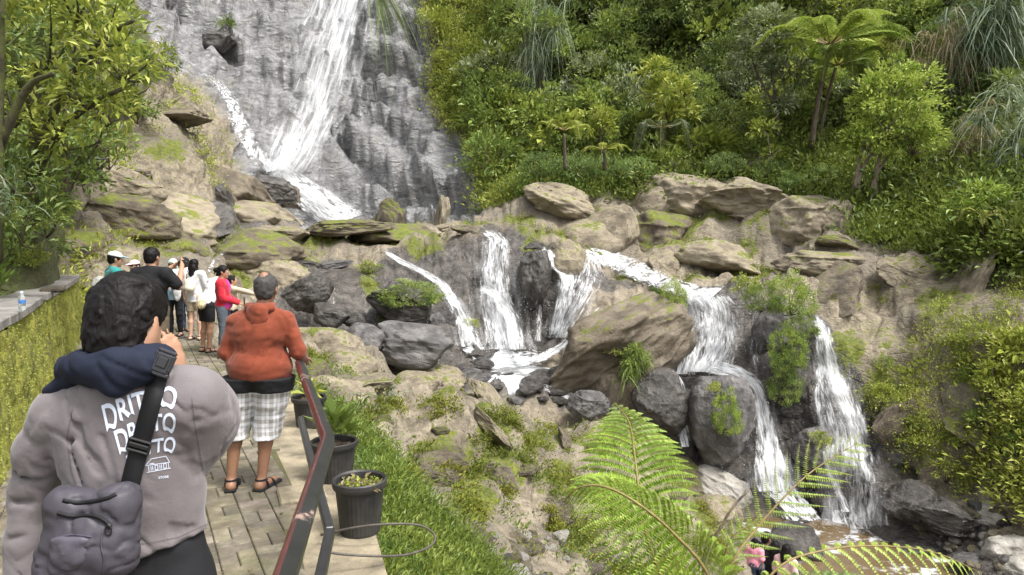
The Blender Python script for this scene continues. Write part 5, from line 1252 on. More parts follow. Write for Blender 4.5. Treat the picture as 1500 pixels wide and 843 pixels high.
# ------------------------------------------------------------------ flower pots
POTM = NT('black_plastic'); pm = POTM.obj(); POTM = POTM.done(POTM.bsdf(color=POTM.ramp(POTM.noise(pm, 6, 4), [(.35, (.013, .013, .014)), (.7, (.04, .038, .036))]), rough=.5))
SOIL = simple('potting_soil', (.07, .05, .032), .95, .5, 20, .8, .02)
def pot(loc, r, h, label):
    root = empty('flower_pot', loc); tag(root, label, 'flower pot')
    mb = MB(); n = 96; prof = [(.0, 0), (.72, 0), (.75, .04), (.90, .80), (.905, .84), (1.0, .85), (1.03, .90), (1.03, .98), (.98, 1.0), (.90, .97), (.88, .80)]
    P = np.array(prof); a = np.arange(n) * 2 * PI / n; fl_ = np.array([0, 0, 1, 1, 0, 0, 0, 0, 0, 0, 0])[:, None] * (.012 * (np.arange(n) % 3 == 0))[None]
    R = (P[:, :1] - fl_) * r; V = np.stack([R * np.cos(a), R * np.sin(a), np.repeat(P[:, 1:] * h, n, 1)], -1).reshape(-1, 3); m = len(P)
    mb.add(V, [(i * n + j, i * n + (j + 1) % n, (i + 1) * n + (j + 1) % n, (i + 1) * n + j) for i in range(m - 1) for j in range(n)]); mb.build('pot', POTM, root)
    g_ = np.stack(np.meshgrid(np.linspace(0, 1, 9)[1:], np.arange(40) * 2 * PI / 40, indexing='ij'), -1).reshape(-1, 2); x = g_[:, 0] * np.cos(g_[:, 1]) * r * .89; y = g_[:, 0] * np.sin(g_[:, 1]) * r * .89
    V = np.stack([x, y, .86 * h + .03 * fbm(np.stack([x * 14, y * 14, x * 0], -1), 3, int(r * 1000))], -1); V = np.vstack([V, [0, 0, .87 * h]])
    fs = [(i * 40 + j, i * 40 + (j + 1) % 40, (i + 1) * 40 + (j + 1) % 40, (i + 1) * 40 + j) for i in range(7) for j in range(40)]; tri = [(320, j, (j + 1) % 40) for j in range(40)]
    mesh_obj('soil', V, [np.array(fs), np.array(tri)], SOIL, root); return root
zl_ = ZG - .035
p1 = pot((-1.03, 4.58, zl_), .178, .37, 'nearest black plastic pot holding only soil and a few weeds')
rg = np.random.default_rng(3); q = rg.uniform(-.13, .13, (120, 3)) * (1, 1, 0) + (0, 0, .335)
foliage('weeds', LM['lime'], q, rg.normal(size=(120, 3)) * (1, 1, .3) + (0, 0, .5), .035, .016, .5 + .2 * rg.normal(size=120), None, p1, 3)
q = rg.uniform(-.14, .14, (60, 3)) * (1, 1, 0) + (0, 0, .335); foliage('dead_leaf', LM['straw'], q, rg.normal(size=(60, 3)) * (1, 1, .2), .06, .03, .4 + .2 * rg.normal(size=60), None, p1, 4)
p2 = pot((-1.47, 5.62, zl_), .19, .33, 'middle black plastic pot with a broad leaved plant')
rg = np.random.default_rng(5); n = 44; a = rg.uniform(0, 2 * PI, n); el = rg.uniform(.1, 1.3, n); d = np.stack([np.cos(a) * np.cos(el), np.sin(a) * np.cos(el), np.sin(el)], -1)
foliage('leaf_rosette', LM['mid'], np.array([.02, 0, .36]) + d * .05 + rg.normal(size=(n, 3)) * .03 + np.array([0, 0, .04]), d, rg.uniform(.14, .24, n), .075, .55 + .15 * rg.normal(size=n), rg.uniform(0, .4, n), p2, 5, roll=.3)
p3 = pot((-2.17, 7.3, zl_), .18, .32, 'farthest black plastic pot beside the balding man')
n = 26; a = rg.uniform(0, 2 * PI, n); el = rg.uniform(.0, 1.2, n); d = np.stack([np.cos(a) * np.cos(el), np.sin(a) * np.cos(el), np.sin(el)], -1)
foliage('leaf_rosette', LM['lime'], np.array([0, 0, .34]) + d * .04, d, rg.uniform(.12, .2, n), .06, .5 + .15 * rg.normal(size=n), rg.uniform(.3, 1, n), p3, 6, roll=.3)

mb = MB(); mb.tube(spline([at(*q) for q in ((470, 784, 4.35), (520, 773, 4.30), (570, 768, 4.32), (615, 770, 4.42), (637, 785, 4.45), (630, 800, 4.35), (600, 812, 4.2), (560, 815, 4.05), (500, 812, 3.95), (470, 806, 3.9))], 60), .0075, 7)
tag(mb.build('cable', simple('grey_rubber_cable', (.07, .06, .05), .6, .3, 20), smooth=True), 'grey cable looping out over the grass below the nearest pot', 'cable')

# ------------------------------------------------------------------ retaining wall
wall = empty('retaining_wall', (wall_x(6), 6, ZG)); tag(wall, 'low mossy retaining wall with grey coping slabs along the left of the walkway', 'wall'); wb = np.array([wall_x(6), 6, ZG])
wd3 = unit(np.array([-.543, 1, 0])); wn = np.array([wd3[1], -wd3[0], 0]); ZC = -.80
t_ = NT('mossy_wall'); p = t_.pos(); n1 = t_.noise(p, 3.2, 5, .65); n2 = t_.noise(p, 16, 5, .7); n3 = t_.noise(t_.n('Mapping', {'Vector': p, 'Scale': (5, 5, .9)}).outputs[0], 1.6, 4, .65)
c = t_.ramp(n3, [(.3, (.07, .08, .015)), (.45, (.19, .205, .03)), (.6, (.30, .29, .045)), (.78, (.22, .19, .075))]); c = t_.mix(t_.rng(n1, .56, .7), c, (.12, .085, .06)); c = t_.mix(t_.math('MULTIPLY', t_.rng(n2, .5, .7), .5), c, (.05, .06, .012))
WALLM = t_.done(t_.bsdf(color=c, rough=.95, normal=t_.bump(t_.math('ADD', n2, t_.math('MULTIPLY', n3, .5)), 1.0, .06)))
nl, nh = 400, 30; L0, L1 = -4.0, 10.2; V = []
for i in range(nl):
    for j in range(nh):
        s_ = L0 + (L1 - L0) * i / (nl - 1); V.append(wd3 * s_ + np.array([0, 0, -.1 + (ZC - ZG + .1) * j / (nh - 1)]) - wn * .10 * j / (nh - 1))
V = np.array(V); V += wn * (.035 * fbm((V + wb) * 3, 4, 9) + .02 * fbm((V + wb) * 11, 2, 19))[:, None]; ii = np.arange(nl - 1)[:, None] * nh + np.arange(nh - 1)[None]
V[:] = V; mesh_obj('wall_face', V, np.stack([ii, ii + nh, ii + nh + 1, ii + 1], -1).reshape(-1, 4), WALLM, wall)
mb = MB(); mb.box(wd3 * 3.1 - wn * .40 + (0, 0, .5), (.5, 14.2, 1.2), np.stack([wn, wd3, [0, 0, 1]], 1)); mb.build('wall_core', WALLM, wall)
rg = np.random.default_rng(8); n = 9000; vi = rg.integers(0, len(V), n); foliage('moss_tufts', LM['lime'], V[vi] + wn * .01 + rg.normal(size=(n, 3)) * .02, wn * .6 + rg.normal(size=(n, 3)) * .5 + np.array([0, 0, -.15]), rg.uniform(.012, .030, n), .012, .5 + .22 * rg.normal(size=n) + .2 * fbm((V[vi] + wb) * 2, 2, 4), rg.uniform(.2, 1, n), wall, 8)['kind'] = 'stuff'
COPM = NT('grey_coping_stone'); p = COPM.pos(); nz = COPM.n('SeparateXYZ', {0: COPM.n('NewGeometry').outputs['Normal']}).outputs[2]; n1 = COPM.noise(p, 4, 5, .65); n2 = COPM.noise(p, 30, 4)
c = COPM.ramp(n1, [(.3, (.10, .095, .085)), (.55, (.20, .19, .175)), (.75, (.29, .27, .24))]); COPM = COPM.done(COPM.bsdf(color=c, rough=.85, normal=COPM.bump(n2, .4, .012)))
s_ = -4.0; k = 0
while s_ < 10.0:
    l_ = (.9, 1.05, .8)[k % 3]; off = rg.normal() * .012; tl = rg.normal() * .012; ww = .46
    if 3.0 < s_ < 3.9: l_ = .55; off = -.09; tl = .08
    mb = MB(); mb.box((0, 0, 0), (ww, l_ - .02, .10), np.stack([wn, wd3, [0, 0, 1]], 1) @ rot_z(tl) @ rot_y(rg.normal() * .01), .012)
    o = mb.build('coping_slab', COPM, wall); o.location = wd3 * (s_ + l_ / 2) - wn * (.29 - off) + np.array([0, 0, ZC - ZG + .052]); s_ += l_; k += 1
# the bottle left on the wall
zb = ZC + .104; c0 = on_plane(33, 457, zb); bt = empty('water_bottle', (c0[0], c0[1], zb)); tag(bt, 'clear plastic water bottle with a blue band standing on the wall coping', 'bottle')
PLA = NT('clear_plastic'); PLA = PLA.done(PLA.bsdf(color=(.9, .95, .97), rough=.08, trans=.9, ior=1.2))
mb = MB(); mb.lathe([(0, 0), (.028, 0), (.032, .008), (.032, .05), (.030, .055), (.032, .06), (.032, .13), (.026, .155), (.013, .175), (.012, .19)], n=24); mb.build('bottle_body', PLA, bt, True)
mb = MB(); mb.lathe([(.0325, .085), (.0328, .087), (.0328, .118), (.0325, .12)], n=24); mb.build('label_band', simple('blue_label', (.05, .16, .42), .4), bt, True)
mb = MB(); mb.lathe([(.0145, .186), (.0145, .203), (.012, .206), (0, .206)], n=20); mb.build('cap', simple('pale_blue_cap', (.45, .6, .72), .4), bt, True)
c0 = on_plane(77, 427, zb); ob = boulder(8, 'brown', (c0[0], c0[1], zb + .02), (.17, .10, .055), (0, 0, .4), 'stone', 'small flat brown lump lying on the wall coping beyond the bottle')
# ------------------------------------------------------------------ people
SKIN = {'tan': NT('tan_skin'), 'brown': NT('brown_skin'), 'light': NT('light_skin')}
for k, c in (('tan', (.36, .20, .125)), ('brown', (.24, .125, .075)), ('light', (.50, .31, .22))):
    t = SKIN[k]; n = t.noise(t.obj(), 25, 4); SKIN[k] = t.done(t.bsdf(color=t.mix(n, tuple(x * .85 for x in c), tuple(min(1, x * 1.12) for x in c)), rough=.5, sss=.0, normal=t.bump(n, .1, .003)))
def cloth(name, c, var=.18, rough=.85, weave=220):
    t = NT(name); p = t.obj(); n = t.noise(p, 7, 4); w = t.noise(p, weave, 2)
    return t.done(t.bsdf(color=t.ramp(n, [(.3, tuple(x * (1 - var) for x in c)), (.7, tuple(min(1, x * (1 + var)) for x in c))]), rough=rough, sheen=.15 if max(c) > .12 else 0.0, spec=.25, normal=t.bump(t.math('ADD', n, t.math('MULTIPLY', w, .25)), .25, .012)))
CL = {k: cloth(k + '_cloth', c) for k, c in dict(black=(.013, .013, .015), white=(.62, .62, .64), cream=(.60, .55, .45), red=(.42, .015, .03), magenta=(.42, .03, .25), denim=(.045, .075, .14), slate=(.075, .09, .11), olive=(.10, .08, .055), teal=(.03, .26, .25), mint=(.42, .56, .50), beige=(.50, .42, .31), pink=(.62, .25, .32), navy=(.012, .016, .032), orange=(.18, .040, .018), grey=(.21, .18, .185), sky=(.28, .42, .55), palepink=(.62, .42, .42)).items()}
def hair_material(name, c, gray=.0):
    t = NT(name); p = t.obj(); m = t.n('Mapping', {'Vector': p, 'Scale': (1, 1, .35)}).outputs[0]; n = t.noise(m, 90, 4, .6, 1.5)
    return t.done(t.bsdf(color=t.mix(n, tuple(x * .5 for x in c), tuple(x * 1.8 + gray * .15 for x in c)), rough=.5, spec=.15, normal=t.bump(n, .6, .004)))
HAIR = hair_material('black_hair', (.007, .006, .006)); HAIRG = hair_material('greying_hair', (.026, .024, .023), .3)
PLASTIC = simple('black_plastic_gear', (.012, .012, .013), .35, .2, 10, bump=0)

def hand(s, w, d, n, side, curl=.5, k=1.0, spread=.12):
    """palm, four unequal curled fingers and a thumb; d along the forearm, n out of the palm, side +1 when the thumb lies along d x n"""
    d = unit(d); n = unit(n - d * (n @ d)); x = np.cross(d, n) * side; w = np.asarray(w, float)
    for i, (u, L) in enumerate(((.027, .95), (.009, 1.05), (-.009, .98), (-.026, .78))):
        kn = w + (d * .088 + x * u) * k; s.cone(w + x * u * .55 * k, kn, .015 * k, .0115 * k, .012 * k)
        p = kn; a = curl * .5; dd = d + x * u * spread * 6
        for j, l in enumerate((.040, .026, .021)):
            v = unit(dd * math.cos(a) + n * math.sin(a)); q = p + v * l * L * k; s.cone(p, q, (.0098 - .0012 * j) * k, (.009 - .0014 * j) * k, .004 * k); p = q; a += curl
    b = w + (d * .022 + x * .024) * k; v = unit(d * .75 + x * .7 + n * .25); m = b + v * .042 * k; s.cone(b, m, .015 * k, .0115 * k, .012 * k)
    v = unit(d * .9 + x * .25 + n * (.2 + .5 * curl)); q = m + v * .030 * k; s.cone(m, q, .011 * k, .0095 * k, .004 * k); s.cone(q, q + unit(v + n * .3 * curl) * .022 * k, .0095 * k, .008 * k, .004 * k)
def head(s, c, R, k=1.0, w=1.0):
    f = lambda x, y, z: c + R @ (np.array([x, y, z]) * k)
    s.ell(f(0, -.005, .02), np.array([.074 * w, .094, .094]) * k, .01, R); s.ell(f(0, .022, -.045), np.array([.058 * w, .066, .068]) * k, .03, R)
    s.cone(f(0, .08, -.095), f(0, .06, -.09), .018 * k, .03 * k, .02)                          # chin
    s.cone(f(0, .086, .015), f(0, .108, -.028), .008 * k, .015 * k, .012)                      # nose
    s.cone(f(-.022, .082, -.062), f(.022, .082, -.062), .010 * k, .010 * k, .008)              # lips
    for sg in (-1, 1):
        s.ell(f(sg * .031, .092, .012), np.array([.018, .012, .012]) * k, .008, R, sub=True)
        s.ell(f(sg * .076 * w, -.008, -.012), np.array([.012, .022, .034]) * k, .006, R @ rot_z(sg * .45)); s.cone(f(sg * .012, .094, .034), f(sg * .045, .085, .034), .008 * k, .006 * k, .01)
    return f

def person(label, loc, rz, H=1.65, g=1.0, sh=.18, skin='tan', pose=None, pitch=0.0, yaw=0.0, nod=0.0, top=None, under=None, bottom=None, hair='short', hairmat=None, shoes='black', res=.013, seed=0, feet=True, roll=0.0, legw=0.0, amp=.010):
    k = H / 1.7; root = empty('person', loc, rz); tag(root, label, 'person')
    J = dict(hip=.09, hpL=(-.09, 0, .90), hpR=(.09, 0, .90), knL=(-.10, .02, .49), knR=(.10, .02, .49), anL=(-.105, -.02, .085), anR=(.105, -.02, .085), toL=(-.125, .13, .03), toR=(.125, .13, .03),
             pel=(0, 0, .95), wai=(0, .005, 1.07), che=(0, 0, 1.26), nek=(0, -.015, 1.42), hed=(0, .02, 1.565), shL=(-sh, -.01, 1.365), shR=(sh, -.01, 1.365), elL=(-sh - .05, -.03, 1.12), elR=(sh + .05, -.03, 1.12), wrL=(-sh - .05, .06, .89), wrR=(sh + .05, .06, .89))
    J.pop('hip'); J.update(pose or {}); J = {a: np.array(b, float) for a, b in J.items()}
    Rp = rot_y(roll) @ rot_x(-pitch); piv = np.array([0, 0, .93])
    for a in ('wai', 'che', 'nek', 'hed', 'shL', 'shR', 'elL', 'elR', 'wrL', 'wrR'): J[a] = piv + Rp @ (J[a] - piv)
    J = {a: b * k for a, b in J.items()}
    allp = np.array(list(J.values())); lo, hi = allp.min(0) - .24 * max(1, g), allp.max(0) + .24 * max(1, g); lo[2] = -.02
    Rh = Rp @ rot_z(yaw) @ rot_x(-nod)
    def torso(s, o, lean=0):
        s.ell(J['pel'], np.array([.155 * g, .115 * g, .125]) * k + o, .05, Rp); s.ell(J['wai'] + Rp @ np.array([0, .012 * g, 0]), np.array([.138 * g, .108 * g, .15]) * k + o, .06, Rp)
        s.ell(J['che'], np.array([.158 * g * sh / .18, .112 * g, .17]) * k + o, .05, Rp); s.cone(J['shL'], J['shR'], .052 * k + o, .052 * k + o, .05); [s.cone(J['nek'] - Rp @ np.array([0, 0, .01]) * k, J['sh' + a_], .046 * k + o, .045 * k + o, .03) for a_ in 'LR']
    def arms(s, o, upto=1.0, kk=.02):
        for a in 'LR':
            S, E, W = J['sh' + a], J['el' + a], J['wr' + a]
            s.cone(S, E if upto > .5 else S + (E - S) * upto * 2, .053 * k * g ** .5 + o, .040 * k * g ** .5 + o * (1 if upto > .5 else 1.5), .03)
            if upto > .5: s.cone(E, W + (E - W) * (1 - upto) * 2 * 0, .041 * k * g ** .5 + o, .027 * k + o * .9, kk)
    def legs(s, o, hem=None):
        for a in 'LR':
            h_, kn, an = J['hp' + a], J['kn' + a], J['an' + a]; s.cone(h_, kn, .086 * k * g ** .6 + o, .055 * k + o, .03); m = kn + (an - kn) * .3 + np.array([0, -.012, 0]) * k
            s.cone(kn, m, .054 * k + o, .055 * k + o, .02); s.cone(m, an, .055 * k + o, .035 * k + o, .02)
    s = SDF(lo, hi, res); torso(s, -.012); arms(s, 0); legs(s, 0)
    s.cone(J['nek'] - Rp @ np.array([0, 0, .04]), J['hed'] - Rh @ np.array([0, .02, .03]) * k, .056 * k * g ** .4, .050 * k, .03); hf = head(s, J['hed'], Rh, k, g ** .3)
    for a in 'LR':
        an, to = J['an' + a], J['to' + a]; d = unit((to - an) * (1, 1, 0)); hl = an - d * .035 * k; hl[2] = .04 * k; to = to.copy(); s.cone(hl, to, .036 * k, .026 * k, .03); s.cone(an, hl, .034 * k, .034 * k, .02)
        sg = 1 if a == 'R' else -1; w, e = J['wr' + a], J['el' + a]; d = w - e; inn = np.array([-sg, .3, 0]) if abs(unit(d)[2]) > .5 else np.array([0, 0, -1.0]); hand(s, w, d, Rp @ inn if abs(unit(d)[2]) > .5 else inn, sg * (1 if abs(unit(d)[2]) > .5 else 1) * -1, .4, k)
    V, Q = s.mesh(); V = relax(V, Q, 1, .3); mesh_obj('body', V, Q, SKIN[skin], root)
    fold = lambda amp, sd: (lambda P: amp * (.8 * (1 - np.minimum(np.abs(fbm((P @ rot_y(.45)) * np.array([15, 12, 4]) + sd, 2, sd)) / .3, 1)) - .3) + amp * .5 * fbm(P * np.array([7, 7, 18]) + sd, 2, sd + 3))
    def garment(name, mat, fn, hem=None, hemn=None, o_=.0, amp=amp, r=res, cuts=()):
        q = SDF(lo - .03, hi + .03, r); fn(q)
        if amp: q.disp(fold(amp, seed + len(name)))
        if hem is not None: q.cut(hem, hemn)
        for a, b in cuts: q.cut(a, b)
        Vv, Qq = q.mesh()
        if len(Vv): return mesh_obj(name, relax(Vv, Qq, 1, .3), Qq, mat, root)
    dn = np.array([0, 0, -1.0])
    if bottom:
        kind, mat, hz = bottom; hz *= k
        if kind == 'skirt':
            def fb_(q): torso_low(q, .02); q.cone(np.array([0, 0, .85]) * k, np.array([0, .01, .3]) * k, .15 * g * k, .24 * g * k, .05, flat=((0, 1, 0), .75))
        else:
            def fb_(q): torso_low(q, .016); legs(q, (.020 if kind == 'shorts' else .014) + legw)
        def torso_low(q, o): q.ell(J['pel'], np.array([.155 * g, .115 * g, .12]) * k + o, .05)
        o = garment('trousers' if kind == 'pants' else kind, mat, fb_, np.array([0, 0, hz]), dn, cuts=[(J['wai'] + np.array([0, 0, -.225 if legw else .03]), np.array([0, 0, 1.0]))])
    def mk_top(name, spec, o):
        mat, sl, hz = spec; hz *= k; hp = Rp @ dn; org = np.array([0, 0, .93 * k]) + Rp @ np.array([0, 0, hz - .93 * k]); ny = J['nek'] + Rp @ np.array([0, .0, .035 * k])
        def ft(q):
            torso(q, o)
            if legw and name == 'top': q.ell(J['pel'] + (0, 0, .02), (.252, .178, .15), .05)
            q.cone(J['pel'] - Rp @ np.array([0, 0, .02]), J['pel'] - Rp @ np.array([0, 0, .14 * k]), .14 * g * k + o, .15 * g * k + o, .05, flat=(Rp @ np.array([0, 1, 0]), .75)); q.cone(J['nek'] - Rp @ np.array([0, 0, .05]), J['nek'] + Rp @ np.array([0, 0, .02]), .075 * k, .062 * k, .02)
        def tor(q):
            ft(q); q.cut(org, hp); arms(q, o * (1.0 if sl > .5 else 1.3), sl)
        return garment(name, mat, tor, cuts=[(ny, Rp @ np.array([0, .25, 1.0]))])
    if under:                                  # only its hem and front show under the jacket
        def fu(q):
            o = .004 + legw; q.ell(J['pel'], np.array([.155 * g, .115 * g, .13]) * k + o, .05); legs(q, .034 + legw) if legw else None; q.ell(J['pel'] + (0, .03, .05), np.array([.15 * g, .12 * g, .13]) * k + .018, .05)
            if top and hair == 'bun': q.ell(J['che'] + (0, .05, .0), np.array([.11, .09, .17]) * k, .03)
        garment('undershirt', under[0], fu, np.array([0, 0, under[2] * k]), dn, cuts=[] if hair == 'bun' else [(np.array([0, 0, .888 * k]), np.array([0, 0, 1.0]))])
    if top: mk_top('top', top, .016)
    hm = hairmat or HAIR
    if hair:
        q = SDF(J['hed'] - .36 * k, J['hed'] + .26 * k, res * .75); f = hf; cutp = []
        if hair in ('short', 'bun', 'long', 'cap'):
            q.ell(f(0, -.012, .028), np.array([.084 * g ** .3, .100, .096]) * k, .01, Rh); q.ell(f(0, -.05, -.03), np.array([.070, .055, .06]) * k, .02, Rh)
            q.ell(f(0, .115, -.045), np.array([.095, .085, .095]) * k, .015, Rh, sub=True)
            if hair == 'long':
                q.chain([f(0, -.06, .03), f(0, -.095, -.08), f(0, -.105, -.2), f(0, -.10, -.31)], np.array([.07, .075, .065, .03]) * k, .03, flat=(Rh @ np.array([0, 1, 0]), .5))
                for sg in (-1, 1): q.chain([f(sg * .06, -.02, .0), f(sg * .075, -.04, -.12), f(sg * .055, -.07, -.22)], np.array([.032, .03, .02]) * k, .02)
            if hair == 'bun': q.ell(f(0, -.125, .02), np.array([.04, .045, .045]) * k, .015, Rh); q.chain([f(.0, -.13, -.01), f(.01, -.15, -.06)], np.array([.02, .012]) * k, .01)
            q.disp(lambda P: .006 * fbm(P * 38, 3, seed + 5)); V, Q = q.mesh(); mesh_obj('hair', V, Q, hm, root)
        if hair == 'hijab':
            q.ell(f(0, -.012, .025), np.array([.094, .108, .108]) * k, .01, Rh); q.cone(f(0, -.01, -.05), f(0, -.01, -.20), .088 * k, .15 * k, .05, flat=((0, 1, 0), .8)); q.ell(f(0, .115, -.015), np.array([.058, .08, .072]) * k, .012, Rh, sub=True)
            q.disp(lambda P: .006 * fbm(P * np.array([14, 14, 8]), 3, seed)); V, Q = q.mesh(); mesh_obj('headscarf', V, Q, CL['mint'], root)
    root['_']= 0; del root['_']
    def cap(mat, brimmat=None):
        q = SDF(J['hed'] - .3 * k, J['hed'] + .3 * k, res * .6); q.ell(hf(0, -.008, .038), np.array([.092, .108, .088]) * k, .01, Rh); q.cut(hf(0, 0, .038), Rh @ np.array([0, -.15, -1.0])); V, Q = q.mesh(); cp = mesh_obj('cap', V, Q, mat, root)
        q = SDF(J['hed'] - .3 * k, J['hed'] + .3 * k, res * .5); q.ell(hf(0, .115, .040), np.array([.075, .085, .011]) * k, .01, Rh @ rot_x(-.18)); V, Q = q.mesh(); mesh_obj('brim', V, Q, brimmat or mat, cp)
    def glasses():
        mb = MB()
        for sg in (-1, 1): mb.box(hf(sg * .034, .100, .014), np.array([.05, .012, .034]) * k, Rh, .005); mb.box(hf(sg * .07, .05, .018), np.array([.006, .1, .01]) * k, Rh)
        mb.box(hf(0, .102, .02), np.array([.03, .01, .008]) * k, Rh); mb.build('sunglasses', PLASTIC, root)
    def eyes():
        mb = MB()
        for sg in (-1, 1):
            V, Q = EYE; mb.add(V * .011 * k @ Rh.T + hf(sg * .031, .081, .012), [tuple(x) for x in Q.tolist()], (.75, .73, .70)); mb.add(V * .0065 * k @ Rh.T + hf(sg * .031, .0875, .012), [tuple(x) for x in Q.tolist()], (.02, .012, .01))
        mb.build('eyes', EYEM, root, True, True); q = SDF(hf(0, .09, -.062) - .05, hf(0, .09, -.062) + .05, .004); q.cone(hf(-.02, .0835, -.060), hf(.02, .0835, -.060), .0085 * k, .0085 * k, .004, flat=(Rh @ np.array([0, 0, 1.0]), .9)); V, Q = q.mesh(); mesh_obj('lips', V, Q, LIPM, root)
        mb = MB()
        for sg in (-1, 1): mb.tube([hf(sg * .014, .096, .034), hf(sg * .03, .096, .039), hf(sg * .048, .083, .034)], np.array([.004, .004, .002]) * k, 5)
        mb.build('eyebrows', HAIR, root)
    if shoes:
        for a in 'LR':
            an, to = J['an' + a], J['to' + a]; d = unit((to - an) * (1, 1, 0)); x = np.cross(d, (0, 0, 1.0)); hl = an - d * .06 * k; mid_ = (hl + to + d * .03 * k) / 2; mid_[2] = .012 * k
            sh_ = MB(); sh_.box(mid_, np.array([.088, np.linalg.norm((to - hl)[:2]) + .06 * k, .026 * k]), np.stack([x, d, [0, 0, 1]], 1), .010)
            if shoes == 'sandal' or True:
                for tt, zz, rr in ((.72, .034, .05), (.35, .055, .048)):
                    c_ = hl + (to - hl) * tt; c_[2] = zz * k; aa = np.linspace(0, PI, 9); sh_.tube([c_ + x * math.cos(q_) * rr * k + np.array([0, 0, 1.0]) * (math.sin(q_) * (.052 if tt > .5 else .075) * k - .03 * k) - d * (0 if tt > .5 else .02 * k) * math.sin(q_) for q_ in aa], .0085 * k, 5)
                aa = np.linspace(-.2, PI + .2, 9); c_ = an.copy(); c_[2] = .085 * k; sh_.tube([c_ + x * math.cos(q_) * .042 * k - d * math.sin(q_) * .05 * k for q_ in aa], .008 * k, 5)
            sh_.build('sandal', CL['black'] if shoes == 'black' else CL[shoes], root)
    return root, J, hf, cap, glasses, eyes, Rh, Rp
_q = SDF((-1.3,) * 3, (1.3,) * 3, .25); _q.ell((0, 0, 0), (1, 1, 1), .01); EYE = _q.mesh()
EYEM = NT('eye'); EYEM = EYEM.done(EYEM.bsdf(color=EYEM.attr('col', 'Color'), rough=.15)); LIPM = simple('lips', (.33, .10, .085), .4, .1, bump=0)
def spot(px, Y, z=ZG): return np.array([(px - CX) * Y / F / 1.0, Y, z])
def small_bag(label, c, r, mat, strapmat=None, name='backpack', seed=0, straps=(), floral=False):
    q = SDF(-np.array(r) * 1.6, np.array(r) * 1.6, min(r) / 6); q.ell((0, 0, 0), np.array(r), .02); q.ell((0, -r[1] * .45, -r[2] * .3), np.array(r) * (.75, .8, .5), .02); q.disp(lambda P: .004 * fbm(P * 18, 3, seed))
    root = empty(name, c); tag(root, label, 'bag'); V, Q = q.mesh(); mesh_obj('bag_body', V, Q, mat, root)
    for s_ in straps: mb = MB(); mb.tube(spline([np.array(p) - c for p in s_], 14), .016, 6, squash=.3); mb.build('strap', strapmat or mat, root, True)
    return root

# --- the balding man in the orange hooded jacket
PL = NT('plaid_cotton'); p = PL.obj(); sx = PL.n('SeparateXYZ', {0: p})
def stripes(v, f, w, ph=0): return PL.rng(PL.math('ABSOLUTE', PL.math('SUBTRACT', PL.math('FRACT', PL.math('ADD', PL.math('MULTIPLY', v, f), ph)), .5)), w, w + .04, 1, 0)
hx = PL.math('ADD', sx.outputs[0], PL.math('MULTIPLY', sx.outputs[1], .6)); a_ = PL.math('MAXIMUM', PL.math('MULTIPLY', stripes(hx, 11, .17), .55), PL.math('MULTIPLY', stripes(hx, 11, .05, .5), .4)); b_ = PL.math('MAXIMUM', PL.math('MULTIPLY', stripes(sx.outputs[2], 10, .14), .55), PL.math('MULTIPLY', stripes(sx.outputs[2], 10, .04, .5), .4))
PLAID = PL.done(PL.bsdf(color=PL.mix(PL.math('MINIMUM', PL.math('ADD', a_, b_), 1.0), (.58, .59, .62), (.25, .235, .22)), rough=.9, normal=PL.bump(PL.noise(p, 9, 4), .3, .01)))
o_loc = spot(362, 5.31)
r1, J, hf, cap, gl, ey, Rh, Rp = person('balding man seen from behind in an orange hooded jacket and plaid shorts', o_loc, 0, 1.70, 1.22, .20, 'brown',
    dict(anL=(-.15, -.04, .085), anR=(.085, -.03, .085), toL=(-.19, .12, .03), toR=(.13, .13, .03), knL=(-.12, .02, .49), knR=(.12, .03, .49), hpL=(-.055, 0, .90), hpR=(.19, 0, .90), pel=(.075, 0, .95), wai=(.085, 0, 1.07), che=(.09, 0, 1.23), nek=(.11, -.01, 1.42), hed=(.135, .02, 1.565),
         shL=(-.085, 0, 1.305), shR=(.285, 0, 1.315), elL=(-.175, .0, 1.08), elR=(.375, .02, 1.08), wrL=(-.14, .17, .93), wrR=(.345, .22, 1.0)), top=(CL['orange'], 1, .875), under=(CL['black'], .4, .775), bottom=('shorts', PLAID, .40), hair='short', hairmat=HAIRG, seed=3, res=.0105, legw=.03, amp=.011)
q = SDF(J['nek'] - .2, J['nek'] + .2, .008); nk = J['nek']
q.chain([nk + (-.075, .03, .02), nk + (-.08, -.05, .01), nk + (0, -.085, .0), nk + (.08, -.05, .01), nk + (.075, .03, .02)], [.022, .030, .034, .030, .022], .03); q.ell(nk + (0, -.10, -.05), (.085, .030, .075), .04); q.ell(nk + (0, -.105, -.11), (.035, .025, .05), .03)
q.disp(lambda P: .006 * fbm(P * 16, 3, 8)); V, Q = q.mesh(); mesh_obj('hood', V, Q, CL['orange'], r1)
q = SDF(J['hed'] - .15, J['hed'] + .2, .006); q.ell(hf(0, -.032, .075), np.array([.044, .050, .058]), .01); q.disp(lambda P: .001 * fbm(P * 30, 2, 2)); V, Q = q.mesh(); mesh_obj('bald_crown', V, Q, SKIN['brown'], r1)
c = J['pel'] + (.19, -.02, -.06)
o = small_bag('dark maroon strap bag at the right hip of the balding man', o_loc + c + (.02, .02, .03), (.035, .05, .10), cloth('maroon', (.09, .015, .015)), name='hip_bag', seed=4)

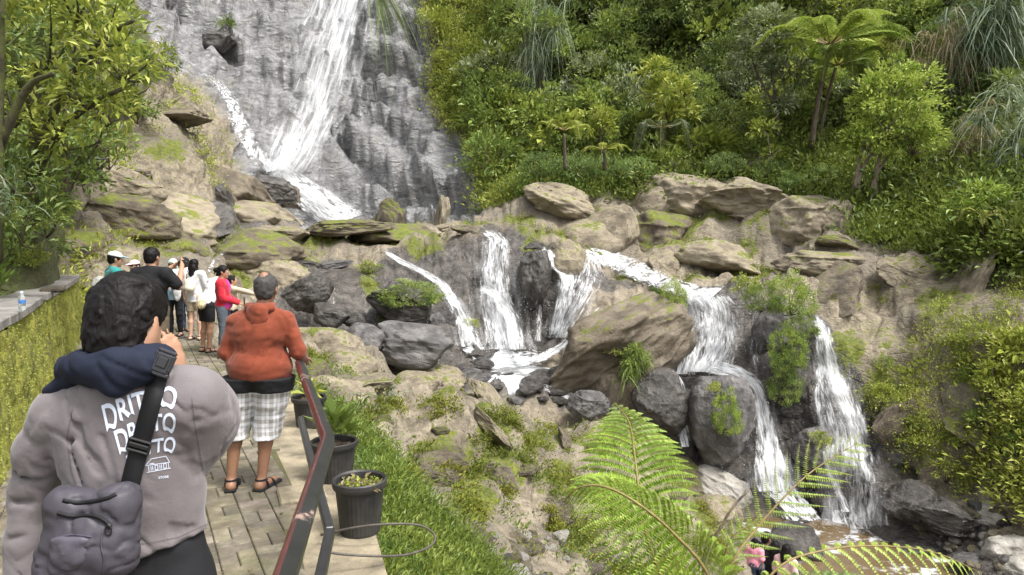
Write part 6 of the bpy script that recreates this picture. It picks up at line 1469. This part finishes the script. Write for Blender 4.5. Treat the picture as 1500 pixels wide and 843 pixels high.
# --- the walkers farther up the path
R_ = math.radians
a = spot(222, 9.3); r, J, hf, cap, gl, ey, Rh, Rp = person('broad man in a black shirt seen from behind taking a picture', a, R_(-12), 1.88, 1.14, .20, 'tan', dict(elL=(-.27, .10, 1.17), elR=(.29, .10, 1.20), wrL=(-.02, .36, 1.42), wrR=(.16, .34, 1.45)), top=(CL['black'], .4, .86), bottom=('shorts', CL['olive'], .50), hair='short', seed=11)
mb = MB(); mb.box((0, 0, 0), (.13, .06, .085), None, .012); mb.lathe([(0, 0), (.034, 0), (.034, .06), (.0, .06)], (0, 0, 0), 16); cm = mb.build('camera_body', PLASTIC); cm.location = a + rot_z(R_(-12)) @ (np.array([.14, .40, 1.50]) * 1.84 / 1.7); cm.name = 'photo_camera'; tag(cm, 'black camera held up by the man in the black shirt', 'camera')
a = spot(167, 11.2); r, J, hf, cap, gl, ey, Rh, Rp = person('man in a teal jacket and white cap standing by the end of the wall', a, R_(-48), 1.80, 1.05, .19, 'tan', dict(elL=(-.22, .1, 1.14), wrL=(-.1, .28, 1.2)), top=(CL['teal'], 1, .86), bottom=('pants', CL['slate'], .1), hair='cap', seed=12, nod=.1); cap(CL['white'], CL['sky'])
bagp = a + rot_z(R_(-48)) @ (np.array([-.02, -.20, 1.20])); small_bag('white patterned backpack with a black strap worn by the man in teal', bagp, (.15, .09, .19), simple('floral_white', (.5, .5, .46), .8, .5, 22), CL['black'], seed=5, straps=[[bagp + (-.10, .05, -.1), bagp + (0, -.11, .05), bagp + (.12, .05, .2)]])
a = spot(198, 12.8); r, J, hf, cap, gl, ey, Rh, Rp = person('woman in a pink cap and sunglasses half hidden behind the man in black', a, R_(165), 1.62, .95, .165, 'light', top=(CL['palepink'], 1, .86), bottom=('pants', CL['black'], .1), hair='cap', seed=13); cap(CL['palepink']); gl(); ey()
a = spot(254, 14.2); r, J, hf, cap, gl, ey, Rh, Rp = person('smiling woman in a mint headscarf and sunglasses facing the camera', a, R_(182), 1.60, 1.0, .17, 'light', dict(elL=(-.22, .08, 1.12), wrL=(-.06, .22, 1.08)), top=(CL['sky'], 1, .80), bottom=('pants', CL['black'], .08), hair='hijab', seed=14); gl(); ey()
q = SDF((-.12, -.08, -.35), (.12, .08, .35), .014); q.ell((0, 0, 0), (.09, .03, .31), .02); q.disp(lambda P: .008 * fbm(P * 9, 3, 3)); V, Q = q.mesh(); o = mesh_obj('towel', V, Q, CL['white']); o.location = a + (.14, -.17, 1.03); tag(o, 'white towel hanging from the shoulder of the woman in the headscarf', 'towel')
a = spot(271, 15.0); r, J, hf, cap, gl, ey, Rh, Rp = person('person in a dark cap and blue jeans behind the girl with the backpack', a, R_(170), 1.62, 1.0, .17, 'tan', top=(CL['white'], .4, .84), bottom=('pants', CL['denim'], .08), hair='cap', seed=15); cap(CL['black']); ey()
a = spot(284, 13.6); r, J, hf, cap, gl, ey, Rh, Rp = person('girl with long black hair in a white blouse and beige shorts', a, R_(-8), 1.62, .96, .175, 'light', dict(elL=(-.25, .0, 1.1), wrL=(-.25, .03, .88), elR=(.24, .06, 1.12), wrR=(.16, .22, 1.08)), top=(CL['white'], .5, .80), bottom=('shorts', CL['beige'], .60), hair='long', seed=16)
bagp = a + np.array([.0, -.20, 1.09]); small_bag('small beige backpack on the girl with long hair', bagp, (.115, .08, .15), CL['cream'], seed=6, straps=[[bagp + (-.08, .03, -.05), bagp + (-.10, .03, .15), bagp + (-.11, .12, .28)], [bagp + (.08, .03, -.05), bagp + (.10, .03, .15), bagp + (.11, .12, .28)]])
a = spot(300, 12.1); r, J, hf, cap, gl, ey, Rh, Rp = person('woman in a white shirt and black shorts bending forward beside the red jacket', a, R_(-35), 1.58, 1.02, .165, 'tan', dict(elL=(-.19, .16, 1.15), wrL=(-.08, .30, 1.0), elR=(.19, .16, 1.15), wrR=(.08, .30, 1.0)), pitch=.55, top=(CL['white'], .5, .86), bottom=('shorts', CL['black'], .58), hair='cap', seed=17); cap(CL['cream'])
bagp = a + rot_z(R_(-35)) @ np.array([.12, -.16, .86]); small_bag('small pale and yellow pouch at the waist of the bending woman', bagp, (.08, .05, .09), simple('pouch_print', (.5, .42, .25), .7, .6, 25), CL['black'], name='waist_pouch', seed=7)
a = spot(325, 11.55); r, J, hf, cap, gl, ey, Rh, Rp = person('woman in a red jacket and magenta shirt standing side on with tied hair', a, R_(-78), 1.56, 1.0, .165, 'tan', dict(elL=(-.21, .04, 1.1), elR=(.2, .02, 1.1), wrL=(-.06, .26, 1.0), wrR=(.05, .26, 1.0)), top=(CL['red'], 1, .88), under=(CL['magenta'], .4, .80), bottom=('pants', CL['slate'], .22), hair='bun', seed=18, nod=.12); ey()
mb = MB(); mb.box((0, 0, 0), (.012, .075, .15), None, .004); o = mb.build('phone', PLASTIC); o.location = a + rot_z(R_(-78)) @ np.array([0, .34, .93]); o.rotation_euler = (.3, 0, R_(12)); tag(o, 'black phone in the hands of the woman in red', 'phone')
a = spot(338, 12.3); r, J, hf, cap, gl, ey, Rh, Rp = person('child in a beige jacket pointing to the right behind the woman in red', a, R_(-60), 1.36, 1.0, .17, 'tan', dict(elR=(.34, .22, 1.34), wrR=(.52, .40, 1.28), shR=(.17, .03, 1.385)), top=(CL['beige'], 1, .86), bottom=('pants', CL['black'], .1), hair='short', seed=19); ey()

# --- the family down by the lower pool
zl2 = lambda x, y: ground_z(x, y, -2)
def low(px, Y, top_py, H): c = at(px, top_py, Y); return np.array([c[0], c[1], c[2] - H])
a = low(1122, 12.1, 778, 1.70); r, J, hf, cap, gl, ey, Rh, Rp = person('man in dark clothes carrying a child beside the lower pool', a, R_(-60), 1.70, 1.0, .18, 'brown', dict(elL=(-.24, .06, 1.12), wrL=(-.14, .30, 1.02), elR=(.2, .06, 1.1), wrR=(.0, .30, .98)), top=(CL['navy'], .5, .86), bottom=('pants', CL['denim'], .08), hair='short', seed=21); ey()
a2 = low(1106, 11.85, 788, 1.02); r, J, hf, cap, gl, ey, Rh, Rp = person('small child in a pink top held on the arm of a man', a2, R_(-40), 1.02, 1.12, .17, 'tan', dict(knL=(-.12, .30, .78), knR=(.12, .30, .78), anL=(-.12, .30, .42), anR=(.12, .30, .42), toL=(-.13, .44, .40), toR=(.13, .44, .40)), top=(CL['pink'], .45, .88), bottom=('pants', CL['denim'], .45), hair='long', seed=22, shoes=None, res=.011)
a = low(1136, 11.9, 792, 1.56); person('woman in a black top standing next to the man with the child', a, R_(-35), 1.56, 1.0, .165, 'tan', top=(CL['black'], .45, .86), bottom=('pants', CL['black'], .08), hair='long', seed=23)[5]()
a = low(1152, 11.7, 797, 1.48); person('girl in a pale pink dress at the right end of the family', a, R_(-50), 1.48, .95, .16, 'tan', top=(CL['palepink'], .45, .80), bottom=('skirt', CL['cream'], .42), hair='long', seed=24)[5]()
# ------------------------------------------------------------------ the young man nearest the camera
A = at; NR_ = at(200, 600, 1.70); NR_[2] = ZG; nm = empty('person', NR_); tag(nm, 'young man with black hair seen from behind in a mauve grey jacket, nearest the camera', 'person')
def emb(name, s, mat, it=1, parent=nm, org=NR_):
    V, Q = s.mesh(); V = relax(V, Q, it, .35); o = mesh_obj(name, V - org, Q, mat, parent); return o, BVHTree.FromPolygons(V.tolist(), Q.tolist())
def on(bvh, px, py, off=.0):
    d = Vector(ray(px, py)).normalized(); h = bvh.ray_cast(ORI, d, 5)
    return (np.array(h[0]) - np.array(d) * off, np.array(h[1])) if h[0] is not None else (None, None)
lo = A(200, 640, 1.7) - np.array([.42, .34, .36]); hi = A(200, 640, 1.7) + np.array([.36, .36, .36])
# body: head, neck, torso, arms, legs in one skin
s = SDF((NR_[0] - .42, 1.40, ZG - .01), (NR_[0] + .36, 2.10, A(187, 395, 1.7)[2] + .03), .009)
hc = A(190, 471, 1.715); Rh = rot_z(-.12) @ rot_x(-.22); hf = head(s, hc, Rh, .92, 1.0)
s.cone(A(192, 505, 1.69), A(190, 575, 1.72), .058, .066, .03)
s.ell(A(190, 645, 1.72), (.155, .09, .16), .05); s.ell(A(205, 760, 1.72), (.135, .09, .14), .05); s.cone(A(105, 605, 1.71), A(275, 592, 1.71), .045, .045, .04)
s.chain([A(85, 612, 1.72), A(54, 722, 1.75), A(44, 850, 1.72)], [.045, .038, .026], .02); hand(s, A(44, 850, 1.72), (0, .1, -1), (1, .2, 0), -1, .4)
W_ = A(264, 566, 1.85); s.chain([A(282, 592, 1.71), A(300, 636, 1.87), W_], [.045, .038, .027], .02); hand(s, W_, (-.09, -.16, .97), (-1, .35, 0), 1, .16, .92, .04)
pz = A(208, 830, 1.72); s.ell(pz, (.15, .10, .12), .04)
for sg in (-1, 1):
    k_ = np.array([pz[0] + sg * .105, 1.75, -1.44]); n_ = np.array([pz[0] + sg * .11, 1.71, ZG + .085]); s.chain([pz + (sg * .085, 0, -.05), k_, n_], [.08, .055, .037], .02); s.cone(n_ + (0, -.04, -.045), n_ + (sg * .02, .16, -.055), .038, .028, .03)
emb('body', s, SKIN['tan'])
# trousers and shoes
s = SDF((NR_[0] - .3, 1.45, ZG - .01), (NR_[0] + .34, 2.05, pz[2] + .16), .010); s.ell(pz, (.165, .118, .13), .04); s.ell(pz + (0, 0, .07), (.150, .108, .08), .03)
for sg in (-1, 1):
    k_ = np.array([pz[0] + sg * .105, 1.75, -1.44]); n_ = np.array([pz[0] + sg * .11, 1.71, ZG + .07]); s.chain([pz + (sg * .085, 0, -.05), k_, n_], [.10, .078, .07], .03)
s.disp(lambda P: .008 * fbm(P * np.array([8, 8, 5]), 3, 4)); emb('trousers', s, CL['black'])
for sg in (-1, 1):
    s = SDF((pz[0] - .3, 1.5, ZG - .01), (pz[0] + .3, 2.05, ZG + .14), .008); n_ = np.array([pz[0] + sg * .11, 1.71, ZG + .05]); s.cone(n_ + (0, -.05, 0), n_ + (sg * .02, .17, -.015), .05, .042, .02, flat=((0, 0, 1), .8)); emb('shoe', s, CL['white'])
# jacket
JM = NT('mauve_grey_cotton'); p = JM.obj(); n1 = JM.noise(p, 5, 5, .6); n2 = JM.noise(p, 40, 4, .6); n3 = JM.noise(p, 420, 2); fo = JM.n('TexNoise', {'Vector': JM.n('Mapping', {'Vector': p, 'Rotation': (0, -.75, 0), 'Scale': (3.2, 3.2, 11)}).outputs[0], 'Scale': 1.0, 'Detail': 3, 'Roughness': .5, 'Distortion': .8}, noise_type='RIDGED_MULTIFRACTAL', normalize=True).outputs['Fac']; n1_ = n1
JM = JM.done(JM.bsdf(color=JM.ramp(n1, [(.25, (.105, .090, .095)), (.5, (.135, .118, .123)), (.75, (.17, .15, .155))]), rough=.82, sheen=.2, normal=JM.bump(JM.math('ADD', JM.math('ADD', JM.math('MULTIPLY', n1, .5), JM.math('MULTIPLY', fo, .45)), JM.math('ADD', JM.math('MULTIPLY', n2, .12), JM.math('MULTIPLY', n3, .05))), .5, .02)))
s = SDF(lo, hi, .0062)
s.ell(A(192, 640, 1.715), (.182, .118, .175), .03); s.ell(A(200, 725, 1.715), (.168, .118, .16), .06); s.ell(A(208, 790, 1.715), (.160, .115, .075), .05); s.cone(A(96, 604, 1.71), A(280, 588, 1.70), .066, .068, .05); s.ell(A(185, 575, 1.70), (.12, .075, .06), .05)
s.cut(A(232, 813, 1.6), (.30, -.05, -1.0), .006)
s.chain([A(88, 612, 1.715), A(66, 660, 1.735), A(54, 722, 1.755), A(46, 790, 1.74), A(43, 838, 1.72)], [.066, .066, .060, .058, .056], .022)
s.chain([A(276, 592, 1.70), A(295, 612, 1.78), A(300, 640, 1.86)], [.070, .069, .060], .09); s.chain([A(300, 638, 1.87), A(292, 612, 1.92), W_ - np.array([-.01, 0, .02])], [.060, .055, .048], .02)
def folds(P):
    q = P - NR_; u = q[..., 0] * .75 + q[..., 2] * .65; v = -q[..., 0] * .65 + q[..., 2] * .75
    f = fbm(np.stack([u * 13, q[..., 1] * 8, v * 4.5], -1), 3, 21); g2 = fbm(np.stack([q[..., 0] * 14, q[..., 1] * 9, q[..., 2] * 5], -1), 3, 23); g3 = fbm(np.stack([u * 9, q[..., 1] * 6, v * 13], -1), 3, 25)
    arm = sstep(A(112, 640, 1.7)[0], A(88, 640, 1.7)[0], P[..., 0])
    cal = 1 - .65 * np.exp(-(((P[..., 0] - A(205, 640, 1.6)[0]) / .09) ** 2 + ((P[..., 2] - A(205, 640, 1.6)[2]) / .11) ** 2))
    rd = 1 - np.minimum(np.abs(f) / .22, 1); ra = 1 - np.minimum(np.abs(g3) / .22, 1); return cal * ((.007 * rd - .002) * (1 - arm) + .002 * g2 + arm * (.004 * ra + .004 * rd - .002))
for q0, q1, r_ in (((112, 628, 1.615), (150, 690, 1.595), .010), ((108, 650, 1.625), (128, 722, 1.605), .011), ((150, 640, 1.60), (172, 716, 1.592), .007), ((292, 640, 1.64), (262, 716, 1.602), .010), ((286, 618, 1.63), (268, 656, 1.60), .008), ((300, 690, 1.66), (288, 770, 1.63), .008),
                   ((30, 690, 1.70), (84, 716, 1.68), .010), ((24, 735, 1.70), (80, 745, 1.68), .009), ((36, 664, 1.69), (92, 676, 1.67), .007), ((14, 790, 1.69), (70, 782, 1.67), .009), ((318, 600, 1.80), (336, 642, 1.84), .008), ((228, 716, 1.59), (252, 780, 1.595), .006)):
    s.cone(A(*q0), A(*q1), r_ * (.5 if q0[0] < 40 else .8), r_ * .4, .014, sub=True)
s.disp(folds); jk, JB = emb('jacket', s, JM, 1)
# hood
s = SDF(A(168, 545, 1.66) - np.array([.22, .20, .16]), A(168, 545, 1.66) + np.array([.22, .20, .14]), .006)
s.chain([A(114, 545, 1.76), A(106, 540, 1.69), A(128, 536, 1.64), A(172, 534, 1.61), A(214, 528, 1.635), A(238, 524, 1.68), A(230, 528, 1.76)], [.024, .030, .033, .034, .032, .026, .022], .03)
for q0, q1, r0, r1 in (((108, 543, 1.645), (164, 560, 1.60), .028, .024), ((226, 533, 1.64), (172, 560, 1.60), .025, .024), ((140, 543, 1.61), (200, 541, 1.61), .028, .028), ((166, 552, 1.60), (167, 569, 1.595), .026, .013)): s.cone(A(*q0), A(*q1), r0, r1, .03, flat=((0, 1, .2), .7))
s.cone(A(72, 574, 1.69), A(112, 552, 1.67), .014, .026, .02)
s.ell(A(178, 528, 1.70), (.066, .075, .05), .015, sub=True)
s.disp(lambda P: .006 * (1 - np.minimum(np.abs(fbm((P @ rot_y(.5)) * np.array([7, 9, 20]), 2, 31)) / .3, 1)) - .002 + .002 * fbm(P * 30, 2, 33)); _, HB = emb('hood', s, CL['navy'])
# hair: thick, wavy
s = SDF(hc - .2, hc + np.array([.2, .2, .2]), .0042)
f = hf; s.ell(f(0, -.012, .030), (.082, .098, .091), .01, Rh); s.ell(f(0, -.045, -.03), (.074, .066, .072), .03, Rh); s.ell(f(0, -.06, -.075), (.058, .045, .04), .03, Rh); s.ell(f(0, .12, -.05), (.11, .085, .10), .02, Rh, sub=True)
for sg in (-1, 1): s.ell(f(sg * .088, .0, -.03), (.02, .032, .036), .01, Rh, sub=True)
def locks(P):
    q = (P - hc) @ Rh; wv = fbm(q * 9, 3, 41)[..., None] * .05; q2 = q + wv
    ang = np.arctan2(q2[..., 1], q2[..., 0]); r_ = 1 - np.minimum(np.abs(fbm(np.stack([q2[..., 0] * 26, q2[..., 1] * 26, q2[..., 2] * 9], -1), 3, 43)) / .5, 1)
    return -.007 * r_ + .004 * fbm(q * 14, 2, 45) - .003 * (1 - np.minimum(np.abs(fbm(np.stack([q2[..., 0] * 60, q2[..., 1] * 60, q2[..., 2] * 18], -1), 2, 47)) / .5, 1)) + .003
s.disp(locks); emb('hair', s, HAIR, 0)
# print on the back
PRINT = simple('pale_blue_print', (.62, .68, .80), .7, .06, 60, .2, .002)
import bmesh
def print_text(txt, top, bot, name, bold=.035, sub=.012):
    cu = bpy.data.curves.new('lettering', 'FONT'); cu.body = txt; cu.offset = bold; cu.resolution_u = 4; o = bpy.data.objects.new('lettering', cu); COL.objects.link(o)
    bpy.context.view_layer.update(); me = bpy.data.meshes.new_from_object(o); bpy.data.objects.remove(o)
    bm = bmesh.new(); bm.from_mesh(me); bmesh.ops.triangulate(bm, faces=bm.faces[:])
    co = np.array([v.co[:] for v in bm.verts]); lo_, hi_ = co.min(0), co.max(0)
    for _ in range(3):
        e = [x for x in bm.edges if x.calc_length() > .10]
        if e: bmesh.ops.subdivide_edges(bm, edges=e, cuts=1); bmesh.ops.triangulate(bm, faces=bm.faces[:])
    co = np.array([v.co[:] for v in bm.verts]); fs = np.array([[v.index for v in f_.verts] for f_ in bm.faces]); bm.verts.index_update(); fs = np.array([[v.index for v in f_.verts] for f_ in bm.faces]); bm.free()
    x = (co[:, 0] - lo_[0]) / (hi_[0] - lo_[0]); y = (co[:, 1] - lo_[1]) / (hi_[1] - lo_[1]); T = spline([(*q, 0) for q in top], 60); B_ = spline([(*q, 0) for q in bot], 60)
    # letters flare towards their feet
    V = []
    for a_, b_ in zip(x, y):
        b2 = b_ + .10 * math.sin(a_ * 38) * (1 - b_); i_ = np.clip(a_, 0, 1) * 59; t_ = np.array([np.interp(i_, range(60), T[:, k]) for k in (0, 1)]); u_ = np.array([np.interp(i_, range(60), B_[:, k]) for k in (0, 1)]); q = u_ + (t_ - u_) * b2
        P, n_ = on(JB, q[0], q[1], .0022); V.append(P if P is not None else A(q[0], q[1], 1.6))
    return mesh_obj(name, np.array(V) - NR_, fs, PRINT, jk, smooth=False)
jk_off = jk
print_text('DRITTO', [(148, 594), (198, 575), (260, 564)], [(157, 634), (205, 604), (258, 598)], 'printed_word', .02)
print_text('DRITTO', [(166, 632), (212, 610), (258, 604)], [(176, 668), (214, 637), (257, 634)], 'printed_word', .02)
print_text('DRITTO', [(184, 668), (218, 646), (258, 639)], [(189, 688), (218, 668), (256, 663)], 'printed_word', .02)
print_text('STORE', [(232, 698.5), (240, 697.5), (247, 696.5)], [(232, 702), (240, 701), (247, 700)], 'printed_word', .02)
def strip(line, w, mb):
    pts_ = []
    for (x0, y0), (x1, y1) in zip(line[:-1], line[1:]):
        n_ = max(2, int(math.hypot(x1 - x0, y1 - y0) / 3) + 1); pts_ += [(x0 + (x1 - x0) * t_, y0 + (y1 - y0) * t_) for t_ in np.linspace(0, 1, n_)]
    L, R = [], []
    for i in range(len(pts_)):
        a_ = np.array(pts_[max(0, i - 1)]); b_ = np.array(pts_[min(len(pts_) - 1, i + 1)]); d_ = (b_ - a_) / max(1e-6, np.linalg.norm(b_ - a_)); nn = np.array([-d_[1], d_[0]]) * w / 2
        for S_, sg in ((L, 1), (R, -1)):
            P, _n = on(JB, *(np.array(pts_[i]) + nn * sg), .002); S_.append((P if P is not None else A(*pts_[i], 1.6)) - NR_)
    k = len(L); mb.add(L + R, [(i, i + 1, k + i + 1, k + i) for i in range(k - 1)])
mb = MB()
for ln in ([(213, 682.5), (222, 672.5), (243, 668.5), (248.5, 677.5)], [(213, 682.5), (248.5, 677.5)], [(215, 692.5), (250, 686)], [(217.5, 683), (218.5, 692)], [(246.5, 678.5), (247.5, 686.5)], [(221, 683.5), (221.6, 690)], [(223.5, 683), (224, 689.5)], [(227, 682), (227.4, 688.6), (231.5, 688), (231, 681.5), (227, 682)], [(234, 681), (234.5, 687.5)], [(236.5, 680.6), (237, 687)], [(239.6, 680), (240, 686.4), (244, 685.6), (243.4, 679.4), (239.6, 680)], [(219, 680), (226, 678.8)]): strip(ln, .9, mb)
mb.build('printed_house', PRINT, jk)
# snap buttons and hem seam
SIL = simple('silver_snap', (.65, .64, .62), .25, .05, bump=0, metal=.9)
for px, py in ((234, 806), (304, 786), (186, 812)):
    P, n_ = on(JB, px, py, .0)
    if P is None: continue
    mb = MB(); mb.lathe([(0, .005), (.003, .005), (.004, .0035), (.0065, .0045), (.0078, .002), (.008, -.003)], n=18); o = mb.build('snap_button', SIL, jk, True); o.location = P - NR_; o.rotation_euler = Vector(n_).to_track_quat('Z', 'Y').to_euler()
SEAM = simple('seam_thread', (.085, .073, .078), .9, .05, bump=0)
mb = MB(); strip([(178, 796), (215, 797), (262, 787), (308, 766)], .7, mb); mb.build('hem_seam', SEAM, jk)
mb = MB(); strip([(106, 600), (98, 640), (104, 690), (112, 715)], 1.0, mb); mb.build('armhole_seam', SEAM, jk)
mb = MB(); strip([(281, 583), (285, 620), (292, 660), (297, 690)], 1.0, mb); mb.build('armhole_seam', SEAM, jk)
# sling bag on the back
bag = empty('sling_bag', A(138, 775, 1.52)); tag(bag, 'purple grey sling bag with a black strap hanging on the back of the young man', 'bag'); BO = A(138, 775, 1.52)
BM = cloth('purple_grey_nylon', (.056, .052, .064), .15, .5, 300); BM2 = cloth('dark_purple_nylon', (.055, .048, .07), .15, .6, 300)
s = SDF(BO - .19, BO + .19, .005)
def quad_pad(s, c4, r, k): s.chain([c4[0], c4[1], c4[2], c4[3], c4[0]], [r] * 5, k); s.chain([c4[0], c4[2]], [r] * 2, k); s.chain([c4[1], c4[3]], [r] * 2, k); s.chain([(c4[0] + c4[3]) / 2, (c4[1] + c4[2]) / 2], [r * 1.1] * 2, k)
quad_pad(s, [A(98, 742, 1.545), A(176, 738, 1.55), A(172, 815, 1.54), A(86, 842, 1.53)], .033, .03); s.ell(A(132, 800, 1.525), (.08, .042, .065), .03); s.cone(A(172, 748, 1.555), A(190, 722, 1.575), .034, .016, .02); s.cone(A(82, 815, 1.535), A(140, 862, 1.53), .036, .045, .03)
s.disp(lambda P: .005 * (1 - np.minimum(np.abs(fbm((P - BO) * np.array([14, 10, 17]), 3, 51)) / .25, 1)) - .004 + .002 * fbm((P - BO) * 34, 2, 53)); o, BB = emb('bag_body', s, BM, 0, bag, BO)
s = SDF(BO - .17, BO + .17, .0045); s.ell(A(102, 812, 1.488), (.044, .018, .038), .01); s.ell(A(102, 793, 1.484), (.042, .012, .013), .01); s.disp(lambda P: .005 * fbm((P - BO) * 30, 3, 57)); emb('pocket', s, cloth('light_purple_nylon', (.074, .069, .086), .12, .5, 300), 1, bag, BO)
def ribbon(bvh, line, w, off, name, mat, parent, org, n=30, th=.0025, smooth_=2):
    L = spline([(*q, 0) for q in line], n)[:, :2]; P = []
    for q in L: h, _n = on(bvh, q[0], q[1], off); P.append(h if h is not None else (P[-1] + (0, .004, .004) if P else A(q[0], q[1], 1.6)))
    P = np.array(P)
    for _ in range(smooth_): P[1:-1] = (P[:-2] + P[1:-1] * 2 + P[2:]) / 4
    T = unit(np.gradient(P, axis=0)); N_ = unit(np.array([.05, -1, .25]) - T * (T @ np.array([.05, -1, .25]))[:, None]); S = np.cross(T, N_); V = np.concatenate([P + S * w / 2 + N_ * th, P - S * w / 2 + N_ * th, P - S * w / 2 - N_ * th, P + S * w / 2 - N_ * th]) - org
    fs = [(a * n + i, a * n + i + 1, ((a + 1) % 4) * n + i + 1, ((a + 1) % 4) * n + i) for a in range(4) for i in range(n - 1)]
    return mesh_obj(name, V, np.array(fs), mat, parent), P, T, N_
WEB = cloth('black_webbing', (.010, .010, .011), .25, .6, 350)
class Both:
    def ray_cast(s, o, d, far):
        h = [b.ray_cast(o, d, far) for b in (JB, HB)]; h = [x for x in h if x[0] is not None]
        return min(h, key=lambda x: x[3]) if h else (None,) * 4
_, SP, ST, SN = ribbon(Both(), [(243, 528), (240, 535), (232, 552), (222, 590), (209, 640), (198, 680), (188, 722), (184, 745)], .043, .007, 'strap', WEB, bag, BO, 40)
def gear(i0, size, name, parts):
    T_, N_ = ST[i0], SN[i0]; S_ = np.cross(T_, N_); R = np.stack([S_, T_, N_], 1); mb = MB()
    for (x, y, z), sz in parts: mb.box(SP[i0] - BO + R @ np.array([x, y, z]), sz, R, .0025)
    mb.build(name, PLASTIC if name != 'buckle' else simple('grey_buckle_plastic', (.022, .022, .025), .22, .1, bump=0, spec=.6), bag)
gear(4, 0, 'buckle', [((0, 0, .009), (.040, .045, .012)), ((-.021, -.004, .009), (.008, .040, .010)), ((.021, -.004, .009), (.008, .040, .010)), ((0, .026, .008), (.052, .010, .012)), ((0, -.028, .008), (.046, .008, .010)), ((0, -.002, .016), (.026, .026, .004))])
gear(24, 0, 'slider', [((0, -.013, .006), (.054, .007, .010)), ((0, .013, .006), (.054, .007, .010)), ((-.025, 0, .006), (.006, .03, .009)), ((.025, 0, .006), (.006, .03, .009)), ((0, 0, .007), (.05, .012, .007))])
gear(38, 0, 'clip', [((0, 0, .012), (.036, .03, .012)), ((0, .022, .010), (.046, .008, .010)), ((-.018, -.014, .012), (.008, .024, .009)), ((.018, -.014, .012), (.008, .024, .009))])
ribbon(BB, [(84, 752), (105, 757), (132, 755), (150, 761), (162, 772)], .008, .003, 'zipper', WEB, bag, BO, 24, .002)
h, n_ = on(BB, 160, 771, .006); mb = MB(); aa = np.linspace(0, 2 * PI, 14); mb.tube(np.array([h + np.array([math.cos(a_) * .007, -.004, math.sin(a_) * .011 - .008]) for a_ in aa]) - BO, .0018, 5); mb.box(h - BO, (.010, .006, .012), rot_y(.4), .002); mb.build('zip_pull', PLASTIC, bag)
ribbon(BB, [(92, 733), (112, 737), (140, 734), (158, 730), (170, 724)], .009, .001, 'piping', WEB, bag, BO, 24, .002, 0)
ribbon(BB, [(150, 782), (148, 800), (152, 820), (150, 840)], .004, .0008, 'seam', BM2, bag, BO, 24, .001, 0)
ribbon(BB, [(80, 790), (104, 784), (134, 787)], .004, .0008, 'seam', BM2, bag, BO, 24, .001, 0)
# ------------------------------------------------------------------ daylight under thin bright cloud
SUN_EL, SUN_AZ = math.radians(60), math.radians(128)      # azimuth from +Y (ahead) clockwise
wd = bpy.data.worlds.new('World'); bpy.context.scene.world = wd; wd.use_nodes = True
nt = wd.node_tree; nt.nodes.clear()
sky = nt.nodes.new('ShaderNodeTexSky'); sky.sky_type = 'NISHITA'; sky.sun_disc = False
sky.sun_elevation = SUN_EL; sky.sun_rotation = SUN_AZ; sky.air_density = 1.0; sky.dust_density = 6.0; sky.ozone_density = .6
hs = nt.nodes.new('ShaderNodeHueSaturation'); hs.inputs['Saturation'].default_value = .22
bg = nt.nodes.new('ShaderNodeBackground'); bg.inputs[1].default_value = .12
wo = nt.nodes.new('ShaderNodeOutputWorld')
nt.links.new(sky.outputs[0], hs.inputs['Color']); nt.links.new(hs.outputs[0], bg.inputs[0]); nt.links.new(bg.outputs[0], wo.inputs[0])
sd = bpy.data.lights.new('sun', 'SUN'); sd.energy = 1.5; sd.angle = math.radians(10); sd.color = (1, .96, .9)
so_ = bpy.data.objects.new('sun', sd); COL.objects.link(so_)
dv = Vector((math.sin(SUN_AZ) * math.cos(SUN_EL), math.cos(SUN_AZ) * math.cos(SUN_EL), math.sin(SUN_EL)))
so_.rotation_euler = dv.to_track_quat('Z', 'Y').to_euler(); so_.location = dv * 60
sc = bpy.context.scene
sc.view_settings.view_transform = 'Standard'; sc.view_settings.look = 'None'; sc.view_settings.gamma = 1; sc.view_settings.use_curve_mapping = False
sc.view_settings.exposure = 1.36
sc.render.engine = 'CYCLES'
sc.cycles.max_bounces = 6; sc.cycles.transparent_max_bounces = 24; sc.cycles.use_denoising = True
